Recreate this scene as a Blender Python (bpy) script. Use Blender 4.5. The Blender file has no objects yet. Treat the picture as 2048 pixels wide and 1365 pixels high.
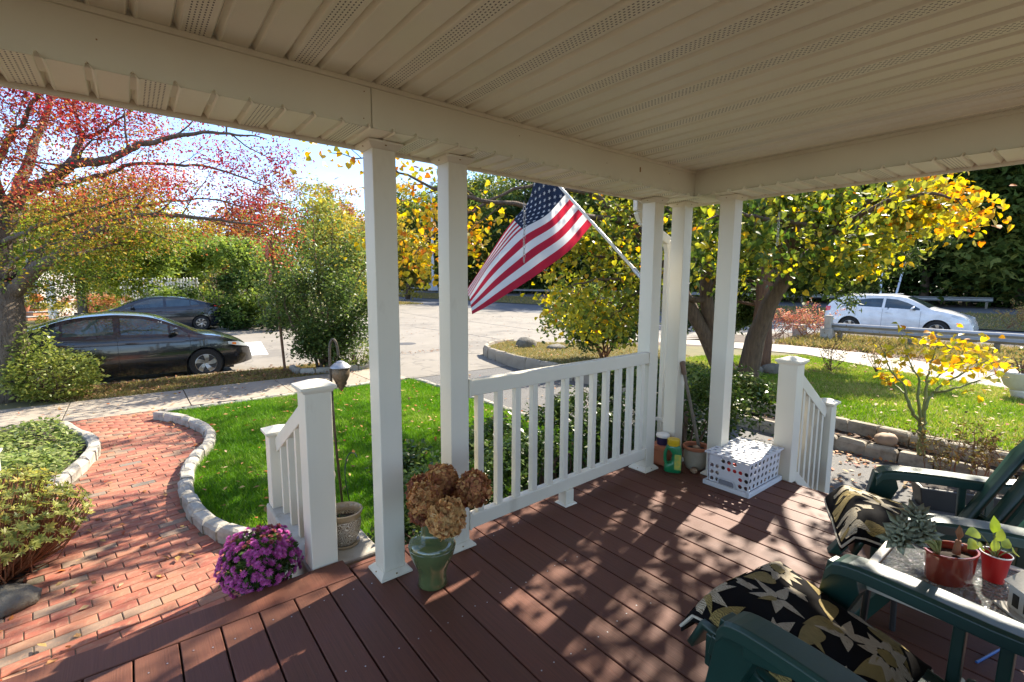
import bpy, math, random
import numpy as np
from mathutils import Vector, Matrix
random.seed(7); RNG = np.random.default_rng(11)
SC = bpy.context.scene
COL = SC.collection
R = math.radians
# ---------------------------------------------------------------- camera
CH = 1.45; FPX = 956.93; YAW, PITCH, ROLL = 0.89639, 0.11946, 0.0046
_F = np.array([math.cos(YAW)*math.cos(PITCH), math.sin(YAW)*math.cos(PITCH), -math.sin(PITCH)])
_R = np.array([math.sin(YAW), -math.cos(YAW), 0.0]); _U = np.cross(_R, _F)
_R2 = _R*math.cos(ROLL)+_U*math.sin(ROLL); _U2 = -_R*math.sin(ROLL)+_U*math.cos(ROLL)
cam_d = bpy.data.cameras.new('camera'); cam = bpy.data.objects.new('camera', cam_d); COL.objects.link(cam)
cam_d.lens = FPX/2048*36; cam_d.sensor_width = 36; cam_d.clip_start = 0.05; cam_d.clip_end = 3000
m4 = Matrix.Identity(4)
for i in range(3):
    m4[i][0] = _R2[i]; m4[i][1] = _U2[i]; m4[i][2] = -_F[i]
m4[2][3] = CH
cam.matrix_world = m4; SC.camera = cam
def ray(u, v): return (u-1024)/FPX*_R2-(v-682.5)/FPX*_U2+_F
def at(u, v, d):
    "world point seen at photo position u, v (2048 wide) at depth d metres"
    p = ray(u, v)*d; return np.array([p[0], p[1], p[2]+CH])
def onz(u, v, z):
    d = ray(u, v); return np.array([0, 0, CH])+d*((z-CH)/d[2])
def onx(u, v, x):
    d = ray(u, v); return np.array([0, 0, CH])+d*(x/d[0])
# ---------------------------------------------------------------- sky, sun, exposure
SUN_AZ, SUN_EL = R(12.5), R(40)      # azimuth from +x towards +y
world = bpy.data.worlds.new('World'); SC.world = world; world.use_nodes = True
wn = world.node_tree; wn.nodes.clear()
out = wn.nodes.new('ShaderNodeOutputWorld'); bg = wn.nodes.new('ShaderNodeBackground'); bg.inputs[1].default_value = 0.15
sky = wn.nodes.new('ShaderNodeTexSky'); sky.sky_type = 'NISHITA'; sky.sun_disc = False
sky.sun_elevation = SUN_EL; sky.sun_rotation = R(90)-SUN_AZ; sky.altitude = 2200; sky.air_density = 0.9; sky.dust_density = 0.0; sky.ozone_density = 2.5
tc = wn.nodes.new('ShaderNodeTexCoord'); mp = wn.nodes.new('ShaderNodeMapping'); mp.inputs['Scale'].default_value = (1.6, 1.6, 4.6)
mp.inputs['Location'].default_value = (0.35, 0.1, 0.2)
nz = wn.nodes.new('ShaderNodeTexNoise'); nz.inputs['Scale'].default_value = 2.3; nz.inputs['Detail'].default_value = 8; nz.inputs['Roughness'].default_value = 0.58
rp = wn.nodes.new('ShaderNodeValToRGB'); rp.color_ramp.elements[0].position = 0.47; rp.color_ramp.elements[1].position = 0.68
mx = wn.nodes.new('ShaderNodeMixRGB'); mx.inputs[2].default_value = (2.5, 2.52, 2.6, 1)
wn.links.new(tc.outputs['Generated'], mp.inputs[0]); wn.links.new(mp.outputs[0], nz.inputs['Vector'])
wn.links.new(nz.outputs[0], rp.inputs[0]); wn.links.new(rp.outputs[0], mx.inputs[0])
wn.links.new(sky.outputs[0], mx.inputs[1]); wn.links.new(mx.outputs[0], bg.inputs[0]); wn.links.new(bg.outputs[0], out.inputs[0])
sd = bpy.data.lights.new('sun', 'SUN'); sd.energy = 4.5; sd.angle = R(0.53); sd.color = (1.0, 0.91, 0.76)
sun = bpy.data.objects.new('sun', sd); COL.objects.link(sun)
sdir = Vector((math.cos(SUN_EL)*math.cos(SUN_AZ), math.cos(SUN_EL)*math.sin(SUN_AZ), math.sin(SUN_EL)))
sun.rotation_euler = sdir.to_track_quat('Z', 'Y').to_euler(); sun.location = sdir*50
vs = SC.view_settings; vs.view_transform = 'Standard'; vs.look = 'None'; vs.gamma = 1; vs.use_curve_mapping = False; vs.exposure = 1.72
SC.display_settings.display_device = 'sRGB'
SC.render.engine = 'CYCLES'
cy = SC.cycles; cy.use_denoising = True; cy.max_bounces = 8; cy.diffuse_bounces = 4; cy.glossy_bounces = 3; cy.transmission_bounces = 4; cy.transparent_max_bounces = 6
cy.sample_clamp_indirect = 8; cy.caustics_reflective = False; cy.caustics_refractive = False
# ---------------------------------------------------------------- materials
MATS = {}
def _new(name):
    m = bpy.data.materials.new(name); m.use_nodes = True; nt = m.node_tree
    p = nt.nodes['Principled BSDF']; MATS[name] = m
    return m, nt, p
def _coords(nt, scale=(1, 1, 1), kind='Object'):
    t = nt.nodes.new('ShaderNodeTexCoord'); mpp = nt.nodes.new('ShaderNodeMapping'); mpp.inputs['Scale'].default_value = scale
    nt.links.new(t.outputs[kind], mpp.inputs[0]); return mpp.outputs[0]
def _noise(nt, vec, scale, detail=4, rough=0.55):
    n = nt.nodes.new('ShaderNodeTexNoise'); n.inputs['Scale'].default_value = scale; n.inputs['Detail'].default_value = detail
    n.inputs['Roughness'].default_value = rough; nt.links.new(vec, n.inputs['Vector']); return n.outputs[0]
def _ramp(nt, fac, stops, interp='LINEAR'):
    r = nt.nodes.new('ShaderNodeValToRGB'); cr = r.color_ramp; cr.interpolation = interp
    while len(cr.elements) < len(stops): cr.elements.new(0.5)
    for e, (p, c) in zip(cr.elements, stops): e.position = p; e.color = (*c, 1)
    nt.links.new(fac, r.inputs[0]); return r.outputs[0]
def _mix(nt, a, b, fac, mode='MIX'):
    m = nt.nodes.new('ShaderNodeMixRGB'); m.blend_type = mode
    for s, k in ((fac, 0), (a, 1), (b, 2)):
        if hasattr(s, 'is_linked'): nt.links.new(s, m.inputs[k])
        else: m.inputs[k].default_value = s if k == 0 else (*s, 1)
    return m.outputs[0]
def _bump(nt, p, h, strength=0.3, dist=0.01):
    b = nt.nodes.new('ShaderNodeBump'); b.inputs['Strength'].default_value = strength; b.inputs['Distance'].default_value = dist
    nt.links.new(h, b.inputs['Height']); nt.links.new(b.outputs[0], p.inputs['Normal'])
def _objrand(nt):
    return nt.nodes.new('ShaderNodeObjectInfo').outputs['Random']
def pm(name, col, rough=0.5, col2=None, scale=6, bump=0.0, bscale=40, stretch=(1, 1, 1), metal=0.0, spec=0.5, jit=0.0, kind='Object', coat=0.0, dirt=None, dist=0.01):
    "plain procedural paint: noise between two tones, per-object jitter, optional dirt and fine relief"
    m, nt, p = _new(name); p.inputs['Roughness'].default_value = rough; p.inputs['Metallic'].default_value = metal
    p.inputs['Specular IOR Level'].default_value = spec; p.inputs['Coat Weight'].default_value = coat
    v = _coords(nt, stretch, kind); c2 = col2 or tuple(x*0.8 for x in col)
    c = _ramp(nt, _noise(nt, v, scale), [(0.3, col), (0.72, c2)])
    if dirt:
        c = _mix(nt, c, dirt[0], _ramp(nt, _noise(nt, v, dirt[1], 8, 0.65), [(dirt[2], (0, 0, 0)), (dirt[2]+0.18, (dirt[3],)*3)]))
    if jit:
        h = nt.nodes.new('ShaderNodeHueSaturation'); mr = nt.nodes.new('ShaderNodeMapRange')
        mr.inputs['To Min'].default_value = 1-jit; mr.inputs['To Max'].default_value = 1+jit
        nt.links.new(_objrand(nt), mr.inputs[0]); nt.links.new(mr.outputs[0], h.inputs['Value']); nt.links.new(c, h.inputs['Color']); c = h.outputs[0]
    nt.links.new(c, p.inputs['Base Color'])
    if bump: _bump(nt, p, _noise(nt, v, bscale, 6), bump, dist)
    return m
def leafmat(name, stops, rough=0.45, trans=0.35, bright=1.0):
    "leaf: colour by the per-leaf value rnd, light shining through"
    m, nt, p = _new(name); a = nt.nodes.new('ShaderNodeAttribute'); a.attribute_name = 'rnd'
    c = _ramp(nt, a.outputs['Fac'], [(q, tuple(min(1, x*bright) for x in col)) for q, col in stops])
    hv = nt.nodes.new('ShaderNodeHueSaturation'); mr = nt.nodes.new('ShaderNodeMapRange'); mr.inputs['To Min'].default_value = .62; mr.inputs['To Max'].default_value = 1.3
    nt.links.new(_noise(nt, _coords(nt), 26, 3), mr.inputs[0]); mr.inputs['From Min'].default_value = .3; mr.inputs['From Max'].default_value = .7; nt.links.new(mr.outputs[0], hv.inputs['Value']); nt.links.new(c, hv.inputs['Color']); c = hv.outputs[0]
    nt.links.new(c, p.inputs['Base Color']); p.inputs['Roughness'].default_value = rough; p.inputs['Specular IOR Level'].default_value = 0.2
    t = nt.nodes.new('ShaderNodeBsdfTranslucent'); h = nt.nodes.new('ShaderNodeHueSaturation'); h.inputs['Value'].default_value = 1.5; h.inputs['Saturation'].default_value = 1.1
    nt.links.new(c, h.inputs['Color']); nt.links.new(h.outputs[0], t.inputs['Color'])
    mxs = nt.nodes.new('ShaderNodeMixShader'); mxs.inputs[0].default_value = trans
    o = nt.nodes['Material Output']; nt.links.new(p.outputs[0], mxs.inputs[1]); nt.links.new(t.outputs[0], mxs.inputs[2]); nt.links.new(mxs.outputs[0], o.inputs[0])
    return m
# ---------------------------------------------------------------- mesh helpers
def npmesh(name, V, F, rnd=None, smooth=False):
    "V (n,3); F list of (m,k) index arrays"
    me = bpy.data.meshes.new(name); V = np.asarray(V, dtype=np.float32)
    me.vertices.add(len(V)); me.vertices.foreach_set('co', V.ravel())
    if isinstance(F, np.ndarray): F = [F]
    li = np.concatenate([f.ravel() for f in F]).astype(np.int32); tot = np.concatenate([np.full(len(f), f.shape[1], np.int32) for f in F])
    st = np.concatenate([[0], np.cumsum(tot)[:-1]]).astype(np.int32)
    me.loops.add(len(li)); me.loops.foreach_set('vertex_index', li)
    me.polygons.add(len(tot)); me.polygons.foreach_set('loop_start', st); me.polygons.foreach_set('loop_total', tot)
    if smooth: me.polygons.foreach_set('use_smooth', np.ones(len(tot), bool))
    if rnd is not None:
        at_ = me.attributes.new('rnd', 'FLOAT', 'POINT'); at_.data.foreach_set('value', np.asarray(rnd, np.float32))
    me.update(calc_edges=True); return me
def link(name, me, m=None, parent=None, loc=None, rot=None):
    o = bpy.data.objects.new(name, me); COL.objects.link(o)
    if m is not None and me is not None:
        ms = m if isinstance(m, (list, tuple)) else [m]
        if not me.materials:
            for q in ms: me.materials.append(MATS[q] if isinstance(q, str) else q)
    if parent is not None: o.parent = parent
    if loc is not None: o.location = loc
    if rot is not None: o.rotation_euler = rot
    return o
def tag(o, label=None, cat=None, group=None, kind=None):
    if label: o['label'] = label
    if cat: o['category'] = cat
    if group: o['group'] = group
    if kind: o['kind'] = kind
    return o
def thing(name, label, cat, loc=(0, 0, 0), rz=0.0, group=None, kind=None):
    o = bpy.data.objects.new(name, None); o.empty_display_size = 0.1; COL.objects.link(o)
    o.location = loc; o.rotation_euler = (0, 0, rz); return tag(o, label, cat, group, kind)
class MB:
    def __init__(s): s.v = []; s.f = []; s.mi = []
    def add(s, vs, fs, mi=0):
        b = len(s.v); s.v += [tuple(map(float, q)) for q in vs]; s.f += [tuple(b+i for i in f) for f in fs]; s.mi += [mi]*len(fs); return s
    def box(s, x0, y0, z0, x1, y1, z1, mi=0):
        return s.add([(x0, y0, z0), (x1, y0, z0), (x1, y1, z0), (x0, y1, z0), (x0, y0, z1), (x1, y0, z1), (x1, y1, z1), (x0, y1, z1)],
                     [(0, 3, 2, 1), (4, 5, 6, 7), (0, 1, 5, 4), (1, 2, 6, 5), (2, 3, 7, 6), (3, 0, 4, 7)], mi)
    def frustum(s, c, a0, a1, z0, z1, mi=0):
        (hx0, hy0), (hx1, hy1) = a0, a1
        vs = [(c[0]+sx*hx0, c[1]+sy*hy0, z0) for sx, sy in ((-1, -1), (1, -1), (1, 1), (-1, 1))]+[(c[0]+sx*hx1, c[1]+sy*hy1, z1) for sx, sy in ((-1, -1), (1, -1), (1, 1), (-1, 1))]
        return s.add(vs, [(0, 3, 2, 1), (4, 5, 6, 7), (0, 1, 5, 4), (1, 2, 6, 5), (2, 3, 7, 6), (3, 0, 4, 7)], mi)
    def bar(s, a, b, w, h, up=(0, 0, 1), mi=0):
        "rectangular bar from a to b, w across, h along up"
        a = np.array(a, float); b = np.array(b, float); d = (b-a)/np.linalg.norm(b-a); r = np.cross(d, up); r /= np.linalg.norm(r); u = np.cross(r, d)
        vs = [p+r*sx*w/2+u*sz*h/2 for p in (a, b) for sx, sz in ((-1, -1), (1, -1), (1, 1), (-1, 1))]
        return s.add(vs, [(0, 1, 2, 3), (7, 6, 5, 4), (0, 4, 5, 1), (1, 5, 6, 2), (2, 6, 7, 3), (3, 7, 4, 0)], mi)
    def tube(s, pts, rad, n=8, cap=True, mi=0, close=False):
        pts = [np.array(p, float) for p in pts]; k = len(pts)
        rad = [rad]*k if np.isscalar(rad) else list(rad)
        t0 = pts[1]-pts[0]; ref = np.array([0, 0, 1.0]) if abs(t0[2]) < 0.9*np.linalg.norm(t0) else np.array([1.0, 0, 0])
        x = np.cross(t0, ref); x /= np.linalg.norm(x); rings = []
        for i in range(k):
            t = (pts[(i+1) % k]-pts[i-1]) if close else pts[min(i+1, k-1)]-pts[max(i-1, 0)]; t = t/(np.linalg.norm(t)+1e-9)
            x = x-t*np.dot(x, t); x /= (np.linalg.norm(x)+1e-9); y = np.cross(t, x)
            rings.append([pts[i]+rad[i]*(x*math.cos(2*math.pi*j/n)+y*math.sin(2*math.pi*j/n)) for j in range(n)])
        vs = [q for r_ in rings for q in r_]; fs = []
        for i in range(k if close else k-1):
            a, b = i*n, ((i+1) % k)*n
            for j in range(n): fs.append((a+j, a+(j+1) % n, b+(j+1) % n, b+j))
        if cap and not close:
            fs.append(tuple(range(n))[::-1]); fs.append(tuple((k-1)*n+j for j in range(n)))
        return s.add(vs, fs, mi)
    def lathe(s, prof, n=24, c=(0, 0, 0), mi=0, sx=1.0, sy=1.0, cap=True):
        vs = []; fs = []
        for r_, z in prof:
            for j in range(n):
                a = 2*math.pi*j/n; vs.append((c[0]+r_*math.cos(a)*sx, c[1]+r_*math.sin(a)*sy, c[2]+z))
        for i in range(len(prof)-1):
            for j in range(n): fs.append((i*n+j, i*n+(j+1) % n, (i+1)*n+(j+1) % n, (i+1)*n+j))
        if cap:
            fs.append(tuple(range(n))[::-1]); fs.append(tuple((len(prof)-1)*n+j for j in range(n)))
        return s.add(vs, fs, mi)
    def grid(s, fn, nu, nv, mi=0):
        vs = [fn(i/nu, j/nv) for i in range(nu+1) for j in range(nv+1)]; w = nv+1
        return s.add(vs, [(i*w+j, (i+1)*w+j, (i+1)*w+j+1, i*w+j+1) for i in range(nu) for j in range(nv)], mi)
    def prism(s, poly, fn0, fn1, mi=0):
        "poly: 2-D outline; fn0/fn1 map (a,b) to the two end faces"
        n = len(poly); vs = [fn0(*p) for p in poly]+[fn1(*p) for p in poly]
        return s.add(vs, [tuple(range(n))[::-1], tuple(range(n, 2*n))]+[(i, (i+1) % n, n+(i+1) % n, n+i) for i in range(n)], mi)
    def poly(s, pts, mi=0): return s.add(pts, [tuple(range(len(pts)))], mi)
    def mesh(s, name, smooth=False, off=None):
        me = bpy.data.meshes.new(name); v = s.v
        if off is not None: v = [(a-off[0], b-off[1], c-off[2]) for a, b, c in v]
        me.from_pydata(v, [], s.f)
        if any(s.mi): me.polygons.foreach_set('material_index', s.mi)
        if smooth: me.polygons.foreach_set('use_smooth', [True]*len(me.polygons))
        me.update(); return me
    def build(s, name, m, parent=None, smooth=False, bevel=0.0, seg=2, off=None, loc=None, angle=35, fix=False):
        if off is None and parent is not None and loc is None and getattr(s, 'world', False): off = parent.location
        me = s.mesh(name, smooth, off)
        if fix:
            import bmesh
            b = bmesh.new(); b.from_mesh(me); bmesh.ops.recalc_face_normals(b, faces=b.faces); b.to_mesh(me); b.free()
        o = link(name, me, m, parent, loc)
        if bevel:
            bv = o.modifiers.new('bevel', 'BEVEL'); bv.width = bevel; bv.segments = seg; bv.limit_method = 'ANGLE'; bv.angle_limit = R(angle)
            if smooth is False and seg > 1: pass
        elif smooth:
            try: me.set_sharp_from_angle(angle=R(angle))
            except Exception: pass
        return o
def W():
    b = MB(); b.world = True; return b
def copy_tree(o, parent=None):
    c = o.copy(); COL.objects.link(c)
    if parent is not None: c.parent = parent
    for ch in list(o.children): copy_tree(ch, c)
    return c
# ---------------------------------------------------------------- leaves and branches
def rotmats(n, up_bias=0.0, rng=RNG, droop=0.0):
    "random leaf frames; up_bias pulls the leaf faces towards the sky"
    nrm = rng.normal(size=(n, 3)); nrm[:, 2] = np.abs(nrm[:, 2])*(1+up_bias)+up_bias; nrm /= np.linalg.norm(nrm, axis=1)[:, None]
    d = rng.normal(size=(n, 3)); d[:, 2] -= droop; d -= nrm*(d*nrm).sum(1)[:, None]; d /= np.linalg.norm(d, axis=1)[:, None]+1e-9
    return np.stack([d, np.cross(nrm, d), nrm], axis=2)
LEAF = {
 'oval': (np.array([(0, 0, 0), (.45, .26, .05), (1, 0, -.06), (.45, -.26, .05)]), [(0, 1, 2, 3)]),
 'narrow': (np.array([(0, 0, 0), (.5, .15, .03), (1, 0, -.08), (.5, -.15, .03)]), [(0, 1, 2, 3)]),
 'heart': (np.array([(0, 0, 0), (-.1, .3, .04), (.15, .5, .06), (.55, .38, .03), (1, 0, -.1), (.55, -.38, .03), (.15, -.5, .06), (-.1, -.3, .04), (.4, 0, -.03)]),
           [(0, 1, 2, 8), (2, 3, 4, 8), (8, 4, 5, 6), (0, 8, 6, 7)]),
 'clump': (np.array([(0, .1, 0), (.4, .42, .1), (.55, .1, 0), (1, .22, -.1), (.6, -.1, .05), (.75, -.45, -.05), (.3, -.22, .05), (-.1, -.35, .1)]),
           [(0, 1, 2, 6), (2, 3, 4, 6), (4, 5, 6, 2), (0, 6, 7, 7)]),
 'blade': (np.array([(0, .5, 0), (0, -.5, 0), (1, 0, 0)]), [(0, 1, 2)]),
}
LEAF['clump'] = (np.array([(0, .05, 0), (.35, .45, .1), (.5, .08, 0), (1, .2, -.12), (.55, -.12, .05), (.7, -.5, -.05), (.25, -.12, .03)]), [(0, 1, 2, 6), (6, 2, 3, 4), (6, 4, 5, 5)])
LEAF['clump'] = (LEAF['clump'][0], [(0, 1, 2, 6), (6, 2, 3, 4)])
def leaf_mesh(name, C, size, shape='oval', rnd=None, up=0.3, droop=0.0, rng=RNG, M=None):
    n = len(C); T, fs = LEAF[shape]; k = len(T)
    if M is None: M = rotmats(n, up, rng, droop)
    size = np.broadcast_to(np.asarray(size, float), (n,)) * rng.uniform(.7, 1.25, n)
    V = np.einsum('nij,kj->nki', M, T)*size[:, None, None]+np.asarray(C)[:, None, :]
    groups = {}
    for f in fs: groups.setdefault(len(f), []).append(f)
    base = (np.arange(n)*k)[:, None, None]
    F = [(base+np.array(g)[None]).reshape(-1, len(g[0])) for g in groups.values()]
    if rnd is None: rnd = rng.uniform(0, 1, n)
    return npmesh(name, V.reshape(-1, 3), F, np.repeat(np.clip(rnd, 0, 1), k))
def smooth_path(pts, n):
    "Catmull-Rom through pts, n samples"
    P = [np.array(p, float) for p in pts]; P = [2*P[0]-P[1]]+P+[2*P[-1]-P[-2]]; o = []; m = len(P)-3
    for i in range(n):
        t = i/(n-1)*m; k = min(int(t), m-1); t -= k; a, b, c, d = P[k:k+4]
        o.append(0.5*((2*b)+(-a+c)*t+(2*a-5*b+4*c-d)*t*t+(-a+3*b-3*c+d)*t**3))
    return o
def sub_branches(mb, path, r0, lvl, spec, rng, tips):
    "grow side branches from a limb; collect twig points in tips"
    L = sum(np.linalg.norm(path[i+1]-path[i]) for i in range(len(path)-1)); k = len(path)
    n = max(2, int(spec['n'][lvl]*(0.6+0.4*rng.random())+0.5))
    for j in range(n):
        t = spec.get('from', .3)+(1-spec.get('from', .3))*(j+rng.random())/n; i = min(int(t*(k-1)), k-2); p = path[i]+(path[i+1]-path[i])*(t*(k-1)-i)
        d = path[i+1]-path[i]; d /= np.linalg.norm(d)+1e-9; q = rng.normal(size=3); q -= d*np.dot(q, d); q /= np.linalg.norm(q)
        a = R(rng.uniform(*spec.get('ang', (30, 65)))); v = d*math.cos(a)+q*math.sin(a); v[2] += spec.get('lift', .15); v /= np.linalg.norm(v)
        ln = L*spec['len'][lvl]*rng.uniform(.6, 1.2)*(1-.45*t); r = r0*spec.get('rr', .45)*(1-.5*t)
        pts = [p]; m = 4
        for s_ in range(m):
            v = v+rng.normal(size=3)*spec.get('wob', .18); v[2] += spec.get('trop', .05); v /= np.linalg.norm(v); pts.append(pts[-1]+v*ln/m)
        if r > spec.get('rmin', .003): mb.tube(pts, [r*(1-.75*s_/m) for s_ in range(m+1)], 5 if r > .02 else 4, cap=False)
        if lvl+1 < len(spec['n']): sub_branches(mb, pts, r, lvl+1, spec, rng, tips)
        if lvl+1 >= len(spec['n'])-spec.get('leaflev', 1)+0: tips.append(pts)
def twig_points(tips, per, spread, rng, start=.15):
    C = []
    for pts in tips:
        k = len(pts)
        for _ in range(per):
            t = start+(1-start)*rng.random(); i = min(int(t*(k-1)), k-2); C.append(pts[i]+(pts[i+1]-pts[i])*(t*(k-1)-i)+rng.normal(size=3)*spread)
    return np.array(C)
# ================================================================ materials of the porch
pm('white_vinyl', (.72, .675, .555), .38, (.67, .62, .50), 3, .02, 60, jit=.02, dirt=((.42, .35, .25), 5, .58, .45), stretch=(1, 1, .35))
pm('almond_vinyl', (.86, .85, .71), .42, (.82, .81, .665), 4, .03, 80, jit=.03)
pm('beam_vinyl', (.74, .72, .585), .45, (.68, .655, .53), 2.5, .05, 300, dirt=((.36, .30, .2), 3, .66, .4))
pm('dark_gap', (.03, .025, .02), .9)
pm('galvanised', (.5, .5, .5), .4, (.36, .36, .37), 30, .05, 60, metal=.8)
pm('roof_shingle', (.12, .11, .1), .9, (.07, .065, .06), 20, .3, 60)
pm('concrete', (.46, .43, .37), .9, (.32, .29, .24), 5, .25, 60, dirt=((.14, .13, .09), 7, .55, .6))
def deck_mat():
    m, nt, p = _new('deck_board'); v = _coords(nt, (1, 1, 1)); vs_ = _coords(nt, (60, 1.2, 60))
    g = _noise(nt, vs_, 3.0, 5, .6); b = _noise(nt, v, 2.2, 5, .6)
    c = _ramp(nt, g, [(.3, (.140, .050, .030)), (.7, (.094, .035, .022))]); c = _mix(nt, c, (.125, .062, .037), _ramp(nt, b, [(.45, (0, 0, 0)), (.75, (.7, .7, .7))]))
    # fine pale scuffs and pin-head specks
    vo = nt.nodes.new('ShaderNodeTexVoronoi'); vo.inputs['Scale'].default_value = 9; nt.links.new(v, vo.inputs['Vector'])
    c = _mix(nt, c, (.32, .25, .2), _ramp(nt, vo.outputs['Distance'], [(.0, (.35, .35, .35)), (.012, (.3, .3, .3)), (.022, (0, 0, 0))]))
    h = nt.nodes.new('ShaderNodeHueSaturation'); mr = nt.nodes.new('ShaderNodeMapRange'); mr.inputs['To Min'].default_value = .86; mr.inputs['To Max'].default_value = 1.16
    nt.links.new(_objrand(nt), mr.inputs[0]); nt.links.new(mr.outputs[0], h.inputs['Value']); nt.links.new(c, h.inputs['Color']); nt.links.new(h.outputs[0], p.inputs['Base Color'])
    nt.links.new(_ramp(nt, b, [(.3, (.5,)*3), (.7, (.68,)*3)]), p.inputs['Roughness']); p.inputs['Specular IOR Level'].default_value = .28
    _bump(nt, p, g, .35, .004)
deck_mat()
def perf_mat():
    "vinyl soffit strip with its rows of punched slots"
    m, nt, p = _new('perforated_vinyl'); t = nt.nodes.new('ShaderNodeTexCoord'); sp = nt.nodes.new('ShaderNodeSeparateXYZ'); nt.links.new(t.outputs['Object'], sp.inputs[0])
    def M(op, a, b=None):
        n = nt.nodes.new('ShaderNodeMath'); n.operation = op
        for k, s in enumerate((a, b)):
            if s is None: continue
            if hasattr(s, 'is_linked'): nt.links.new(s, n.inputs[k])
            else: n.inputs[k].default_value = s
        return n.outputs[0]
    fx = M('FRACT', M('DIVIDE', M('SUBTRACT', sp.outputs[0], .026), .0125)); row = M('FLOOR', M('DIVIDE', M('SUBTRACT', sp.outputs[0], .026), .0125))
    fy = M('FRACT', M('ADD', M('DIVIDE', sp.outputs[1], .017), M('MULTIPLY', row, .5)))
    hx = M('LESS_THAN', M('ABSOLUTE', M('SUBTRACT', fx, .5)), .17); hy = M('LESS_THAN', M('ABSOLUTE', M('SUBTRACT', fy, .5)), .24)
    inx = M('MULTIPLY', M('GREATER_THAN', sp.outputs[0], .026), M('LESS_THAN', sp.outputs[0], .088)); hole = M('MULTIPLY', M('MULTIPLY', hx, hy), inx)
    c = _mix(nt, (.84, .83, .69), (.04, .035, .028), hole); nt.links.new(c, p.inputs['Base Color']); p.inputs['Roughness'].default_value = .45
perf_mat()
# ================================================================ deck: boards run along y
DG = .061; DP = .1459
deck = thing('deck', None, None, (0, 0, 0), kind='structure')
bm_ = MB(); bm_.box(.0032, 0, -.025, DP-.0032, 1, 0)
def deck_board(k, y0, y1):
    b = MB(); b.box(.0032, y0, -.025, DP-.0032, y1, 0); o = b.build('deck_board', 'deck_board', deck, bevel=.004, loc=(DG+k*DP, 0, random.uniform(-.0007, .0007))); return o
for k in range(-14, 25):
    x0 = DG+k*DP
    if x0+DP < -1.5: continue
    deck_board(k, -1.2, 2.228 if x0 < .7 else 2.30)
b = MB(); b.box(-1.7, 2.233, -.03, .786, 2.405, .0); b.build('edge_board', 'deck_board', deck, bevel=.006)
b = MB(); b.box(.792, 2.305, -.03, 3.70, 2.335, .0); b.build('edge_board', 'deck_board', deck, bevel=.006)
b = MB(); b.box(3.712, -1.2, -.03, 3.737, 2.335, .0); b.build('edge_board', 'deck_board', deck, bevel=.006)
b = MB(); b.box(-1.7, 2.36, -.19, .765, 2.385, -.031); b.box(3.705, -1.2, -.24, 3.728, 2.3, -.031); b.box(.77, 2.31, -.24, 3.7, 2.33, -.031); b.build('riser', 'deck_board', deck)
b = MB(); b.box(-1.6, -1.2, -.09, 3.69, 2.29, -.045); b.build('gap_shade_sheet', 'dark_gap', deck)  # dark sheet added under the boards, painting shade into the gaps
# porch floor screws are part of the boards: tiny heads beside the edge
sm = MB(); sm.lathe([(.0032, 0), (.0030, .0008)], 6)
scm = sm.mesh('screw'); scm.materials.append(MATS['galvanised'])
for k in range(-3, 12):
    for dx, yy in ((.04, 2.12), (.10, 2.12), (.04, 1.66), (.105, 1.66), (.04, 1.2), (.1, 1.2)):
        link('screw', scm, None, deck, (DG+k*DP+dx+random.uniform(-.006, .006), yy+random.uniform(-.02, .02), .0008))
# front steps of concrete under the deck edge, and the ledge beside them that carries the pot
GZ = -.5
st = thing('front_steps', 'concrete front steps below the deck edge leading to the brick path', 'steps', (0, 2.4, GZ))
b = W(); b.box(-.70, 2.41, GZ-.1, .60, 2.68, -.17); b.box(-.70, 2.68, GZ-.1, .60, 2.95, -.34); b.build('step', 'concrete', st, bevel=.008)
lg = W(); lg.box(.625, 2.41, GZ-.2, 1.0, 3.42, -.022)
o = lg.build('concrete_ledge', 'concrete', bevel=.012); tag(o, 'grey concrete ledge beside the steps carrying the patterned pot', 'ledge')
# ================================================================ roof of the porch
CZ, SZ = 2.26, 2.08; BY, BX = 1.98, 3.275; EY, EX = 2.25, 3.565; PX0 = -3.2
roof = thing('porch_roof', 'almond vinyl porch ceiling with perforated strips, wrapped beams and eaves', 'porch roof', (0, 0, CZ))
def strip(name, w, ln, perf, mat2=('almond_vinyl', 'perforated_vinyl')):
    "one moulded vinyl strip: a shallow pan with a rolled bead and a dark seam; runs along local y"
    prof = [(0, .016), (.004, .0155), (.0125, -.001), (.0145, -.0028), (.018, -.0030), (.0205, -.0005), (w-.010, .0), (w-.007, .002), (w-.0035, .013), (w-.0005, .0165)]
    b = MB(); n = len(prof)
    b.add([(x, 0, z) for x, z in prof]+[(x, ln, z) for x, z in prof], [(i, i+1, n+i+1, n+i) for i in range(n-1)])
    me = b.mesh(name, False); me.materials.append(MATS[mat2[1 if perf else 0]]); return me
CP = .1115; cl = BY+1.6
cm = [strip('ceiling_strip', CP, cl, p) for p in (0, 1)]
k0 = int((PX0-.062)/CP)
for k in range(k0, 29):
    link('ceiling_strip', cm[1 if k % 3 == 1 else 0], None, roof, (.062+k*CP, BY-.004-cl, 0))
smf = [strip('soffit_strip', .1075, EY-BY+.04, p) for p in (0, 1)]
for k in range(int((PX0-.059)/.1075), 33):
    link('soffit_strip', smf[1 if k % 3 == 0 else 0], None, roof, (.059+k*.1075, BY-.02, SZ-CZ))
smr = [strip('soffit_strip', .1075, EX-BX+.04, p) for p in (0, 1)]
for k in range(0, 27):
    link('soffit_strip', smr[1 if k % 3 == 1 else 0], None, roof, (EX-.002+.005, BY-.06-k*.1075, SZ-CZ), (0, 0, R(90))).rotation_euler = (0, 0, R(90))
b = W(); b.box(BX-.02, BY-.06, SZ+.0005, EX, EY, SZ+.003); b.build('soffit_corner', 'almond_vinyl', roof)
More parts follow.
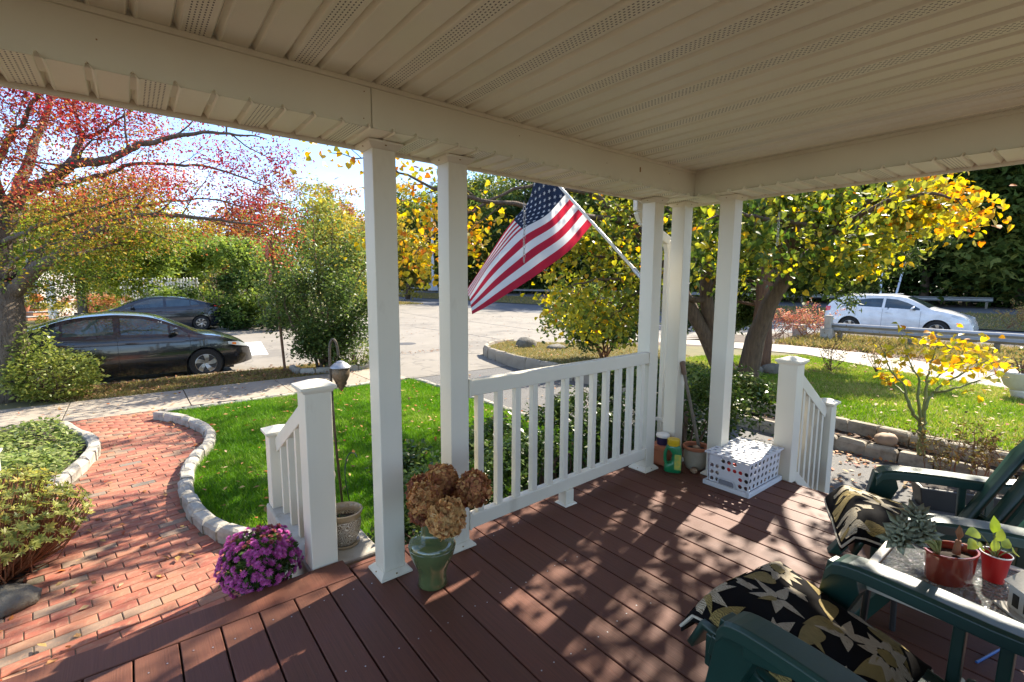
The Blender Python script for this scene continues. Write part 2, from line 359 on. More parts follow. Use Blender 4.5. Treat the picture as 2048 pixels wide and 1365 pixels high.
b = W(); b.box(PX0, BY-.004, SZ+.004, .835, BY+.12, CZ+.02); b.build('beam', 'beam_vinyl', roof, bevel=.004)
b = W(); b.box(.837, BY-.006, SZ+.004, BX+.0, BY+.12, CZ+.02); b.build('beam', 'beam_vinyl', roof, bevel=.004)
b = W(); b.box(BX-.003, -1.6, SZ+.005, BX+.12, BY+.12, CZ+.0195); b.build('beam', 'beam_vinyl', roof, bevel=.004)
# channel trim where ceiling meets beam
b = W(); b.bar((PX0, BY-.010, CZ-.010), (BX, BY-.010, CZ-.010), .012, .018); b.bar((BX-.010, -1.6, CZ-.010), (BX-.010, BY, CZ-.010), .012, .018); b.build('ceiling_trim', 'beam_vinyl', roof)
b = W(); b.box(PX0, EY, SZ-.018, EX+.018, EY+.016, SZ+.13); b.box(EX, -1.6, SZ-.018, EX+.016, EY-.002, SZ+.13); b.build('fascia', 'white_vinyl', roof, bevel=.002)
g = W()
for a, c in (((PX0, EY+.02), (EX+.1, EY+.12)), ):
    g.box(a[0], a[1], SZ+.02, c[0], c[1], SZ+.12)
g.box(EX+.02, -1.6, SZ+.02, EX+.12, EY+.018, SZ+.12); g.build('gutter', 'white_vinyl', roof, bevel=.012)
b = W(); b.add([(PX0, EY+.1, SZ+.15), (EX+.1, EY+.1, SZ+.15), (EX+.1, -1.6, SZ+.95), (PX0, -1.6, SZ+.95), (PX0, EY+.1, SZ+.19), (EX+.1, EY+.1, SZ+.19), (EX+.1, -1.6, SZ+.99), (PX0, -1.6, SZ+.99)],
    [(0, 3, 2, 1), (4, 5, 6, 7), (0, 1, 5, 4), (1, 2, 6, 5), (2, 3, 7, 6), (3, 0, 4, 7)])
b.add([(EX+.05, -1.6, CZ), (EX+.05, EY, CZ), (EX+.05, EY, SZ+.2), (EX+.05, -1.6, SZ+.94)], [(0, 1, 2, 3)])
b.build('roof_deck', 'roof_shingle', roof)
# small nail holes and a stain on the beam
b = W()
for x, z in ((.80, 2.115), (.805, 2.22), (1.62, 2.2), (2.3, 2.17), (-.02, 2.17), (2.95, 2.2)): b.lathe([(.003, 0), (.002, .001)], 6, (0, 0, 0)) if 0 else b.box(x-.002, BY-.0075, z-.002, x+.002, BY-.006, z+.002)
b.box(2.62, BY-.0072, 2.165, 2.632, BY-.006, 2.195)
b.build('nail_head', pm('rust', (.30, .18, .06), .8), roof)
# ================================================================ columns
CW = .112
def column(x, y, label, zt=SZ-.001):
    t = thing('porch_column', label, 'column', (x, y, 0), 0, 'white posts holding up the porch roof'); h = CW/2
    b = MB(); b.box(-h, -h, 0, h, h, zt); b.build('post', 'white_vinyl', t, bevel=.004)
    for nm, z0, z1, big in (('base_trim', .001, .034, 0), ('cap_trim', zt-.034, zt-.001, 1)):
        q = MB(); lo, hi = (h+.027, h+.004) if not big else (h+.004, h+.027)
        if big: q.frustum((0, 0), (lo, lo), (hi, hi), z0, z0+.022); q.frustum((0, 0), (hi, hi), (hi, hi), z0+.022, z1)
        else: q.frustum((0, 0), (lo, lo), (lo, lo), z0, z0+.010); q.frustum((0, 0), (lo, lo), (hi, hi), z0+.010, z1)
        q.build(nm, 'white_vinyl', t, bevel=.002)
        w = MB(); w.box(-lo*.6 if big else -lo-.001, 0, 0, 0, 0, 0)
        s_ = MB(); zz = (z0+z1)/2
        s_.box(-.004, -(lo+hi)/2-.006, zz-.004, .004, -(lo+hi)/2+.003, zz+.004); s_.box(-(lo+hi)/2-.006, -.004, zz-.004, -(lo+hi)/2+.003, .004, zz+.004)
        s_.build('screw_head', 'rust', t)
    return t
column(.945, 2.165, 'white porch column closest to the camera, beside the green vase')
column(1.335, 2.165, 'white porch column behind the green vase where the railing begins')
column(3.10, 2.20, 'white porch column at the far end of the railing holding the flag')
column(3.43, 2.165, 'white corner porch column beside the downspout with the stick leaning on it')
column(3.43, 1.775, 'white porch column standing behind the milk crate')
# ================================================================ railing between the columns
def baluster_mesh(h, w=.038):
    b = MB(); b.box(-w/2, -w/2, 0, w/2, w/2, h); me = b.mesh('baluster'); me.materials.append(MATS['white_vinyl']); return me
RY0, RY1 = 2.135, 2.165
rl = thing('porch_railing', 'white vinyl railing with square balusters between two porch columns', 'railing', (1.39, RY0, 0))
def ry(x): return RY0+(x-1.39)/(3.05-1.39)*(RY1-RY0)
b = W(); b.bar((1.393, ry(1.39), .888), (3.042, ry(3.05), .898), .056, .088); b.build('top_rail', 'white_vinyl', rl, bevel=.006)
b = W(); b.bar((1.393, ry(1.39), .130), (3.042, ry(3.05), .150), .05, .082); b.build('bottom_rail', 'white_vinyl', rl, bevel=.006)
bme = baluster_mesh(.7)
NB = 12
for i in range(NB):
    x = 1.475+i*(2.975-1.475)/(NB-1); link('baluster', bme, None, rl, (x-1.39, ry(x)-RY0, .155+i*.0015))
for x in (1.398, 3.037):
    for z in (.89, .14): b = W(); b.box(x-.006, ry(x)-.036, z-.052, x+.006, ry(x)+.036, z+.052); b.build('rail_bracket', 'white_vinyl', rl, bevel=.003)
b = W(); b.box(2.15, ry(2.2)-.036, .008, 2.222, ry(2.2)+.036, .10); b.frustum((2.186, ry(2.2)), (.056, .056), (.043, .043), .0, .012); b.build('foot_block', 'white_vinyl', rl, bevel=.003)
# ================================================================ stair railings
def newel(parent, x, y, z0, z1, w, name='newel_post'):
    b = W(); h = w/2; b.box(x-h, y-h, z0, x+h, y+h, z1-.04); o = b.build(name, 'white_vinyl', parent, bevel=.004)
    c = W(); c.frustum((x, y), (h+.004, h+.004), (h+.016, h+.016), z1-.058, z1-.04); c.frustum((x, y), (h+.022, h+.022), (h+.022, h+.022), z1-.04, z1-.022); c.frustum((x, y), (h+.018, h+.018), (h*.35, h*.35), z1-.022, z1)
    me = c.mesh('post_cap', False, parent.location); oc = link('post_cap', me, 'white_vinyl', o); bv = oc.modifiers.new('bevel', 'BEVEL'); bv.width = .003; bv.segments = 2
    return o
def stair_rail(label, pu, pl, zu, zl, zbu, zbl, nb, wu=.13, wl=.115):
    t = thing('stair_railing', label, 'railing', (pu[0], pu[1], zbl), 0, None)
    newel(t, *pu, zbu, zu, wu); newel(t, *pl, zbl, zl, wl)
    pu = np.array(pu); pl = np.array(pl); d = (pl-pu)/np.linalg.norm(pl-pu); a = pu+d*wu/2; c = pl-d*wl/2; L = np.linalg.norm(c-a)
    ru, rd = zu-.135, zl-.115
    b = W(); b.bar((*a, ru), (*c, rd), .045, .088, up=(0, 0, 1)); b.build('handrail', 'white_vinyl', t, bevel=.005)
    bu, bd = ru-.80, rd-.80
    bu = max(bu, zbu+.07)
    b = W(); b.bar((*a, bu), (*c, bd), .045, .075); b.build('bottom_rail', 'white_vinyl', t, bevel=.005)
    for i in range(nb):
        f = (i+.6)/(nb+.2); p = a+(c-a)*f; q = W(); q.box(p[0]-.018, p[1]-.018, bu+(bd-bu)*f, p[0]+.018, p[1]+.018, ru+(rd-ru)*f); q.build('baluster', 'white_vinyl', t)
    return t
stair_rail('white stair railing rising beside the pink mums and patterned pot', (.70, 2.475), (.70, 3.36), .965, .515, -.02, GZ, 4)
stair_rail('white stair railing running down past the milk crate to the asphalt', (3.81, 1.44), (4.60, 1.44), .925, .49, -.03, GZ, 6)
stair_rail('white stair railing on the other side of the front steps, beyond the left frame edge', (-.90, 2.475), (-.90, 3.3), .965, .53, -.02, GZ, 4)
# ================================================================ downspout
ds = thing('downspout', 'white downspout elbowing from the eave down behind the corner columns', 'downspout', (3.605, 2.38, GZ))
b = W(); path = [(3.17, 2.385, SZ+.03), (3.17, 2.385, SZ-.06), (3.22, 2.385, SZ-.13), (3.57, 2.38, SZ-.27), (3.605, 2.38, SZ-.36), (3.605, 2.38, GZ)]
for p_, q_ in zip(path[:-1], path[1:]): b.bar(p_, q_, .07, .055, up=(.3, 1, .02))
b.build('pipe', 'white_vinyl', ds, bevel=.006)
b = W(); b.box(3.555, 2.335, .26, 3.655, 2.425, .285); b.build('strap', 'white_vinyl', ds, bevel=.003)
# ================================================================ hanging chains with hooks under the eave
def chain(u, v, label, n, turn):
    p = onz(u, v, SZ-.002); t = thing('hanging_chain', label, 'chain', (p[0], p[1], SZ), 0, None)
    b = MB(); hook = [(0, 0, 0), (0, 0, -.06), (.004, 0, -.085), (.014, 0, -.10), (.014, 0, -.118), (0, 0, -.128), (-.012, 0, -.118)]
    b.tube(smooth_path(hook, 14), .0024, 6); b.build('hook', pm('black_iron', (.03, .025, .02), .5, metal=.4) if 'black_iron' not in MATS else 'black_iron', t, smooth=True)
    lk = MB(); ring = [(.0075*math.cos(a), 0, .017*math.sin(a)) for a in np.linspace(0, 2*math.pi, 12, endpoint=False)]; lk.tube(ring, .0019, 5, close=True); me = lk.mesh('chain_link', True); me.materials.append(MATS['galvanised'])
    for i in range(n): link('chain_link', me, None, t, (random.uniform(-.002, .002), 0, -.142-i*.0285), (random.uniform(-.06, .06), random.uniform(-.05, .05), R(turn+90*(i % 2))))
chain(1049, 362, 'rusty chain hanging from the eave in front of the flag', 13, 20)
chain(1561, 388, 'short chain on a hook hanging from the eave in front of the yellow tree', 8, 60)
# ================================================================ ground materials
pm('soil', (.11, .08, .055), .95, (.06, .042, .03), 3, .5, 25, dirt=((.2, .14, .08), 12, .55, .6), dist=.03)
pm('road_asphalt', (.245, .218, .18), .88, (.20, .178, .148), .9, .25, 120, dirt=((.15, .134, .112), .6, .52, .6))
def road_cracks():
    nt = MATS['road_asphalt'].node_tree; p = nt.nodes['Principled BSDF']; src = p.inputs['Base Color'].links[0].from_socket; v = _coords(nt)
    wn_ = nt.nodes.new('ShaderNodeTexNoise'); wn_.inputs['Scale'].default_value = 1.6; nt.links.new(v, wn_.inputs['Vector']); va = nt.nodes.new('ShaderNodeVectorMath'); va.operation = 'ADD'; nt.links.new(v, va.inputs[0]); nt.links.new(wn_.outputs['Color'], va.inputs[1])
    vo = nt.nodes.new('ShaderNodeTexVoronoi'); vo.feature = 'DISTANCE_TO_EDGE'; vo.inputs['Scale'].default_value = .32; nt.links.new(va.outputs[0], vo.inputs['Vector'])
    c = _mix(nt, src, (.075, .068, .06), _ramp(nt, vo.outputs['Distance'], [(0, (.42,)*3), (.005, (.35,)*3), (.010, (0, 0, 0))])); c = _mix(nt, c, (.11, .10, .088), _ramp(nt, _noise(nt, v, .35, 5, .7), [(.56, (0, 0, 0)), (.6, (.5,)*3)])); c = _mix(nt, c, (.07, .063, .055), _ramp(nt, _noise(nt, v, 2.6, 3), [(.66, (0, 0, 0)), (.75, (.5,)*3)]))
    nt.links.new(c, p.inputs['Base Color'])
road_cracks()
pm('blue_asphalt', (.12, .125, .135), .85, (.09, .095, .105), .8, .2, 120)
def drive_mat():
    m, nt, p = _new('driveway_asphalt'); v = _coords(nt); n = _noise(nt, v, 160, 3, .7); n2 = _noise(nt, v, 2, 4)
    c = _ramp(nt, n, [(.35, (.055, .052, .05)), (.55, (.11, .105, .10)), (.72, (.25, .24, .22))]); c = _mix(nt, c, (.14, .13, .12), _ramp(nt, n2, [(.4, (0, 0, 0)), (.8, (.5, .5, .5))]))
    nt.links.new(c, p.inputs['Base Color']); p.inputs['Roughness'].default_value = .85; _bump(nt, p, n, .5, .006)
drive_mat()
pm('sidewalk_concrete', (.36, .305, .235), .9, (.29, .245, .19), 1.6, .2, 150, dirt=((.24, .2, .155), 3.5, .5, .6), jit=.04)
pm('path_concrete', (.42, .37, .30), .92, (.34, .30, .245), 1.2, .2, 90, dirt=((.28, .24, .2), 2.5, .55, .5))
pm('lawn_soil', (.05, .095, .02), .95, (.032, .06, .015), 6, .3, 30)
pm('dry_lawn_soil', (.16, .13, .05), .95, (.10, .10, .035), 4, .3, 30)
pm('mulch', (.075, .05, .035), .95, (.035, .025, .018), 18, .8, 45, dist=.03)
pm('cobble', (.44, .40, .33), .88, (.27, .25, .21), 9, .5, 40, jit=.12, dirt=((.13, .125, .09), 9, .56, .7), dist=.015)
pm('wall_stone', (.40, .35, .27), .9, (.27, .23, .17), 8, .6, 35, jit=.12, dirt=((.12, .10, .07), 10, .52, .6), dist=.015)
pm('boulder', (.19, .17, .135), .9, (.115, .105, .085), 6, .7, 22, dirt=((.10, .095, .075), 9, .56, .7), dist=.03)
pm('road_paint', (.80, .80, .78), .7, (.68, .67, .64), 5, .1, 80, dirt=((.35, .33, .3), 9, .64, .4))
pm('cast_iron', (.12, .11, .10), .6, (.08, .075, .07), 20, metal=.4)
def brick_mat():
    m, nt, p = _new('brick'); v = _coords(nt); rnd = _objrand(nt); n = _noise(nt, v, 14, 5, .6)
    a = nt.nodes.new('ShaderNodeAttribute'); a.attribute_name = 'rnd'
    ad = nt.nodes.new('ShaderNodeMath'); ad.operation = 'ADD'; nt.links.new(rnd, ad.inputs[0]); nt.links.new(a.outputs['Fac'], ad.inputs[1])
    fr = nt.nodes.new('ShaderNodeMath'); fr.operation = 'FRACT'; nt.links.new(ad.outputs[0], fr.inputs[0])
    c = _ramp(nt, fr.outputs[0], [(0, (.31, .092, .055)), (.25, (.36, .122, .070)), (.45, (.25, .068, .045)), (.6, (.36, .15, .085)), (.74, (.32, .10, .06)), (.90, (.31, .17, .10)), (.975, (.22, .16, .115)), (1, (.17, .145, .115))])
    c = _mix(nt, c, (.25, .17, .12), _ramp(nt, n, [(.45, (0, 0, 0)), (.75, (.6, .6, .6))])); c = _mix(nt, c, (.46, .25, .14), _ramp(nt, _noise(nt, v, 30, 6), [(.52, (0, 0, 0)), (.72, (.4, .4, .4))]))
    nt.links.new(c, p.inputs['Base Color']); p.inputs['Roughness'].default_value = .85; _bump(nt, p, _noise(nt, v, 90, 4), .35, .004)
brick_mat()
leafmat('grass_blade', [(0, (.065, .17, .014)), (.5, (.135, .285, .022)), (.85, (.235, .36, .045)), (1, (.42, .39, .15))], .55, .35)
leafmat('sun_grass_blade', [(0, (.11, .23, .02)), (.45, (.23, .34, .04)), (.75, (.42, .40, .10)), (1, (.56, .46, .2))], .6, .3)
leafmat('dry_grass_blade', [(0, (.12, .17, .03)), (.4, (.26, .22, .07)), (.75, (.40, .29, .12)), (1, (.5, .36, .2))], .7, .25)
leafmat('fallen_leaf', [(0, (.35, .05, .03)), (.2, (.45, .16, .04)), (.4, (.38, .2, .08)), (.6, (.28, .14, .06)), (.8, (.5, .33, .1)), (1, (.42, .3, .2))], .6, .15)
leafmat('brown_litter', [(0, (.22, .09, .04)), (.3, (.3, .15, .07)), (.6, (.16, .085, .045)), (1, (.36, .2, .1))], .7, .1)
# ================================================================ ground sheets
def sheet(name, poly, z, m, sub=0):
    b = MB(); b.poly([(x, y, z if not callable(z) else z(x, y)) for x, y in poly]); o = b.build(name, m); return tag(o, kind='structure')
def inside(P, poly):
    x, y = P[:, 0], P[:, 1]; c = np.zeros(len(P), bool); n = len(poly); j = n-1
    for i in range(n):
        (xi, yi), (xj, yj) = poly[i], poly[j]
        t = ((yi > y) != (yj > y)) & (x < (xj-xi)*(y-yi)/((yj-yi) if yj != yi else 1e-9)+xi); c ^= t; j = i
    return c
def scatter(poly, n, rng=RNG):
    a = np.array(poly); lo, hi = a.min(0), a.max(0); out_ = np.zeros((0, 2))
    while len(out_) < n:
        P = rng.uniform(lo, hi, (n*2, 2)); out_ = np.vstack([out_, P[inside(P, poly)]])
    return out_[:n]
def blades(name, P, z, h, w, m, label, lean=.5, rng=RNG, cat='grass', bias=None, parent=None):
    n = len(P); a = rng.uniform(0, 2*math.pi, n); hh = h*rng.uniform(.5, 1.25, n); zz = z(P[:, 0], P[:, 1]) if callable(z) else np.full(n, z)
    d = np.stack([np.cos(a), np.sin(a)], 1)*w/2*rng.uniform(.6, 1.4, n)[:, None]; ln = rng.normal(size=(n, 2))*lean*hh[:, None]
    V = np.zeros((n, 3, 3)); V[:, 0, :2] = P+d; V[:, 1, :2] = P-d; V[:, 2, :2] = P+ln; V[:, 0, 2] = V[:, 1, 2] = zz-.004; V[:, 2, 2] = zz+hh
    r_ = rng.beta(2, 2.2, n) if bias is None else bias(P)
    me = npmesh(name, V.reshape(-1, 3), np.arange(n*3).reshape(-1, 3), np.repeat(r_, 3)); o = link(name, me, m, parent)
    return tag(o, label, cat, kind='stuff')
BIG = 1400
b = MB(); b.box(-BIG, -BIG, -1.6, BIG, BIG, -.66); tag(b.build('ground', 'soil'), kind='structure')
street = [(-60, 11.97), (6.9, 11.97), (7.6, 11.2), (9.2, 11.75), (12, 11.6), (15.5, 10.4), (18.2, 8.8), (22.2, 7.2), (22.2, 70), (21.2, 60), (19.5, 42), (15.5, 34), (11, 28.8), (6.5, 26.4), (-60, 25.6)]
sheet('road', street, -.60, 'road_asphalt')
sheet('main_road', [(22.2, -80), (31, -80), (31, 150), (22.2, 150)], -.596, 'blue_asphalt')
def up(x, y): return -.55+max(0, min(1, (x-31)/6))*.45
b = MB(); b.grid(lambda u, v: (31+u*7, -80+v*240, up(31+u*7, 0)+.0), 6, 4); tag(b.build('verge', 'dry_lawn_soil'), kind='structure')
b = MB(); b.grid(lambda u, v: (38+u*8, -80+v*240, -.1), 1, 1); tag(b.build('far_road', 'blue_asphalt'), kind='structure')
b = MB(); b.grid(lambda u, v: (46+u*120, -90+v*260, -.1+u*1.5), 2, 2); tag(b.build('woodland_ground', 'soil'), kind='structure')
sheet('verge', [(-60, 25.62), (6.4, 26.45), (10.9, 28.85), (15.4, 34.05), (19.4, 42.1), (21.1, 60), (21.1, 150), (-60, 150)], -.52, 'dry_lawn_soil')
# drive apron and asphalt driveway along the porch
sheet('driveway', [(3.74, -4), (6.62, -4), (6.62, 2.4), (6.95, 6.0), (6.95, 8.4), (7.45, 10.6), (6.9, 12.1), (3.9, 12.1), (4.45, 9.0), (4.45, 3.4), (3.74, 3.0)], -.515, 'driveway_asphalt')
sheet('apron', [(4.45, 8.9), (6.97, 8.9), (7.5, 10.7), (7.1, 12.0), (3.9, 12.0), (4.2, 10.4)], -.508, 'road_asphalt')
# kerb as stones
kb = thing('kerb', None, None, (0, 11.9, -.6), kind='structure')
for x in np.arange(-24, 3.8, 1.8):
    q = W(); q.box(x, 11.86, -.66, x+1.79, 11.98, -.49); q.build('kerb_stone', 'sidewalk_concrete', kb, bevel=.012)
# sidewalk of poured slabs
sw = thing('sidewalk', None, None, (0, 9, -.5), kind='structure')
for i, x in enumerate(np.arange(.66-1.52*9, 4.3, 1.52)):
    q = W(); q.box(x+.006, 8.98, -.58, min(x+1.514, 4.42), 10.42, -.497+(.004 if i % 3 == 0 else 0)); q.build('slab', 'sidewalk_concrete', sw, bevel=.006)
sheet('strip', [(-24, 10.42), (4.3, 10.42), (3.9, 11.86), (-24, 11.86)], -.505, 'dry_lawn_soil')
# painted bars and the cover in the road
rd = bpy.data.objects['road']
for pts in (((490, 712), (537, 709.5), (522, 684), (482, 686)), ((430, 659), (476, 657), (466, 653), (440, 653.5))):
    q = MB(); q.poly([tuple(onz(u, v, -.6)+np.array([0, 0, .004])) for u, v in pts]); q.build('painted_bar', 'road_paint', rd)
c = onz(812, 688, -.6); q = MB(); q.lathe([(.34, .003), (.33, .006)], 24, (c[0], c[1], -.6)); q.build('manhole_cover', 'cast_iron', rd)
# tar seams across the road
q = MB()
for pts in (((800, 625), (870, 636), (960, 646), (1080, 662)), ((800, 712), (900, 708), (960, 707)), ((830, 655), (930, 668), (1060, 690))):
    pp = [onz(u, v, -.6) for u, v in pts]; pp = smooth_path(pp, 24)
    for a, c in zip(pp[:-1], pp[1:]): q.bar((a[0], a[1], -.598), (c[0], c[1], -.598), .05, .006)
tag(q.build('tar_seam', 'driveway_asphalt', rd), kind='stuff')
# ================================================================ brick path with cobble edging
def cobble_mesh(lx, ly, lz, seed, m):
    r_ = random.Random(seed); j = lambda s_: r_.uniform(-s_, s_); vs_ = []
    for z, ins in ((-lz*.6, 0), (lz*.22, 0), (lz*.42, .012), (lz*.5, .032)):
        for sx, sy in ((-1, -1), (1, -1), (1, 1), (-1, 1)): vs_.append((sx*(lx/2-ins)+j(.007), sy*(ly/2-ins)+j(.009), z+j(.006)))
    fs_ = [(12, 13, 14, 15)]+[(k*4+i, k*4+(i+1) % 4, (k+1)*4+(i+1) % 4, (k+1)*4+i) for k in (0, 1, 2) for i in range(4)]
    b = MB(); b.add(vs_, fs_); me = b.mesh('cobble'); me.materials.append(MATS[m]); return me
def edging(name, label, path, step, size, z, m='cobble', cat='edging', nm='cobble'):
    t = thing(name, label, cat, (path[0][0], path[0][1], z)); pp = smooth_path([(*p, 0) for p in path], 200); var = [cobble_mesh(step*.97, size[0], size[1], s_, m) for s_ in range(6)]
    acc = 0; nxt = step/2
    for a, c in zip(pp[:-1], pp[1:]):
        d = np.linalg.norm(c-a)
        while acc+d >= nxt:
            p = a+(c-a)*((nxt-acc)/d); ang = math.atan2(c[1]-a[1], c[0]-a[0])+random.uniform(-.03, .03)
            link(nm, random.choice(var), None, t, (p[0]-path[0][0]+random.uniform(-.006, .006), p[1]-path[0][1]+random.uniform(-.006, .006), random.uniform(-.007, .007)), (random.uniform(-.03, .03), random.uniform(-.03, .03), ang+(math.pi if random.random() < .5 else 0)))
            nxt += step
        acc += d
    return t
EDR = [(.20, 8.42), (.46, 7.95), (.63, 7.4), (.68, 6.95), (.60, 6.45), (.44, 6.05), (.33, 5.58), (.29, 5.08), (.32, 4.6), (.42, 4.17), (.57, 3.84), (.62, 3.62)]
EDL = [(-.80, 8.5), (-.62, 7.95), (-.46, 7.45), (-.43, 6.98), (-.53, 6.45), (-.66, 6.0), (-.72, 5.7)]
edging('path_edging', 'curved row of pale granite cobbles between brick path and green lawn', EDR, .215, (.108, .13), -.452)
edging('path_edging', 'row of pale granite cobbles holding back the ground cover bed', EDL, .22, (.11, .13), -.452)
edging('lawn_edging', 'low line of small stones between the green lawn and the sidewalk', [(.3, 8.62), (1.9, 8.66), (3.5, 8.72), (4.3, 8.68)], .23, (.09, .09), -.475)
edging('lawn_edging', 'low line of small stones between the green lawn and the asphalt driveway', [(4.40, 8.5), (4.42, 7), (4.42, 5), (4.42, 3.6)], .24, (.09, .09), -.475)
PATH = [(-1.05, 2.9), (-1.05, 3.7), (-.66, 4.15), (-.6, 5.0), (-.66, 5.8), (-.58, 6.2), (-.45, 6.75), (-.40, 7.2), (-.5, 7.7), (-.70, 8.3), (-.85, 8.98), (.2, 8.98), (.26, 8.42), (.55, 7.75), (.66, 7.2), (.62, 6.6), (.44, 6.1), (.32, 5.5), (.28, 4.9), (.36, 4.3), (.55, 3.85), (.62, 3.5), (.60, 2.9)]
bp = thing('brick_path', None, None, (0, 3, -.5), kind='structure')
q = W(); q.poly([(x, y, -.506) for x, y in PATH]); q.build('sand_bed', pm('joint_sand', (.16, .11, .075), .95, (.085, .075, .045), 9, .4, 60).name, bp)
BL, BWd, A = .186, .093, R(7.3); ca, sa = math.cos(A), math.sin(A); cand = []
for j in range(-5, 80):
    for i in range(-14, 14):
        u = (i+.5*(j % 2))*BL+.02*math.sin(j*1.7); v = j*BWd+2.75; x = u*ca-v*sa+.36; y = u*sa+v*ca
        if inside(np.array([[x, y]]), PATH)[0]: cand.append((x, y))
cand.sort(key=lambda p: (p[0]**2+p[1]**2)); vis = [p for p in cand if p[1] > 3.12]; near, rest = vis[:300], vis[300:]+[p for p in cand if p[1] <= 3.12]
bm1 = MB(); g_ = .0022; lx, ly = BL/2-g_, BWd/2-g_; ch = .0035
bm1.add([(sx*lx, sy*ly, -.03) for sx, sy in ((-1, -1), (1, -1), (1, 1), (-1, 1))]+[(sx*lx, sy*ly, -ch) for sx, sy in ((-1, -1), (1, -1), (1, 1), (-1, 1))]+[(sx*(lx-ch), sy*(ly-ch), 0) for sx, sy in ((-1, -1), (1, -1), (1, 1), (-1, 1))],
    [(8, 9, 10, 11)]+[(k*4+i, k*4+(i+1) % 4, (k+1)*4+(i+1) % 4, (k+1)*4+i) for k in (0, 1) for i in range(4)])
bme_ = bm1.mesh('brick'); bme_.materials.append(MATS['brick'])
for x, y in near: link('brick', bme_, None, bp, (x, y-3, random.uniform(-.003, .002)), (random.uniform(-.012, .012), random.uniform(-.012, .012), A+random.uniform(-.012, .012)))
tv = np.array([v_.co[:] for v_ in bme_.vertices]); tf = np.array([p.vertices[:] for p in bme_.polygons])
Vs, Fs, Rn = [], [], []
for n, (x, y) in enumerate(rest):
    a = A+random.uniform(-.012, .012); rm = np.array([[math.cos(a), -math.sin(a), 0], [math.sin(a), math.cos(a), 0], [0, 0, 1]]); Vs.append(tv@rm.T+np.array([x, y-3, random.uniform(-.003, .002)])); Fs.append(tf+n*len(tv)); Rn.append(np.full(len(tv), random.random()))
me = npmesh('brick_field', np.vstack(Vs), np.vstack(Fs), np.concatenate(Rn)); tag(link('brick_field', me, 'brick', bp), kind='stuff')
# ================================================================ lawns
LAWN = [(.62, 3.5), (.60, 3.9), (.44, 4.3), (.35, 4.75), (.33, 5.2), (.40, 5.7), (.52, 6.05), (.68, 6.4), (.74, 6.9), (.70, 7.4), (.52, 7.95), (.28, 8.45), (.35, 8.6), (4.36, 8.65), (4.38, 3.6), (3.9, 3.35), (1.0, 3.3), (1.0, 3.45)]
sheet('lawn', LAWN, -.49, 'lawn_soil')
LW2 = [(x, y) for x, y in LAWN]
blades('grass', scatter(LW2, 150000), -.49, .062, .0085, 'grass_blade', 'short bright green grass of the front lawn', .55, bias=lambda P: np.clip(RNG.beta(2, 2.4, len(P))+.22*(np.sin(P[:, 0]*3.1+P[:, 1]*1.3)*np.sin(P[:, 1]*2.3-P[:, 0]))+.3*np.clip(np.sin(P[:, 0]*5.3-P[:, 1]*3.1)*np.sin(P[:, 0]*2.1+P[:, 1]*4.7+1)-.45, 0, 1), 0, 1))
# strip between sidewalk and kerb: thin, leaf-strewn grass
STRIP = [(-1.0, 10.44), (4.2, 10.44), (3.9, 11.84), (-1.6, 11.84)]
blades('strip_grass', scatter(STRIP, 16000), -.503, .05, .014, 'dry_grass_blade', 'thin dry grass in the strip beside the black sedan', .7)
# raised bed, two courses of wall stone, and the sunny side lawn
def lz2(x, y): return -.245-np.clip((x-7)/6, 0, 1)*.17
SL = [(6.95, -6), (13.0, -6), (12.2, .6), (13.0, 2.6), (14.2, 5.0), (13.5, 7.6), (10.5, 10.2), (8.9, 11.5), (7.55, 10.6), (7.05, 8.4), (7.05, 6.2), (7.0, 3.0)]
b = MB(); xs = np.linspace(6.95, 14.2, 9)
b.poly([(x, y, float(lz2(x, y))) for x, y in SL]); tag(b.build('side_lawn', 'dry_lawn_soil'), kind='structure')
def sl(a): return [p for p in a]
blades('side_grass', scatter([(6.98, -2), (12.2, -2), (12.0, .6), (12.8, 2.6), (13.9, 5.0), (11.5, 6.4), (7.15, 6.3), (7.05, 3.0)], 110000), lambda x, y: lz2(x, y), .055, .013, 'sun_grass_blade', 'sunlit yellow green grass of the side lawn', .6, bias=lambda P: np.clip(RNG.beta(2, 2.2, len(P))+.22*np.sin(P[:, 0]*1.7+1)*np.sin(P[:, 1]*1.9)-.22*(P[:, 0] < 8.3), 0, 1))
ISL = [(7.1, 8.3), (7.55, 10.5), (8.9, 11.4), (10.5, 10.1), (12, 9), (11, 6.5), (7.1, 6.2)]
blades('island_grass', scatter(ISL, 22000), lambda x, y: lz2(x, y), .05, .014, 'dry_grass_blade', 'dry yellowing grass on the planted island by the driveway', .7)
sheet('flower_bed', [(6.62, -3), (6.98, -3), (7.02, 3.0), (6.66, 2.9)], -.375, 'mulch')
edging('stone_wall', 'low wall of pale stone blocks along the asphalt below the flower bed', [(7.0, 6.1), (6.78, 4.2), (6.62, 3.0), (6.60, 2.0), (6.60, 1.0), (6.60, 0), (6.6, -1)], .30, (.11, .15), -.44, 'wall_stone', 'wall', 'stone')
edging('stone_wall', 'upper row of pale stone blocks between flower bed and sunny side lawn', [(7.02, 3.2), (6.98, 2.0), (6.85, 1.0), (6.78, 0), (6.75, -1)], .32, (.11, .15), -.30, 'wall_stone', 'wall', 'stone')
edging('island_kerb', 'pale kerb stones round the island of dry grass beside the driveway', [(7.02, 6.2), (7.02, 8.3), (7.25, 9.6), (7.6, 10.65), (8.3, 11.25), (9.2, 11.55)], .5, (.12, .28), -.37, 'sidewalk_concrete', 'kerb', 'kerb_stone')
sheet('side_path', [(12.3, -8), (14.4, -8), (14.0, .8), (14.9, 2.4), (15.7, 4.2), (15.8, 6.2), (14.2, 9.6), (12.8, 10.4), (13.7, 7.2), (14.1, 5.0), (13.2, 3.4), (12.4, 1.6)], -.395, 'path_concrete')
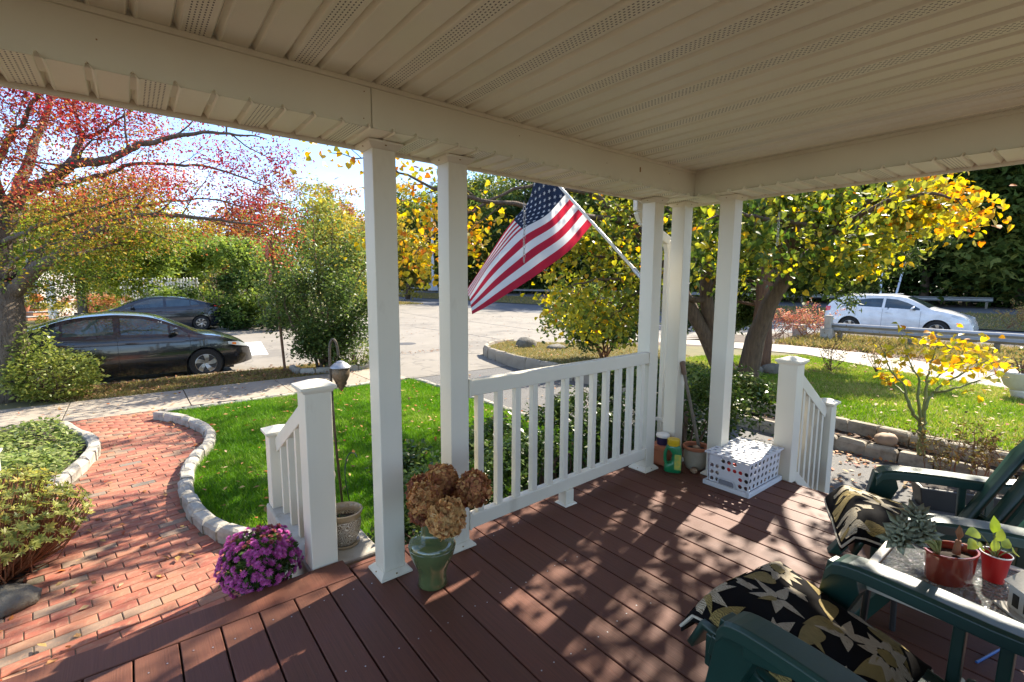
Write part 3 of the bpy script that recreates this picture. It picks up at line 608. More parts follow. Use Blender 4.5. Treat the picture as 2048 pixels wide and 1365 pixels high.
sheet('verge', [(14.3, -40), (22.2, -40), (22.2, 7.25), (18.2, 8.8), (15.6, 9.6), (15.9, 6.2), (15.8, 4.2), (15, 2.4), (14.1, .8)], -.45, 'soil')
blades('verge_weeds', np.vstack([scatter([(16.2, -4), (20.5, -4), (20.5, 6.8), (16.2, 6.8)], 16000), scatter([(31.2, -10), (37, -10), (37, 70), (31.2, 70)], 14000), scatter([(17.6, 41), (22, 41), (22.0, 58), (17, 58)], 9000)]), lambda x, y: np.where(x > 31, -.55+np.clip((x-31)/6, 0, 1)*.45, np.where(y > 35, -.52, -.45)), .16, .06, 'dry_grass_blade', 'tall dry verge grass along the main road and guardrail', .6)
# porch-side soil under the shrubs, bed left of the path
sheet('shrub_bed', [(1.0, 2.3), (3.73, 2.3), (3.73, -3), (3.74, 3.0), (4.44, 3.4), (4.4, 3.6), (1.0, 3.42)], -.487, 'mulch')
sheet('front_bed', [(-3.5, 2.9), (-1.05, 2.9), (-1.05, 3.7), (-.68, 4.1), (-.62, 5.0), (-.68, 5.8), (-.62, 6.2), (-.52, 6.7), (-.47, 7.2), (-.58, 7.8), (-.85, 8.5), (-1.0, 8.98), (-3.5, 8.98)], -.488, 'mulch')
# ================================================================ leaf litter
def litter(name, areas, m, label, size, z, up_=2.0):
    P = np.vstack([scatter(a, n) for a, n in areas]); zz = z(P[:, 0], P[:, 1]) if callable(z) else np.full(len(P), z)
    me = leaf_mesh(name, np.column_stack([P, zz+RNG.uniform(.004, .02, len(P))]), size, 'oval', up=up_); return tag(link(name, me, m), label, 'leaves', kind='stuff')
litter('fallen_leaves', [(LAWN, 420), (PATH, 120), ([(-2, 9), (4, 9), (4, 10.4), (-2, 10.4)], 150), (EDR+[(.5, 3.6), (.24, 5), (.3, 6), (.5, 7), (.1, 8.4)], 50)], 'fallen_leaf', 'scattered red and tan fallen leaves on lawn, path and sidewalk', .06, lambda x, y: np.where(y > 8.98, -.494, np.where(inside(np.column_stack([x, y]), LAWN), -.44, -.497)))
litter('road_leaves', [([(-1, 12.0), (8, 12.0), (9, 13.2), (-1, 12.6)], 260), ([(4, 12.5), (20, 12.5), (20, 26), (4, 26)], 420), ([(-6, 24.6), (6, 25.4), (6, 26.3), (-6, 25.5)], 300)], 'brown_litter', 'brown leaves blown across the street and gathered at its kerbs', .08, -.595)
litter('strip_leaves', [(STRIP, 1500)], 'brown_litter', 'brown leaf litter along the kerb strip', .06, -.48, 1)
litter('driveway_leaves', [([(4.6, 2.2), (6.5, 2.2), (6.5, .4), (6.1, .4)], 170), ([(6.2, -1.5), (6.55, -1.5), (6.55, 2.6), (6.2, 2.6)], 260), ([(4.6, 3.5), (6.8, 3.5), (6.8, 8.5), (4.6, 8.5)], 90)], 'fallen_leaf', 'orange and tan leaves blown against the stone wall by the driveway', .065, -.51)
litter('bed_leaves', [([(6.66, -2), (6.95, -2), (6.98, 2.8), (6.66, 2.8)], 320)], 'brown_litter', 'brown leaves lying in the flower bed between the stone rows', .06, -.365, 1)
litter('verge_leaves', [([(14.6, -3), (17.6, -3), (17.6, 6.6), (15.9, 6.6)], 2600)], 'brown_litter', 'russet leaves drifted under the guardrail', .09, -.43, 1)
litter('lawn_leaves', [([(7.1, -1.5), (12, -1.5), (12.5, 2.6), (13.6, 5), (9, 5.0), (7.1, 3.0)], 350), (ISL, 260)], 'fallen_leaf', 'pale leaves scattered over the side lawn and island', .07, lambda x, y: lz2(x, y)+.04)
# ================================================================ loose rocks
def rock(name, label, c, size, seed, m='boulder', cat='rock', group=None):
    r_ = np.random.default_rng(seed); b = MB(); n, k = 12, 7; ph = r_.uniform(0, 6, 8)
    def f(u, v):
        th = u*2*math.pi; fi = v*math.pi; d = np.array([math.sin(fi)*math.cos(th), math.sin(fi)*math.sin(th), math.cos(fi)])
        s_ = 1+.10*math.sin(3*d[0]+ph[0])*math.sin(2*d[1]+ph[1])+.07*math.sin(5*d[1]+ph[2]+3*d[2])+.05*math.sin(7*d[0]+ph[3]); d = np.sign(d)*np.abs(d)**.8
        return tuple(d*s_*np.array(size)/2)
    b.grid(f, n, k); o = b.build(name, m, smooth=True, loc=tuple(c), angle=80); o.rotation_euler = (0, 0, r_.uniform(0, 3)); return tag(o, label, cat, group)
p = onz(50, 1205, -.5); rock('rock', 'flat grey boulder under the yellow green shrub beside the path', (p[0]-.07, p[1]+.02, -.47), (.32, .24, .14), 3)
p = onz(1052, 697, -.33); rock('rock', 'rounded pale boulder on the rim of the dry grass island', (p[0], p[1], -.25), (.62, .5, .42), 5)
p = onz(1112, 700, -.33); rock('rock', 'low flat boulder on the dry grass island next to the larger one', (p[0], p[1], -.3), (.55, .4, .24), 9)
p = onz(1772, 888, -.37); rock('rock', 'smooth tan stone lying in the bed between the two stone rows', (p[0], p[1], -.32), (.24, .2, .15), 12, pm('tan_stone', (.36, .25, .16), .8, (.26, .17, .11), 8).name)
for i, (u, v, s_) in enumerate(((1505, 722, .3), (1545, 725, .34), (1480, 728, .22))):
    p = at(u, v, 9.6); rock('rock', ('mossy rock lying between the two tree trunks behind the hedge', 'mossy rock at the foot of the upright cedar trunk', 'small mossy rock at the base of the leaning yellow tree trunk')[i], (p[0], p[1], -.26), (s_*1.4, s_, s_*.8), 20+i)
for i, (u, v) in enumerate(((75, 952), (105, 957))):
    p = onz(u, v, -.47); rock('rock', ('round tan cobble in the ground cover bed', 'white shell-like stone in the ground cover bed')[i], p, (.13, .11, .09), 30+i)
# ================================================================ plant materials
pm('grey_bark', (.20, .155, .11), .9, (.09, .068, .05), 7, 1.0, 16, stretch=(3, 3, .6), dist=.05, dirt=((.28, .24, .17), 10, .6, .5))
pm('brown_bark', (.17, .115, .075), .9, (.085, .058, .04), 8, .9, 18, stretch=(3, 3, .6), dist=.04, dirt=((.26, .2, .13), 10, .6, .5))
pm('red_bark', (.22, .11, .06), .9, (.11, .06, .038), 8, .9, 18, stretch=(4, 4, .5), dist=.04)
pm('green_stem', (.20, .22, .07), .7, (.13, .16, .05), 10)
pm('twig', (.16, .10, .06), .85, (.10, .065, .04), 12)
pm('red_twig', (.30, .13, .06), .8, (.20, .09, .045), 12)
RED = [(0, (.25, .03, .035)), (.18, (.40, .07, .065)), (.34, (.45, .13, .075)), (.5, (.42, .23, .07)), (.63, (.42, .32, .05)), (.8, (.20, .24, .035)), (1, (.09, .14, .025))]
YEL = [(0, (.60, .20, .03)), (.15, (.66, .36, .04)), (.4, (.62, .50, .05)), (.62, (.34, .34, .05)), (.82, (.14, .19, .032)), (1, (.055, .10, .02))]
GRN = [(0, (.03, .065, .014)), (.5, (.075, .13, .028)), (.85, (.16, .21, .045)), (1, (.32, .32, .09))]
leafmat('red_leaf', RED, .45, .4); leafmat('redbud_leaf', YEL, .42, .4)
leafmat('myrtle_leaf', [(0, (.05, .08, .025)), (.45, (.10, .155, .04)), (.75, (.20, .24, .055)), (.9, (.42, .40, .08)), (1, (.34, .2, .07))], .4, .38)
leafmat('tall_hedge_leaf', [(0, (.09, .13, .03)), (.5, (.18, .25, .05)), (1, (.36, .42, .09))], .5, .42); leafmat('hedge_leaf', GRN, .32, .25); leafmat('dark_leaf', [(0, (.022, .045, .012)), (.6, (.055, .095, .024)), (.9, (.12, .17, .04)), (1, (.26, .26, .07))], .45, .35)
leafmat('maple_leaf', [(0, (.10, .14, .02)), (.4, (.2, .26, .03)), (.75, (.40, .42, .06)), (1, (.50, .42, .06))], .45, .4)
leafmat('cedar_leaf', [(0, (.03, .05, .014)), (.6, (.065, .10, .026)), (1, (.15, .19, .045))], .55, .3)
leafmat('gold_leaf', [(0, (.12, .13, .03)), (.4, (.28, .26, .05)), (.8, (.48, .40, .07)), (1, (.5, .27, .06))], .5, .35)
leafmat('rust_leaf', [(0, (.13, .06, .03)), (.4, (.30, .13, .05)), (.8, (.42, .22, .07)), (1, (.3, .28, .07))], .5, .35)
leafmat('woods_leaf', [(0, (.05, .08, .02)), (.5, (.10, .145, .035)), (.8, (.21, .23, .055)), (1, (.44, .38, .1))], .5, .45)
leafmat('pieris_leaf', [(0, (.14, .19, .04)), (.4, (.31, .34, .08)), (.75, (.50, .46, .12)), (1, (.55, .35, .1))], .35, .35)
leafmat('cover_leaf', [(0, (.09, .14, .03)), (.5, (.22, .28, .07)), (1, (.42, .44, .18))], .4, .35)
leafmat('barberry_leaf', [(0, (.10, .07, .025)), (.5, (.22, .13, .04)), (1, (.3, .26, .07))], .6, .2)
leafmat('pink_leaf', [(0, (.45, .12, .10)), (.5, (.6, .26, .18)), (1, (.35, .3, .1))], .5, .3)
leafmat('panicle', [(0, (.42, .22, .07)), (.5, (.5, .33, .12)), (1, (.36, .36, .12))], .7, .3)
# ================================================================ tree builders
def limb_tree(name, label, base, limbs, spec, m_bark, m_leaf, per, size, shape='oval', spread=.06, colour=None, seed=1, up=.2, droop=.3, group=None, cat='tree', extra=None, bare=()):
    rng = np.random.default_rng(seed); base = np.array(base, float); t = thing(name, label, cat, tuple(base), 0, group); mb = MB(); tips = []
    for li_, (pts, r0, r1) in enumerate(limbs):
        pth = smooth_path(pts, max(8, 4*len(pts))); k = len(pth)
        wob = [p+rng.normal(size=3)*min(r0, .05)*.25 for p in pth]; wob[0] = pth[0]
        mb.tube(wob, [r0+(r1-r0)*(i/(k-1))**.8 for i in range(k)], 10 if r0 > .08 else 6)
        if spec and li_ not in bare: sub_branches(mb, pth, (r0+r1)/2, 0, spec, rng, tips); tips.append(pth[int(k*.55):])
    mb.build('trunk', m_bark, t, smooth=True, off=base, angle=180)
    C = twig_points(tips, per, spread, rng)
    if extra is not None: C = np.vstack([C, extra])
    r_ = colour(C, rng) if colour else None
    me = leaf_mesh('crown', C-base, size, shape, r_, up, droop, rng); link('crown', me, m_leaf, t); return t
def blob_points(rng, c, rad, ncl, per, cl, shell=.55):
    d = rng.normal(size=(ncl, 3)); d /= np.linalg.norm(d, axis=1)[:, None]; r_ = (shell+(1-shell)*rng.random(ncl))[:, None]; cc = np.array(c)+d*r_*np.array(rad)
    P = (cc[:, None]+rng.normal(size=(ncl, per, 3))*np.array([cl, cl, cl*.6])).reshape(-1, 3); return P, np.repeat(rng.random(ncl), per)
def blob_tree(name, label, base, h, rad, m_leaf, m_bark='brown_bark', ncl=90, per=60, size=.3, cl=.5, tr=.18, seed=1, group=None, z0=None, lobes=4, shape='clump', bias=0.0, cat='tree'):
    rng = np.random.default_rng(seed); base = np.array(base, float); t = thing(name, label, cat, tuple(base), 0, group); mb = MB()
    top = np.array([rng.normal()*.2, rng.normal()*.2, h*.8]); pth = smooth_path([(0, 0, 0), (rng.normal()*.1, rng.normal()*.1, h*.3), top], 8)
    mb.tube(pth, [tr*(1-.8*i/7) for i in range(8)], 8); c0 = np.array([0, 0, (z0 if z0 is not None else h*.6)]); Ps, Rs = [], []
    for k in range(lobes):
        d = rng.normal(size=3)*np.array(rad)*.42; c = c0+d if k else c0; rr = np.array(rad)*(rng.uniform(.5, .75) if k else .85)
        P, rn = blob_points(rng, c, rr, ncl//lobes, per, cl); Ps.append(P); Rs.append(rn)
        mb.tube(smooth_path([pth[4], (np.array(pth[4])+c)/2+rng.normal(size=3)*.2, c+d*.5], 6), [tr*.4*(1-.8*i/5) for i in range(6)], 5)
    mb.build('trunk', m_bark, t, smooth=True, angle=180); P = np.vstack(Ps); rn = np.clip(np.concatenate(Rs)*.7+rng.random(len(P))*.3+bias, 0, 1)
    link('crown', leaf_mesh('crown', P, size, shape, rn, .35, .1, rng), m_leaf, t); return t
def shrub(name, label, base, rad, n, m_leaf, size, shape='oval', stems=14, m_bark='twig', seed=1, up=.5, zc=.55, box=False, colour=None, cat='shrub', group=None, shell=.7, fork=True):
    rng = np.random.default_rng(seed); t = thing(name, label, cat, tuple(base), 0, group); rad = np.array(rad, float); d = rng.normal(size=(n, 3)); d /= np.linalg.norm(d, axis=1)[:, None]
    if box: d = np.sign(d)*np.abs(d)**.38
    lump = 1+.09*np.sin(d[:, 0]*7+seed)*np.sin(d[:, 1]*6+2)+.07*np.sin(d[:, 2]*9+d[:, 0]*5)
    P = d*rad*(shell+(1-shell)*rng.random(n)**.6)[:, None]*lump[:, None]+rng.normal(size=(n, 3))*size*.5; P[:, 2] += rad[2]*zc*1.8; P = P[P[:, 2] > .02]; n = len(P)
    mb = MB()
    for k in range(stems):
        a = rng.uniform(0, 6.28); q = np.array([math.cos(a)*rad[0]*.7*rng.random(), math.sin(a)*rad[1]*.7*rng.random(), rad[2]*(zc*1.8+.2)]); s_ = np.array([q[0]*.25, q[1]*.25, 0])
        mb.tube(smooth_path([s_, (s_+q)/2+rng.normal(size=3)*.04, q], 5), [.012*(1-.7*i/4)*(1+rad[2]) for i in range(5)], 5)
    if stems: mb.build('stems', m_bark, t, smooth=True, angle=180)
    r_ = colour(P, rng) if colour else None; link('foliage', leaf_mesh('foliage', P, size, shape, r_, up, .1, rng), m_leaf, t); return t
# ================================================================ the red street tree
b0 = np.array([-1.65, 11.25, -.5])
def px(*a): return [at(*q) for q in a]
D = 7.75
limbs = [([b0, at(16, 690, D), at(6, 610, D), at(8, 560, D)], .27, .23),
 (px((14, 590, D), (69, 543, D-.1), (117, 512, D-.2), (155, 481, D-.2), (213, 456, D-.1), (262, 436, D), (344, 429, D+.2), (430, 440, D+.3), (520, 450, D+.4)), .13, .012),
 (px((8, 560, D), (2, 487, D), (17, 436, D), (38, 391, D), (83, 370, D), (127, 343, D-.1), (148, 329, D-.2), (220, 319, D-.2), (258, 298, D-.1), (310, 284, D), (396, 267, D), (470, 268, D), (530, 275, D)), .16, .008),
 (px((127, 343, D-.1), (148, 312, D), (165, 281, D+.2), (203, 264, D+.3), (234, 243, D+.4), (290, 200, D+.5)), .06, .01),
 (px((165, 281, D+.2), (155, 240, D+.1), (146, 190, D), (140, 120, D)), .045, .012),
 (px((17, 436, D), (55, 330, D+.4), (76, 270, D+.6), (96, 219, D+.7), (112, 170, D+.8), (140, 60, D+1)), .10, .02),
 (px((83, 370, D), (138, 370, D+.3), (207, 350, D+.5), (268, 329, D+.6), (362, 329, D+.7), (440, 340, D+.7), (520, 370, D+.8), (565, 400, D+.8)), .06, .006),
 (px((40, 560, D), (70, 520, D+.4), (100, 480, D+.6), (140, 453, D+.8), (234, 429, D+1), (330, 405, D+1.1), (430, 400, D+1.1), (540, 430, D+1.2)), .07, .008),
 (px((8, 560, D), (-40, 450, D-.3), (-90, 330, D-.5), (-120, 200, D-.6)), .12, .03),
 (px((20, 436, D), (-10, 350, D-.5), (20, 280, D-.9), (60, 220, D-1.1), (100, 150, D-1.2)), .07, .015),
 (px((117, 512, D), (190, 500, D+.7), (260, 480, D+1.1), (320, 470, D+1.3)), .04, .008),
 (px((2, 487, D), (40, 470, D-.6), (110, 440, D-.9), (190, 415, D-1.0), (260, 390, D-1.1)), .05, .008),
 (px((14, 590, D), (60, 545, D+.9), (130, 520, D+1.3), (200, 505, D+1.5), (290, 500, D+1.6)), .04, .008),
 (px((2, 487, D), (60, 480, D+1.0), (140, 475, D+1.5), (230, 470, D+1.8), (300, 450, D+2)), .05, .008),
 (px((8, 560, D), (30, 520, D-.8), (70, 500, D-1.2), (130, 480, D-1.4)), .04, .008),
 (px((17, 436, D), (60, 420, D+1.2), (130, 420, D+1.8), (220, 430, D+2.1)), .05, .008),
 (px((8, 560, D), (50, 575, D+.6), (110, 570, D+1.0), (170, 560, D+1.2)), .03, .006),
 (px((83, 370, D), (150, 400, D+.9), (230, 395, D+1.2), (320, 385, D+1.4)), .04, .008)]
def redcol(C, rng):
    U = (C-np.array([0, 0, CH])); dep = U@_F; u = 1024+FPX*(U@_R2)/dep; v = 682.5-FPX*(U@_U2)/dep
    g = np.interp(v, [200, 330, 400, 470, 540], [.05, .22, .46, .72, .88])-.5*np.clip((u-300)/200., 0, 1.2)+.10*np.sin(u*.021+1)*np.sin(v*.03)
    return np.clip(g+rng.normal(size=len(C))*.2+(rng.random(len(C)) < .12)*.4, 0, 1)
limb_tree('street_tree', 'large tree with red and orange autumn leaves beside the black sedan', b0, limbs, dict(n=[10, 4], len=[.34, .5], ang=(25, 70), lift=.05, wob=.2, rr=.33, trop=.03, leaflev=2), 'grey_bark', 'red_leaf', 80, .052, 'oval', .15, redcol, 21, .15, .5, bare=(0,))
# ================================================================ crape myrtle by the sidewalk
b0 = np.array([3.44, 10.95, -.5]); limbs = []; rng = np.random.default_rng(5); D = 10.6
for u, v, dd in ((525, 520, .4), (545, 450, -.3), (585, 420, .3), (625, 400, 0), (665, 430, -.5), (700, 470, .4), (735, 520, 0), (560, 560, -.7), (690, 570, -.7), (600, 500, .8), (640, 520, -.8), (745, 600, .2), (585, 650, .5), (620, 655, -.6), (680, 650, .4), (725, 655, -.2), (600, 600, .6), (655, 600, -.9), (560, 600, .1), (610, 690, -.5), (660, 690, -.4), (710, 610, .6)):
    e = at(u, v, D+dd); m = b0+(e-b0)*.5+rng.normal(size=3)*.12; m[2] += .15; s_ = b0+rng.normal(size=3)*np.array([.14, .14, 0]); limbs.append(([s_, m, e], .035, .006))
def myrcol(C, rng): return np.clip(.28+.17*(C[:, 2]-.6)+rng.normal(size=len(C))*.2, 0, 1)
limb_tree('crape_myrtle', 'bushy multi-stemmed crape myrtle at the edge of the sidewalk', b0, limbs, dict(n=[11, 4], len=[.34, .5], ang=(25, 65), lift=.05, wob=.2, rr=.4, leaflev=2), 'brown_bark', 'myrtle_leaf', 26, .08, 'oval', .12, myrcol, 8, .3, .2)
shrub('low_shrub', 'low leafy shrub spilling from the stone-edged bed under the crape myrtle', (3.95, 10.75, -.5), (.55, .4, .36), 1500, 'myrtle_leaf', .07, seed=4, colour=lambda P, r_: r_.uniform(.3, .9, len(P)))
edging('bed_edging', 'pale stones edging the bed under the crape myrtle', [(2.75, 11.35), (2.82, 10.72), (3.5, 10.52), (4.25, 10.6), (4.3, 11.2)], .3, (.12, .16), -.46, 'cobble')
# ================================================================ yellow redbud behind the hedge
b0 = np.array([8.0, 3.75, -.3]); S = dict(n=[9, 4], len=[.32, .5], ang=(25, 70), lift=.03, wob=.22, rr=.36, trop=.0, leaflev=2)
def w(*p): return np.array(p, float)
limbs = [([b0+w(0, -.05, -.1), at(1505, 690, 7.8), at(1540, 610, 7.5), at(1590, 530, 7.2), at(1660, 455, 6.8), at(1740, 405, 6.4), at(1840, 370, 6.0)], .19, .03),
 (px((1572, 552, 7.3), (1562, 500, 7.2), (1535, 440, 7.0), (1520, 380, 6.9), (1480, 260, 6.8)), .09, .02),
 ([b0+w(-.12, .1, -.1), at(1440, 690, 7.9), at(1412, 600, 7.8), at(1412, 500, 7.6), at(1400, 420, 7.5), at(1370, 300, 7.2), at(1330, 120, 7)], .15, .03),
 ([b0+w(-.1, .16, -.1), at(1400, 650, 7.9), at(1340, 550, 7.7), at(1262, 445, 7.4), at(1180, 388, 7.2), at(1080, 330, 7.0), at(960, 270, 6.6)], .14, .03),
 (px((1412, 600, 7.8), (1330, 590, 7.2), (1230, 560, 6.6), (1130, 575, 6.2)), .06, .008),
 (px((1340, 550, 7.7), (1270, 530, 7.0), (1190, 510, 6.6), (1110, 500, 6.4)), .05, .008),
 (px((1262, 445, 7.4), (1150, 430, 6.4), (1030, 410, 5.9), (930, 395, 5.6), (850, 370, 5.5), (770, 330, 5.4), (660, 303, 5.4)), .05, .004),
 (px((1180, 388, 7.2), (1060, 370, 6.6), (950, 420, 6.2), (870, 470, 6.0), (820, 520, 6.0)), .035, .004),
 (px((1590, 530, 7.2), (1660, 470, 6.0), (1740, 420, 5.2), (1830, 390, 4.8), (1920, 400, 4.7)), .06, .008),
 (px((1660, 455, 6.8), (1560, 440, 5.8), (1480, 430, 5.0), (1400, 440, 4.6)), .045, .006),
 (px((1740, 405, 6.4), (1700, 480, 5.8), (1650, 530, 5.4)), .03, .005),
 (px((1540, 440, 7.0), (1640, 420, 6.6), (1720, 470, 6.4)), .03, .005),
 ([at(1412, 500, 7.6), w(7.6, 5.2, 3.4), w(6.9, 6.4, 4.7), w(6.0, 7.4, 5.6)], .09, .012),  # upper crown hidden by the roof, limbs added for dappled shade
 ([at(1400, 420, 7.5), w(8.4, 5.6, 4.4), w(8.6, 6.8, 5.4), w(8.4, 7.8, 6.2)], .08, .012),
 ([at(1590, 530, 7.2), w(7.0, 2.9, 3.2), w(6.2, 2.4, 4.2), w(5.4, 2.2, 4.8)], .08, .012),
 ([at(1660, 455, 6.8), w(7.6, 2.2, 3.8), w(7.8, 1.6, 4.8), w(7.6, .8, 5.4)], .07, .012),
 ([at(1590, 530, 7.2), w(7.6, 3.0, 3.6), w(6.8, 2.2, 4.2), w(6.0, 1.4, 4.4), w(5.2, .8, 4.2)], .07, .01),
 ([at(1412, 500, 7.6), w(7.4, 3.4, 3.8), w(6.6, 3.2, 4.6), w(5.6, 3.2, 5.0), w(4.8, 3.2, 4.9)], .08, .012),
 (px((1340, 550, 7.7), (1270, 600, 7.4), (1190, 605, 7.2), (1115, 615, 7.0)), .035, .006),
 (px((1330, 540, 7.7), (1270, 490, 7.2), (1210, 475, 6.9), (1150, 490, 6.7)), .035, .006),
 (px((1340, 560, 7.7), (1290, 570, 7.0), (1240, 620, 6.8), (1190, 650, 6.7)), .03, .006),
 (px((1330, 540, 7.7), (1300, 470, 7.4), (1250, 420, 7.2), (1200, 430, 7.0)), .035, .006),
 (px((1590, 530, 7.2), (1560, 470, 6.2), (1500, 400, 5.8)), .035, .006), (px((1660, 455, 6.8), (1620, 400, 6.4), (1580, 350, 6.2)), .035, .006), (px((1660, 455, 6.8), (1760, 450, 6.3), (1830, 435, 6.0)), .03, .006),
 (px((1412, 500, 7.6), (1440, 450, 6.6), (1480, 400, 6.2)), .035, .006), (px((1412, 600, 7.8), (1450, 530, 7.0), (1510, 500, 6.6)), .035, .006), (px((1340, 550, 7.7), (1380, 470, 7.0), (1400, 400, 6.6)), .035, .006), (px((1610, 500, 7.1), (1690, 500, 6.6), (1740, 520, 6.4)), .03, .006), (px((1740, 405, 6.4), (1800, 390, 6.0), (1880, 420, 5.7)), .03, .006),
 ([w(7.6, 5.2, 3.4), w(7.4, 6.8, 4.3), w(6.8, 8.0, 4.8), w(6.0, 9.0, 5.0)], .06, .01),  # further unseen limbs added to cast shade on lawn and path
 ([w(8.4, 5.6, 4.4), w(8.8, 7.4, 5.0), w(8.8, 8.8, 5.4), w(8.2, 10, 5.6)], .06, .01),
 ([w(7.6, 5.2, 3.4), w(6.8, 5.6, 4.8), w(5.8, 5.6, 5.4), w(4.9, 5.4, 5.6)], .06, .01),
 ([w(8.4, 5.6, 4.4), w(7.4, 6.8, 5.8), w(6.6, 7.2, 6.6), w(5.6, 7.4, 7.0)], .06, .01),
 ([at(1412, 500, 7.6), w(7.6, 4.3, 3.6), w(7.2, 4.2, 4.8), w(6.6, 4.2, 5.8)], .08, .012)]
def redbudcol(C, rng):
    U = (C-np.array([0, 0, CH])); u = 1024+FPX*(U@_R2)/(U@_F)
    g = np.interp(u, [640, 1000, 1150, 1350, 1500, 1700, 1850, 1960], [.28, .33, .64, .76, .86, .76, .52, .32]); return np.clip(g+rng.normal(size=len(C))*.17-(rng.random(len(C)) < .08)*.45, 0, 1)
limb_tree('redbud_tree', 'yellow and green heart-leaved tree with leaning trunks behind the hedge', b0, limbs, S, 'brown_bark', 'redbud_leaf', 20, .066, 'heart', .14, redbudcol, 33, .1, 1.3)
# ================================================================ cedar behind it
b0 = np.array([10.5, 4.62, -.35]); limbs = [([b0, b0+w(.05, 0, 1.5), b0+w(.1, .1, 3.2), b0+w(.1, .1, 5.2)], .24, .08)]
for u, v, dd in ((1850, 480, 10.5), (1800, 512, 10.6), (1735, 545, 10), (1690, 470, 10.8), (1760, 500, 11.4), (1610, 570, 10.4), (1560, 560, 11), (1460, 540, 11.4), (1420, 600, 11.4), (1380, 640, 11.5), (1640, 520, 11.8), (1700, 560, 11.5), (1520, 480, 11.6), (1340, 560, 12), (1660, 440, 12), (1470, 640, 11.6)):
    e = at(u, v, dd); h = min(4.8, max(.9, e[2]+.4)); limbs.append(([b0+w(.06, .04, h+.35), (b0+w(0, 0, h+.35)+e)/2+w(0, 0, .25), e], .05, .008))
limb_tree('cedar_tree', 'dark drooping cedar with an upright trunk in front of the main road', b0, limbs, dict(n=[12, 5], len=[.3, .5], ang=(30, 65), lift=-.05, wob=.12, rr=.35, trop=-.06, leaflev=2), 'red_bark', 'cedar_leaf', 34, .15, 'narrow', .10, lambda C, r_: np.clip(r_.beta(2, 2, len(C))+.1*(C[:, 2]-1.5), 0, 1), 44, .1, .6)
# ================================================================ panicle hydrangea shrub on the island
b0 = np.array([8.7, 7.35, -.3]); limbs = []; rng = np.random.default_rng(9)
for u, v, dd in ((1110, 600, 10.6), (1140, 650, 10.4), (1180, 590, 11), (1220, 620, 10.6), (1260, 600, 11.2), (1290, 640, 11), (1160, 680, 10.6), (1100, 640, 11.2), (1250, 670, 10.8), (1200, 650, 11.6)):
    e = at(u, v, dd); limbs.append(([b0+rng.normal(size=3)*.05, b0+(e-b0)*.45+w(0, 0, .2), e], .025, .006))
limb_tree('hydrangea_shrub', 'rounded hydrangea shrub with tan flower heads on the dry grass island', b0, limbs, dict(n=[8, 3], len=[.3, .5], ang=(25, 65), wob=.2, rr=.4, leaflev=2), 'red_twig', 'myrtle_leaf', 24, .115, 'oval', .11, lambda C, r_: np.clip(.45+r_.normal(size=len(C))*.25, 0, 1), 12, .4, .4, cat='shrub')
t = bpy.data.objects['hydrangea_shrub']; rng = np.random.default_rng(3)
for u, v in ((1110, 588), (1095, 600), (1135, 583), (1165, 590), (1145, 610), (1120, 620), (1180, 600), (1100, 640), (1210, 598), (1160, 628)):
    c = at(u, v, 10.5); P = c+rng.normal(size=(110, 3))*np.array([.06, .06, .10]); tag(link('flower_head', leaf_mesh('flower_head', P-b0, .035, 'oval', None, .2, 0, rng), 'panicle', t), kind='stuff')
# ================================================================ clipped shrubs round the porch
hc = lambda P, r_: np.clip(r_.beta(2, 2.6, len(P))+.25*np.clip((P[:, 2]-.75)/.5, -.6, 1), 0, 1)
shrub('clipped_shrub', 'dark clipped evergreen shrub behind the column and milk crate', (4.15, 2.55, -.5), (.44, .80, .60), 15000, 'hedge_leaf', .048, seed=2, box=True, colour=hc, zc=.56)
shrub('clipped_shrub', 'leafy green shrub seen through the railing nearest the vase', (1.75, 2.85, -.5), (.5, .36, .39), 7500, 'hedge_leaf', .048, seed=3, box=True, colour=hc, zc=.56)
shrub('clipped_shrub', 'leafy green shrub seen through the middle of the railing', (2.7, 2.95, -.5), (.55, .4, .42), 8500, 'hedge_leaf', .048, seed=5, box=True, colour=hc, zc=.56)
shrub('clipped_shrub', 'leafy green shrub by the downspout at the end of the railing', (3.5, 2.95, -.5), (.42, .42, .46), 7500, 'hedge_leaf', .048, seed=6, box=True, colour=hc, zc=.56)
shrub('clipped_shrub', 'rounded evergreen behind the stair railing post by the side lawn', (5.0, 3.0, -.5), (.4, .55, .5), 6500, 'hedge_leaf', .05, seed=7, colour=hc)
# ================================================================ garden left of the path
rng = np.random.default_rng(14); t = thing('pieris_shrub', 'yellow green shrub of leaf rosettes on reddish stems beside the brick path', 'shrub', (-.86, 4.52, -.5)); mb = MB(); Cs, Ms, Rn = [], [], []
for k in range(620):
    a = rng.uniform(0, 6.28); rr = math.sqrt(rng.random()); q = np.array([math.cos(a)*.54*rr, math.sin(a)*.62*rr, (.70-.34*rr**2)*rng.uniform(.66, 1.05)]); s_ = np.array([q[0]*.35, q[1]*.35, .0])
    mb.tube(smooth_path([s_, s_*.4+q*.6+rng.normal(size=3)*.03-w(0, 0, .05), q], 5), [.0055-.0007*i for i in range(5)], 4, cap=False)
    ax = q*np.array([.6, .6, .9])+rng.normal(size=3)*.1; ax /= np.linalg.norm(ax); o1 = np.cross(ax, [0, 0, 1.0]); o1 /= np.linalg.norm(o1)+1e-6; o2 = np.cross(ax, o1); nl = rng.integers(9, 14); tone = rng.random()
    for j in range(nl):
        f = 2*math.pi*j/nl+rng.normal()*.2; d = (o1*math.cos(f)+o2*math.sin(f))*math.cos(.45)+ax*math.sin(.45)*rng.uniform(.4, 1.4); d /= np.linalg.norm(d); nn = ax-d*np.dot(ax, d); nn /= np.linalg.norm(nn)+1e-6
        Cs.append(q); Ms.append(np.stack([d, np.cross(nn, d), nn], axis=1)); Rn.append(np.clip(.55*tone+.45*rng.random(), 0, 1))
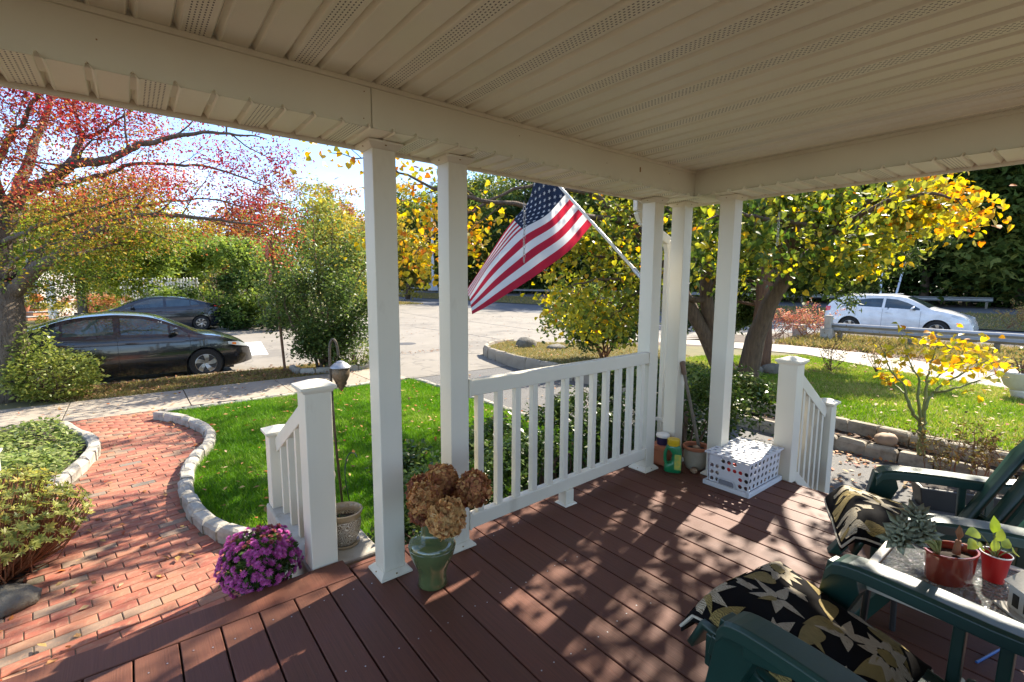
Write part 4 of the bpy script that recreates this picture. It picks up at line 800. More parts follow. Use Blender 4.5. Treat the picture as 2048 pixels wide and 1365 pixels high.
mb.build('stems', 'red_twig', t, smooth=True, angle=180); link('foliage', leaf_mesh('foliage', np.array(Cs), .040, 'narrow', np.array(Rn), rng=rng, M=np.array(Ms)), 'pieris_leaf', t)
P = scatter([(-2.2, 5.3), (-.78, 5.6), (-.62, 6.3), (-.54, 7.0), (-.6, 7.7), (-.9, 8.6), (-2.4, 8.6)], 9000); z = -.5+.10+.07*np.sin(P[:, 0]*5)*np.sin(P[:, 1]*4)+RNG.uniform(-.05, .05, len(P))
tag(link('ground_cover', leaf_mesh('ground_cover', np.column_stack([P, z]), .065, 'oval', None, 1.0), 'cover_leaf'), 'low variegated ground cover filling the bed beside the brick path', 'ground cover', kind='stuff')
shrub('boxwood', 'small dark green boxwood between ground cover and yellow green shrub', (-1.0, 5.35, -.5), (.4, .34, .22), 2600, 'hedge_leaf', .035, seed=15, colour=lambda P, r_: r_.uniform(.4, 1, len(P)))
shrub('azalea', 'yellowing azalea at the foot of the red street tree', (-1.05, 10.75, -.5), (.62, .45, .42), 2600, 'pieris_leaf', .075, seed=16, colour=lambda P, r_: r_.uniform(0, .6, len(P)))
shrub('azalea', 'taller leafy azalea sprig leaning on the red street tree trunk', (-1.25, 10.85, -.5), (.28, .28, .62), 900, 'pieris_leaf', .08, seed=17, colour=lambda P, r_: r_.uniform(0, .5, len(P)))
shrub('azalea', 'low shrub at the porch ledge behind the green vase', (1.35, 2.62, -.5), (.35, .2, .30), 1500, 'hedge_leaf', .04, seed=19, colour=lambda P, r_: r_.uniform(.3, 1, len(P)))
# ================================================================ side lawn plants
b0 = onz(1840, 912, -.37)+w(.05, 0, 0); D = (b0-w(0, 0, CH))@_F
limbs = [([b0, at(1842, 870, D), at(1843, 845, D)], .038, .034), (px((1843, 848, D), (1823, 820, D), (1812, 790, D), (1808, 772, D), (1780, 740, D), (1768, 705, D)), .022, .005), (px((1845, 850, D), (1850, 810, D-.1), (1868, 785, D-.1), (1885, 770, D-.1), (1930, 745, D-.2), (1980, 720, D-.2)), .024, .005),
 (px((1846, 850, D), (1850, 800, D+.15), (1854, 765, D+.2), (1862, 730, D+.2), (1875, 690, D+.2)), .022, .005), (px((1843, 848, D), (1836, 800, D-.2), (1838, 760, D-.25), (1822, 730, D-.3), (1810, 690, D-.3)), .018, .004), (px((1868, 785, D-.1), (1900, 780, D-.3), (1950, 765, D-.4), (2000, 745, D-.4)), .016, .004),
 (px((1854, 765, D+.2), (1900, 735, D+.3), (1930, 700, D+.3)), .014, .004), (px((1812, 790, D), (1790, 770, D+.2), (1770, 755, D+.3)), .012, .004)]
rng = np.random.default_rng(4); ex = np.array([at(rng.normal(1915, 38), rng.normal(715, 22), D+rng.normal()*.25) for _ in range(90)]+[at(rng.uniform(1770, 1990), rng.uniform(672, 770), D+rng.normal()*.2) for _ in range(45)])
limb_tree('pruned_tree', 'small pruned tree with green branches and a few bright yellow leaves', b0, limbs, dict(n=[7, 4], len=[.45, .55], ang=(20, 60), lift=.25, wob=.15, rr=.45, trop=.06, rmin=.001, **{'from': .5}), 'green_stem', 'redbud_leaf', 1, .062, 'heart', .02, lambda C, r_: np.clip(r_.normal(.32, .16, len(C)), 0, 1), 52, .1, 1.0, extra=ex, bare=(0,))
for i, (u, v) in enumerate(((1662, 742), (1752, 745))):
    b0 = onz(u, v, -.33); dd = (b0-w(0, 0, CH))@_F; rng = np.random.default_rng(60+i)
    limb_tree('bare_shrub', ('thin bare rose bush on the side lawn nearest the newel post', 'thin bare rose bush on the side lawn nearer the small pruned tree')[i], b0, [([b0, b0+w(*(rng.normal(size=3)*.12))+w(0, 0, .25), b0+w(*(rng.normal(size=3)*.3))+w(0, 0, .55)], .008, .002) for _ in range(9)], dict(n=[4, 2], len=[.4, .5], rr=.6, rmin=.0005), 'twig', 'barberry_leaf', 2, .05, 'oval', .03, None, 70+i, cat='shrub')
rng = np.random.default_rng(81); b0 = np.array([6.1, .55, -.5]); limbs = []
for k in range(46):
    s_ = b0+w(rng.uniform(-.35, .4), rng.uniform(-.75, .45), 0); limbs.append(([s_, s_+w(rng.normal()*.06, rng.normal()*.06, .25), s_+w(rng.normal()*.14, rng.normal()*.14, rng.uniform(.4, .62))], .006, .002))
limb_tree('barberry_shrub', 'spiky brown twiggy shrub behind the green plastic chairs', b0, limbs, dict(n=[6, 2], len=[.35, .5], lift=.5, rr=.6, rmin=.0005, ang=(15, 40)), 'red_twig', 'barberry_leaf', 4, .045, 'narrow', .02, None, 82, cat='shrub')
# ================================================================ across the street
p = onz(165, 640, -.52); blob_tree('maple_tree', 'yellow green maple across the street behind the black sedan', (-1.55, 27.6, -.52), 6.4, (3.6, 2.6, 2.5), 'maple_leaf', 'grey_bark', 300, 60, .2, .45, .2, 90, z0=3.7, lobes=7)
def hedge_blob(name, label, u0, u1, v0, v1, d, m, n, size, seed, deep=2.0, cat='hedge'):
    a, c = at(u0, v1, d), at(u1, v1, d); top = at((u0+u1)/2, v0, d); wd = np.linalg.norm(c-a); base = (a+c)/2; base[2] = -.55; h = top[2]+.55
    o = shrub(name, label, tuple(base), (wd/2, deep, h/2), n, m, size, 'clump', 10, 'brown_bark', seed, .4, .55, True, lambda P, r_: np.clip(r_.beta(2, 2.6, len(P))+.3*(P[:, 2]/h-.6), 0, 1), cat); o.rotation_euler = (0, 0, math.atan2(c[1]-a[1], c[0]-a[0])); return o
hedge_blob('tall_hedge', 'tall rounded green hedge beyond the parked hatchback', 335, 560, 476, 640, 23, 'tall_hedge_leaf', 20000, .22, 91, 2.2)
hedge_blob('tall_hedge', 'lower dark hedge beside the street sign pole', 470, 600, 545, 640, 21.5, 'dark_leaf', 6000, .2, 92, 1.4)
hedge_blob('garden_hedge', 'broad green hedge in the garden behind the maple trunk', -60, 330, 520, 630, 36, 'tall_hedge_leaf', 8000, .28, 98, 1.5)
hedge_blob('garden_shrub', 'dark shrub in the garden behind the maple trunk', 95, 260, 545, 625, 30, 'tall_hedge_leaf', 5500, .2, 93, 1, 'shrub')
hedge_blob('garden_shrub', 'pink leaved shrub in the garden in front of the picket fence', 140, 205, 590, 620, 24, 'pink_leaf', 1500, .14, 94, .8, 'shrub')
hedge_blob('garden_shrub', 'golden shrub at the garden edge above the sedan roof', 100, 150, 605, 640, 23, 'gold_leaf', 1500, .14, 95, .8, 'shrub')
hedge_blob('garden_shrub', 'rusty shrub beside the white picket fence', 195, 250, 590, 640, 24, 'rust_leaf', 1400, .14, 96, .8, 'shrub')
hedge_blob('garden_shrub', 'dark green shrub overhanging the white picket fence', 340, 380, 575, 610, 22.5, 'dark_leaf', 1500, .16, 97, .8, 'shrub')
FT = [  # u, depth (None: at the wood edge), height, crown radius, leaf, label
 (395, 46, 6.8, 3.0, 'gold_leaf', 'gold crowned tree rising over the tall hedge'), (365, 42, 6.6, 2.3, 'dark_leaf', 'dark conical evergreen above the tall hedge'), (470, 55, 10.6, 5, 'rust_leaf', 'russet oak left of the treeline gap beneath the clouds'),
 (560, 60, 12.6, 5.5, 'rust_leaf', 'orange brown oak in the treeline right behind the crape myrtle'), (640, 58, 12, 5, 'gold_leaf', 'pale gold tree in the treeline above the crape myrtle'), (705, 62, 14.2, 6, 'rust_leaf', 'tall copper oak in the treeline beside the nearest column'), (690, 40, 8.2, 3.6, 'gold_leaf', 'lower yellow tree tucked against the nearest column'),
 (300, 52, 9, 5, 'rust_leaf', 'russet tree seen through the red street tree'), (150, 50, 10, 6, 'gold_leaf', 'yellow tree standing behind the house across the street'), (40, 42, 9, 5, 'maple_leaf', 'green tree behind the white house porch'), (815, 58, 9.5, 2.8, 'gold_leaf', 'young yellow green tree on the verge near the lamp post'),
 (800, 49, 24, 8, 'gold_leaf', 'tall yellow green tree filling the gap between the two nearest columns'), (850, 52, 24, 8, 'woods_leaf', 'tall green tree at the wood edge next to the lamp post'), (905, 50, 24, 9, 'woods_leaf', 'wood-edge tree just behind the fly end of the flag'),
 (960, 49, 23, 9, 'woods_leaf', 'dark green tree behind the upper part of the flag'), (1030, 50, 23, 9, 'woods_leaf', 'broad dark tree behind the flag canton'), (1100, 49, 22, 8, 'dark_leaf', 'dark wood-edge tree behind the lower stripes of the flag'), (1180, 50, 22, 8, 'woods_leaf', 'dark wood-edge tree behind the flagpole'), (1290, 50, 22, 8, 'woods_leaf', 'dark tree hidden behind the corner columns'), (1400, 50, 22, 8, 'woods_leaf', 'wood-edge tree between the corner columns'),
 (1520, 49, 18, 8, 'woods_leaf', 'tall tree across the main road behind the leaning trunk'), (1640, 50, 17, 8, 'woods_leaf', 'tall tree across the main road above the white car rear'), (1740, 49, 16, 7.5, 'dark_leaf', 'dark tree across the main road above the white car'), (1850, 48, 16, 7.5, 'woods_leaf', 'tall tree with bare lower trunk across the main road behind the white car'), (1940, 50, 15.5, 7, 'dark_leaf', 'shadowy tree across the main road above the white car bonnet'), (2040, 48, 15.5, 7, 'woods_leaf', 'wood-edge tree at the far side of the road on the frame edge')]
for i, (u, d, h, rr, m, lab) in enumerate(FT):
    edge_ = u > 780 and i > 10; p = at(u, 567, d); p = p if not edge_ else p*(d/p[0]); z = -.5 if not edge_ else -.1; tall = h > 15
    blob_tree('roadside_tree' if u > 780 else 'distant_tree', lab, (p[0], p[1], z), h, (rr*.8, rr*.8, h*.40 if tall else h*.36), m, 'brown_bark', 300 if tall else 130, 55, .7 if tall else .45, .95 if tall else .55, .32, 100+i, 'trees across the main road' if u > 780 else 'trees on the skyline beyond the street', z0=h*.56 if tall else h*.6, lobes=8)
# understorey along the wood edge: a mass nobody could count
rng = np.random.default_rng(77); n = 900
c = np.column_stack([rng.uniform(46.5, 58, n), rng.uniform(-25, 150, n), rng.uniform(.2, 4.6, n)]); P = (c[:, None]+rng.normal(size=(n, 70, 3))*np.array([1.2, 1.2, .8])).reshape(-1, 3); P = P[(P[:, 0] > 45.9) & (P[:, 2] > -.1)]
tag(link('undergrowth', leaf_mesh('undergrowth', P, .62, 'clump', rng.beta(1.6, 3, len(P)), .2), 'dark_leaf'), 'dark tangled undergrowth along the edge of the woods', 'undergrowth', kind='stuff')
n = 900; c = np.column_stack([rng.uniform(62, 80, n), rng.uniform(-45, 200, n), rng.uniform(0, 18, n)]); P = (c[:, None]+rng.normal(size=(n, 60, 3))*np.array([2.4, 2.4, 1.8])).reshape(-1, 3)
tag(link('far_woods', leaf_mesh('far_woods', P, 1.6, 'clump', rng.beta(1.6, 2.6, len(P)), .2), 'woods_leaf'), 'mass of woodland behind the roadside trees', 'woods', kind='stuff')
n = 420; c = np.column_stack([rng.uniform(-45, 21, n), rng.uniform(58, 78, n), rng.uniform(0, 3.6, n)]); P = (c[:, None]+rng.normal(size=(n, 60, 3))*np.array([1.2, 1.2, .7])).reshape(-1, 3)
tag(link('far_thicket', leaf_mesh('far_thicket', P, .6, 'clump', rng.beta(2, 2, len(P)), .2), 'gold_leaf'), 'distant autumn thicket beyond the gardens across the street', 'thicket', kind='stuff')
# ================================================================ car materials
def paint(name, col, rough=.12, coat=1.0, metal=.0):
    m, nt, p = _new(name); v = _coords(nt); c = _mix(nt, col, tuple(min(1, x*1.25+.004) for x in col), _ramp(nt, _noise(nt, v, 3, 5), [(.4, (0, 0, 0)), (.7, (.8, .8, .8))]))
    # road dust lightening the sills
    nt.links.new(c, p.inputs['Base Color']); p.inputs['Metallic'].default_value = metal; p.inputs['Coat Weight'].default_value = coat; p.inputs['Coat Roughness'].default_value = .04
    nt.links.new(_ramp(nt, _noise(nt, v, 5, 6), [(.3, (rough,)*3), (.8, (rough+.16,)*3)]), p.inputs['Roughness'])
paint('black_paint', (.010, .011, .014)); paint('navy_paint', (.012, .015, .022)); paint('pearl_paint', (.72, .72, .71), .22)
def glassy(name, col):
    m, nt, p = _new(name); v = _coords(nt); c = _ramp(nt, _noise(nt, v, 2.2, 3), [(.35, col), (.7, tuple(x*2.2 for x in col))]); nt.links.new(c, p.inputs['Base Color'])
    p.inputs['Roughness'].default_value = .03; p.inputs['Specular IOR Level'].default_value = .9; p.inputs['Coat Weight'].default_value = 1; p.inputs['Coat Roughness'].default_value = .0
glassy('car_glass', (.022, .034, .038)); glassy('lamp_glass', (.35, .37, .38)); glassy('amber_glass', (.5, .14, .02)); glassy('tail_glass', (.42, .02, .02))
pm('rubber', (.018, .017, .016), .85, (.028, .026, .024), 20); pm('alloy', (.55, .53, .50), .3, (.42, .40, .37), 10, metal=.85); pm('black_plastic', (.02, .02, .021), .5, (.03, .03, .03), 12)
pm('chrome', (.7, .7, .7), .12, metal=1.0); pm('white_print', (.8, .8, .8), .6)
def interp(pts):
    xs_ = [p[0] for p in pts]; zs_ = [p[1] for p in pts]; P = smooth_path([(x, 0, z) for x, z in pts], 160); X = np.array([p[0] for p in P]); Z = np.array([p[2] for p in P]); o = np.argsort(X); return lambda x: float(np.interp(x, X[o], Z[o]))
def make_car(name, label, loc, rz, L, Wd, top, belt, sill, wheels, rw, ra, pnt, glass, lamps, group, rim_n=5, cladding=None, text=None, fin=True, rails=False):
    t = thing(name, label, 'car', loc, rz, group); zt = interp(top); zb_ = interp(belt); hw = Wd/2
    plan = interp([(0, .76), (.12, .88), (.5, .965), (1.2, 1.0), (L*.6, 1.0), (L-.9, .97), (L-.4, .89), (L-.12, .74), (L, .58)])
    def edge(x): return zt(x)-.045
    def Wf(x, z):
        b = zb_(x); w_ = hw*plan(x)
        if z <= b: f = (z-.55)/.45; return w_*(1-.055*f*f-.02*max(0, .35-z))-.012*max(0, (z-(b-.05))/.05)
        return max(.2, (Wf(x, b)-.018)-(z-b)*.42-(z-b)**2*.12)
    def bottom(x):
        z = sill+.10*max(0, (x-(L-.75))/.75)**1.5+.14*max(0, (.6-x)/.6)**1.3
        for xw in wheels:
            if abs(x-xw) < ra: z = max(z, rw+math.sqrt(ra*ra-(x-xw)**2)-.0)
        return z
    xs = sorted(set(list(np.linspace(0, L, 90))+[xw+s_*ra*math.cos(a) for xw in wheels for s_ in (-1, 1) for a in np.linspace(0, 1.5, 9)]+[xw+s_*(ra+.001) for xw in wheels for s_ in (-1, 1)])); nS, nT = 16, 6; rows = []
    for x in xs:
        zb, ze = bottom(x), edge(x); b = zb_(x); ze = max(ze, zb+.03); row = []
        for k in range(nS+1):
            f = k/nS; z = zb+(ze-zb)*f
            if ze > b+.12:      # cabin: put a row exactly on the belt
                kk = 10; z = zb+(b-zb)*k/kk if k <= kk else b+(ze-b)*(k-kk)/(nS-kk)
            row.append((x-L/2, -Wf(x, z), z))
        we = Wf(x, ze)
        for k in range(1, nT+1):
            f = k/nT; row.append((x-L/2, -we*(1-f), ze+.045*(1-(1-f)**2.2)))
        rows.append(row+[(a, -c, d) for a, c, d in row[-2::-1]])
    b = MB(); n = len(rows[0]); b.add([p for r_ in rows for p in r_], [(i*n+j, (i+1)*n+j, (i+1)*n+j+1, i*n+j+1) for i in range(len(rows)-1) for j in range(n-1)]+[tuple(range(n))[::-1], tuple((len(rows)-1)*n+j for j in range(n))])
    body = b.build('body', pnt, t, smooth=True, angle=32, fix=True)
    u = MB(); u.box(-L/2+.35, -hw+.16, sill-.02, L/2-.4, hw-.16, sill+.32); u.build('underbody', 'black_plastic', t)
    # glazing, proud of the shell
    def side_pane(nm, st, off=.005):
        for s_ in (-1, 1):
            q = MB(); st2 = []
            for i in range(len(st)-1):
                for k in range(6): f = k/6; st2.append([st[i][j]+(st[i+1][j]-st[i][j])*f for j in range(3)])
            st2.append(list(st[-1])); nv = 5; vs_ = [(x-L/2, s_*(Wf(x, z0+(z1-z0)*j/nv)+off), z0+(z1-z0)*j/nv) for x, z0, z1 in st2 for j in range(nv+1)]; w_ = nv+1
            q.add(vs_, [(i*w_+j, (i+1)*w_+j, (i+1)*w_+j+1, i*w_+j+1) if s_ < 0 else (i*w_+j, i*w_+j+1, (i+1)*w_+j+1, (i+1)*w_+j) for i in range(len(st2)-1) for j in range(nv)]); q.build(nm, 'car_glass', t, smooth=True, angle=60)
    for st in glass['side']: side_pane('side_window', st)
    for nm, key in (('windscreen', 'front'), ('rear_window', 'rear')):
        x0, x1, f0, f1 = glass[key]; q = MB()
        def fn(a, c):
            x = x0+(x1-x0)*a; y = (2*c-1)*Wf(x, edge(x))*(f0+(f1-f0)*a); k = 1-abs(y)/Wf(x, edge(x)); return (x-L/2, y, edge(x)+.045*(1-(1-k)**2.2)+.007)
        q.grid(fn, 14, 10); q.build(nm, 'car_glass', t, smooth=True, angle=60)
    # frame strip below the windows, door seams, handles
    g0, g1 = glass['side'][0][0][0], glass['side'][-1][-1][0]
    for s_ in (-1, 1):
        q = MB(); pts = [(x-L/2, s_*(Wf(x, zb_(x)+.012)+.006), zb_(x)+.012) for x in np.linspace(g0+.03, g1-.03, 24)]
        for a, c in zip(pts[:-1], pts[1:]): q.bar(a, c, .008, .014)
        q.build('belt_trim', 'black_plastic', t)
        for xd in glass['seams']:
            q = MB(); zs_ = np.linspace(sill+.10, zb_(xd), 12)
            for a, c in zip(zs_[:-1], zs_[1:]): q.bar((xd-L/2, s_*(Wf(xd, a)+.0005), a), (xd-L/2, s_*(Wf(xd, c)+.0005), c), .006, .006, up=(0, 1, 0))
            q.build('door_seam', 'black_plastic', t)
        for xh in glass['handles']:
            zh = zb_(xh)-.12; q = MB(); q.tube([(xh-.10-L/2, s_*(Wf(xh-.1, zh)+.002), zh), (xh-.06-L/2, s_*(Wf(xh, zh)+.028), zh+.004), (xh+.06-L/2, s_*(Wf(xh, zh)+.028), zh+.004), (xh+.10-L/2, s_*(Wf(xh+.1, zh)+.002), zh)], [.010, .014, .014, .010], 6); q.build('door_handle', pnt, t, smooth=True)
        xm = glass['mirror']; zm = zb_(xm)+.10; q = MB(); q.lathe([(.02, -.11), (.075, -.10), (.095, -.03), (.09, .05), (.05, .09), (.01, .10)], 12, (0, 0, 0), sx=1.0, sy=1.0)
        q.v = [(xm-L/2+z*.45+x*.5, s_*(Wf(xm, zm)+.14)+y*1.1+s_*z*.9*.2, zm+x*.75) for x, y, z in q.v]; mo = q.build('mirror', pnt, t, smooth=True, angle=60)
        q = MB(); q.bar((xm+.05-L/2, s_*Wf(xm, zm-.05), zm-.06), (xm+.0-L/2, s_*(Wf(xm, zm)+.12), zm-.03), .08, .03); q.build('mirror_arm', 'black_plastic', t)
        for nm, m, st in lamps:
            q = MB(); nv = 4; vs_ = []
            st2 = [[st[i][j]+(st[i+1][j]-st[i][j])*k/5 for j in range(3)] for i in range(len(st)-1) for k in range(5)]+[list(st[-1])]
            for x, z0, z1 in st2:
                for j in range(nv+1): z = z0+(z1-z0)*j/nv; vs_.append((x-L/2+(.004 if x > L/2 else -.004), s_*(Wf(x, min(z, edge(x)))+.005), z))
            w_ = nv+1; q.add(vs_, [(i*w_+j, (i+1)*w_+j, (i+1)*w_+j+1, i*w_+j+1) for i in range(len(st2)-1) for j in range(nv)]); q.build(nm, m, t, smooth=True, angle=60)
        # wheels
        for xw in wheels:
            wo = MB(); prof = [(rw*.62, -.085), (rw*.68, -.10), (rw*.9, -.105), (rw*.985, -.085), (rw, -.05), (rw, .05), (rw*.985, .085), (rw*.9, .105), (rw*.68, .10), (rw*.62, .085)]
            wo.lathe(prof, 36, cap=False); wo.v = [(x, z, y) for x, y, z in wo.v]; wob = wo.build('wheel', 'rubber', t, smooth=True, loc=(xw-L/2, s_*(hw-.135), rw), angle=40)
            r_ = MB(); rr = rw*.66; r_.lathe([(rr, -.07), (rr, .085), (rr*.93, .092), (rr*.90, .07), (rr*.88, -.06)], 36, cap=False); r_.lathe([(.001, .055), (rr*.23, .062), (rr*.25, .04)], 16, cap=False)
            for k in range(rim_n):
                a = 2*math.pi*k/rim_n; d = np.array([math.cos(a), math.sin(a), 0]); e = np.array([math.cos(a+.32), math.sin(a+.32), 0]); pw = .34 if rim_n == 5 else .2
                def pt(f, sd): c_ = (d*(1-f)+e*f)*rr*(.16+.80*f); n_ = np.array([-c_[1], c_[0], 0])/np.linalg.norm(c_); return c_+n_*sd*rr*pw*(.42+.35*f)
                vs_ = [(*pt(f, sd)[:2], .060+.016*math.sin(f*2.4)) for f in (0, .33, .66, 1) for sd in (-1, 1)]; vs_ += [(x_, y_, z_-.025) for x_, y_, z_ in vs_]; fs_ = []
                for i in range(3): fs_ += [(2*i, 2*i+2, 2*i+3, 2*i+1), (2*i, 8+2*i, 10+2*i, 2*i+2), (2*i+1, 2*i+3, 11+2*i, 9+2*i)]
                r_.add(vs_, fs_)
                nut = (math.cos(a+.3)*rr*.24, math.sin(a+.3)*rr*.24); r_.lathe([(.011, .062), (.009, .072)], 6, (*nut, 0))
            r_.v = [(x, s_*z, y) for x, y, z in r_.v]; r_.build('rim', 'alloy', wob, smooth=True, angle=30, fix=True)
            bk = MB(); bk.lathe([(rr*.9, .0), (rr*.89, .02)], 24); bk.v = [(x, s_*z, y) for x, y, z in bk.v]; bk.build('brake_disc', 'cast_iron', wob)
            ar = MB(); ar.lathe([(ra-.01, -.16), (ra-.01, .0)], 24, cap=False); ar.lathe([(.05, -.16), (ra-.01, -.16)], 24, cap=False); ar.v = [(xw-L/2+x, s_*(hw-.03+z), rw+y) for x, y, z in ar.v]; ar.build('wheel_well', 'black_plastic', t)
            if cladding:
                c_ = MB(); pts = [(xw-L/2+math.cos(a)*(ra+.012), s_*(Wf(xw+math.cos(a)*ra, rw+math.sin(a)*ra)+.004), rw+math.sin(a)*(ra+.012)) for a in np.linspace(.1, math.pi-.1, 18)]; c_.tube(pts, .016, 5); c_.build('arch_lip', cladding, t, smooth=True)
    if fin: q = MB(); xf = glass['rear'][1] if glass['rear'][1] > glass['rear'][0] else glass['rear'][0]; xf = max(glass['rear'][0], glass['rear'][1])+.12; q.prism([(0, 0), (.16, 0), (.03, .05), (.0, .05)], lambda a, c: (xf-L/2+a, -.012, zt(xf)-.004+c), lambda a, c: (xf-L/2+a, .012, zt(xf)-.004+c)); q.build('antenna_fin', pnt, t)
    return t, Wf, zt, zb_
# black sedan parked at the kerb
L = 4.55
sed, Wf, zt, zb_ = make_car('sedan', 'black four-door sedan parked at the kerb beside the red street tree', (1.19+.93-L/2+.02, 12.87, -.6), 0, L, 1.76,
  [(0, .60), (.05, .88), (.16, 1.04), (.55, 1.09), (.95, 1.20), (1.45, 1.375), (1.95, 1.435), (2.3, 1.435), (2.75, 1.37), (3.2, 1.18), (3.55, 1.005), (3.9, .93), (4.2, .82), (4.42, .70), (4.53, .55), (4.55, .45)],
  [(0, .93), (.6, 1.0), (1.2, .985), (2.4, .955), (3.4, .93), (4.55, .78)], .19, (.98, L-.93), .317, .355, 'black_paint',
  dict(side=[[(.98, 1.03, 1.06), (1.18, 1.02, 1.17), (1.36, 1.01, 1.23)], [(1.40, 1.01, 1.24), (1.7, 1.0, 1.31), (2.13, .985, 1.335)], [(2.24, .985, 1.335), (2.6, .975, 1.30), (2.85, .97, 1.23), (3.0, .965, 1.17)], [(3.04, .965, 1.15), (3.2, .96, 1.07), (3.34, .955, .965)]],
       front=(2.80, 3.52, .84, .90), rear=(.72, 1.42, .80, .80), seams=(1.12, 2.18, 3.36), handles=(1.36, 2.4), mirror=3.08),
  [('headlight', 'lamp_glass', [(4.05, .70, .76), (4.25, .655, .75), (4.44, .62, .665)]), ('turn_signal', 'amber_glass', [(4.13, .69, .735), (4.21, .68, .728)]), ('tail_light', 'tail_glass', [(.06, .80, .92), (.3, .82, .93), (.46, .88, .93)])], 'parked and passing cars')
b = MB(); b.box(L/2-.03, -.28, .42, L/2+.012, .28, .55); b.build('grille', 'black_plastic', sed, bevel=.01)
b = MB(); b.bar((L/2-.33, -.735, .31), (L/2-.06, -.50, .285), .02, .05); b.bar((L/2-.06, -.50, .285), (L/2+.0, 0, .28), .02, .05); b.build('front_lip', 'black_plastic', sed, bevel=.006)
b = MB(); b.tube([(L/2-.20, -.66, .40), (L/2-.12, -.585, .345), (L/2-.08, -.53, .345)], .012, 6); b.build('fog_trim', 'chrome', sed, smooth=True)
b = MB(); b.box(L/2-.005, -.2, .41, L/2+.018, .2, .5); b.build('number_plate', 'white_print', sed)
tx = bpy.data.curves.new('window_lettering', 'FONT'); tx.body = 'Build'; tx.size = .085; tx.extrude = .0005
to = bpy.data.objects.new('window_lettering_curve', tx); COL.objects.link(to); bpy.context.view_layer.update(); tm = bpy.data.meshes.new_from_object(to.evaluated_get(bpy.context.evaluated_depsgraph_get())); tm.materials.clear(); bpy.data.objects.remove(to); to = link('window_lettering', tm, 'white_print', sed)
xx = 2.74; to.location = (xx-L/2, -(Wf(xx+.08, 1.215)+.010), 1.19); to.rotation_euler = (R(90-20), 0, 0)
# dark hatchback across the street, facing the other way
L = 4.54
hat, Wh, *_ = make_car('hatchback', 'dark hatchback parked across the street facing away from the junction', (2.38-(L/2-.92), 25.2, -.6), math.pi, L, 1.76,
  [(0, .55), (.04, .92), (.12, 1.08), (.5, 1.18), (1.1, 1.34), (1.7, 1.45), (2.3, 1.475), (2.8, 1.42), (3.3, 1.24), (3.7, 1.05), (4.0, .95), (4.3, .80), (4.5, .62), (4.54, .45)],
  [(0, 1.03), (.6, 1.06), (1.2, 1.02), (2.4, .965), (3.4, .93), (4.54, .78)], .20, (.92, L-.93), .31, .35, 'navy_paint',
  dict(side=[[(.95, 1.10, 1.12), (1.1, 1.08, 1.24), (1.25, 1.07, 1.27)], [(1.29, 1.06, 1.28), (1.7, 1.04, 1.345), (2.1, 1.015, 1.37)], [(2.2, 1.01, 1.37), (2.6, .995, 1.34), (2.95, .98, 1.23), (3.15, .975, 1.14)], [(3.2, .97, 1.10), (3.45, .965, 1.0)]],
       front=(2.85, 3.66, .84, .90), rear=(.42, 1.35, .78, .78), seams=(1.15, 2.15, 3.4), handles=(1.32, 2.36), mirror=3.2),
  [('headlight', 'lamp_glass', [(4.05, .72, .78), (4.45, .66, .72)]), ('tail_light', 'tail_glass', [(.05, .93, 1.06), (.2, .95, 1.07), (.42, 1.02, 1.06)])], 'parked and passing cars', rim_n=7)
b = MB(); b.box(-L/2+.10, -.66, 1.165, -L/2+.32, .66, 1.185); b.build('rear_spoiler', 'navy_paint', hat, bevel=.006)
# white crossover driving along the main road
L = 4.77
suv, *_ = make_car('crossover', 'white crossover car driving behind the guardrail on the main road', (24.5, 5.45, -.6), -math.pi/2, L, 1.88,
  [(0, .70), (.05, 1.05), (.14, 1.28), (.35, 1.48), (.7, 1.61), (1.3, 1.685), (2.1, 1.69), (2.7, 1.62), (3.2, 1.40), (3.55, 1.20), (3.95, 1.11), (4.35, .99), (4.62, .84), (4.75, .6), (4.77, .5)],
  [(0, 1.15), (.7, 1.17), (1.5, 1.12), (2.6, 1.08), (3.5, 1.05), (4.77, .9)], .26, (1.0, L-.97), .365, .41, 'pearl_paint',
  dict(side=[[(.62, 1.25, 1.27), (.95, 1.22, 1.40), (1.18, 1.20, 1.455)], [(1.24, 1.19, 1.46), (1.6, 1.165, 1.515), (2.05, 1.14, 1.525)], [(2.14, 1.135, 1.525), (2.5, 1.115, 1.49), (2.85, 1.095, 1.37), (3.05, 1.09, 1.27), (3.25, 1.085, 1.16)]],
       front=(2.78, 3.5, .84, .90), rear=(.16, .5, .80, .78), seams=(1.2, 2.1, 3.3), handles=(1.36, 2.3), mirror=3.05),
  [('headlight', 'lamp_glass', [(4.18, .90, .96), (4.4, .82, .93), (4.62, .76, .84)]), ('tail_light', 'tail_glass', [(.05, .95, 1.15), (.25, .98, 1.16)])], 'parked and passing cars', cladding='pearl_paint')
b = MB(); b.bar((-L/2+.9, -.62, 1.685), (-L/2+2.4, -.62, 1.70), .03, .03); b.bar((-L/2+.9, .62, 1.685), (-L/2+2.4, .62, 1.70), .03, .03); tag(b.build('roof_rails', 'alloy', suv), kind=None)
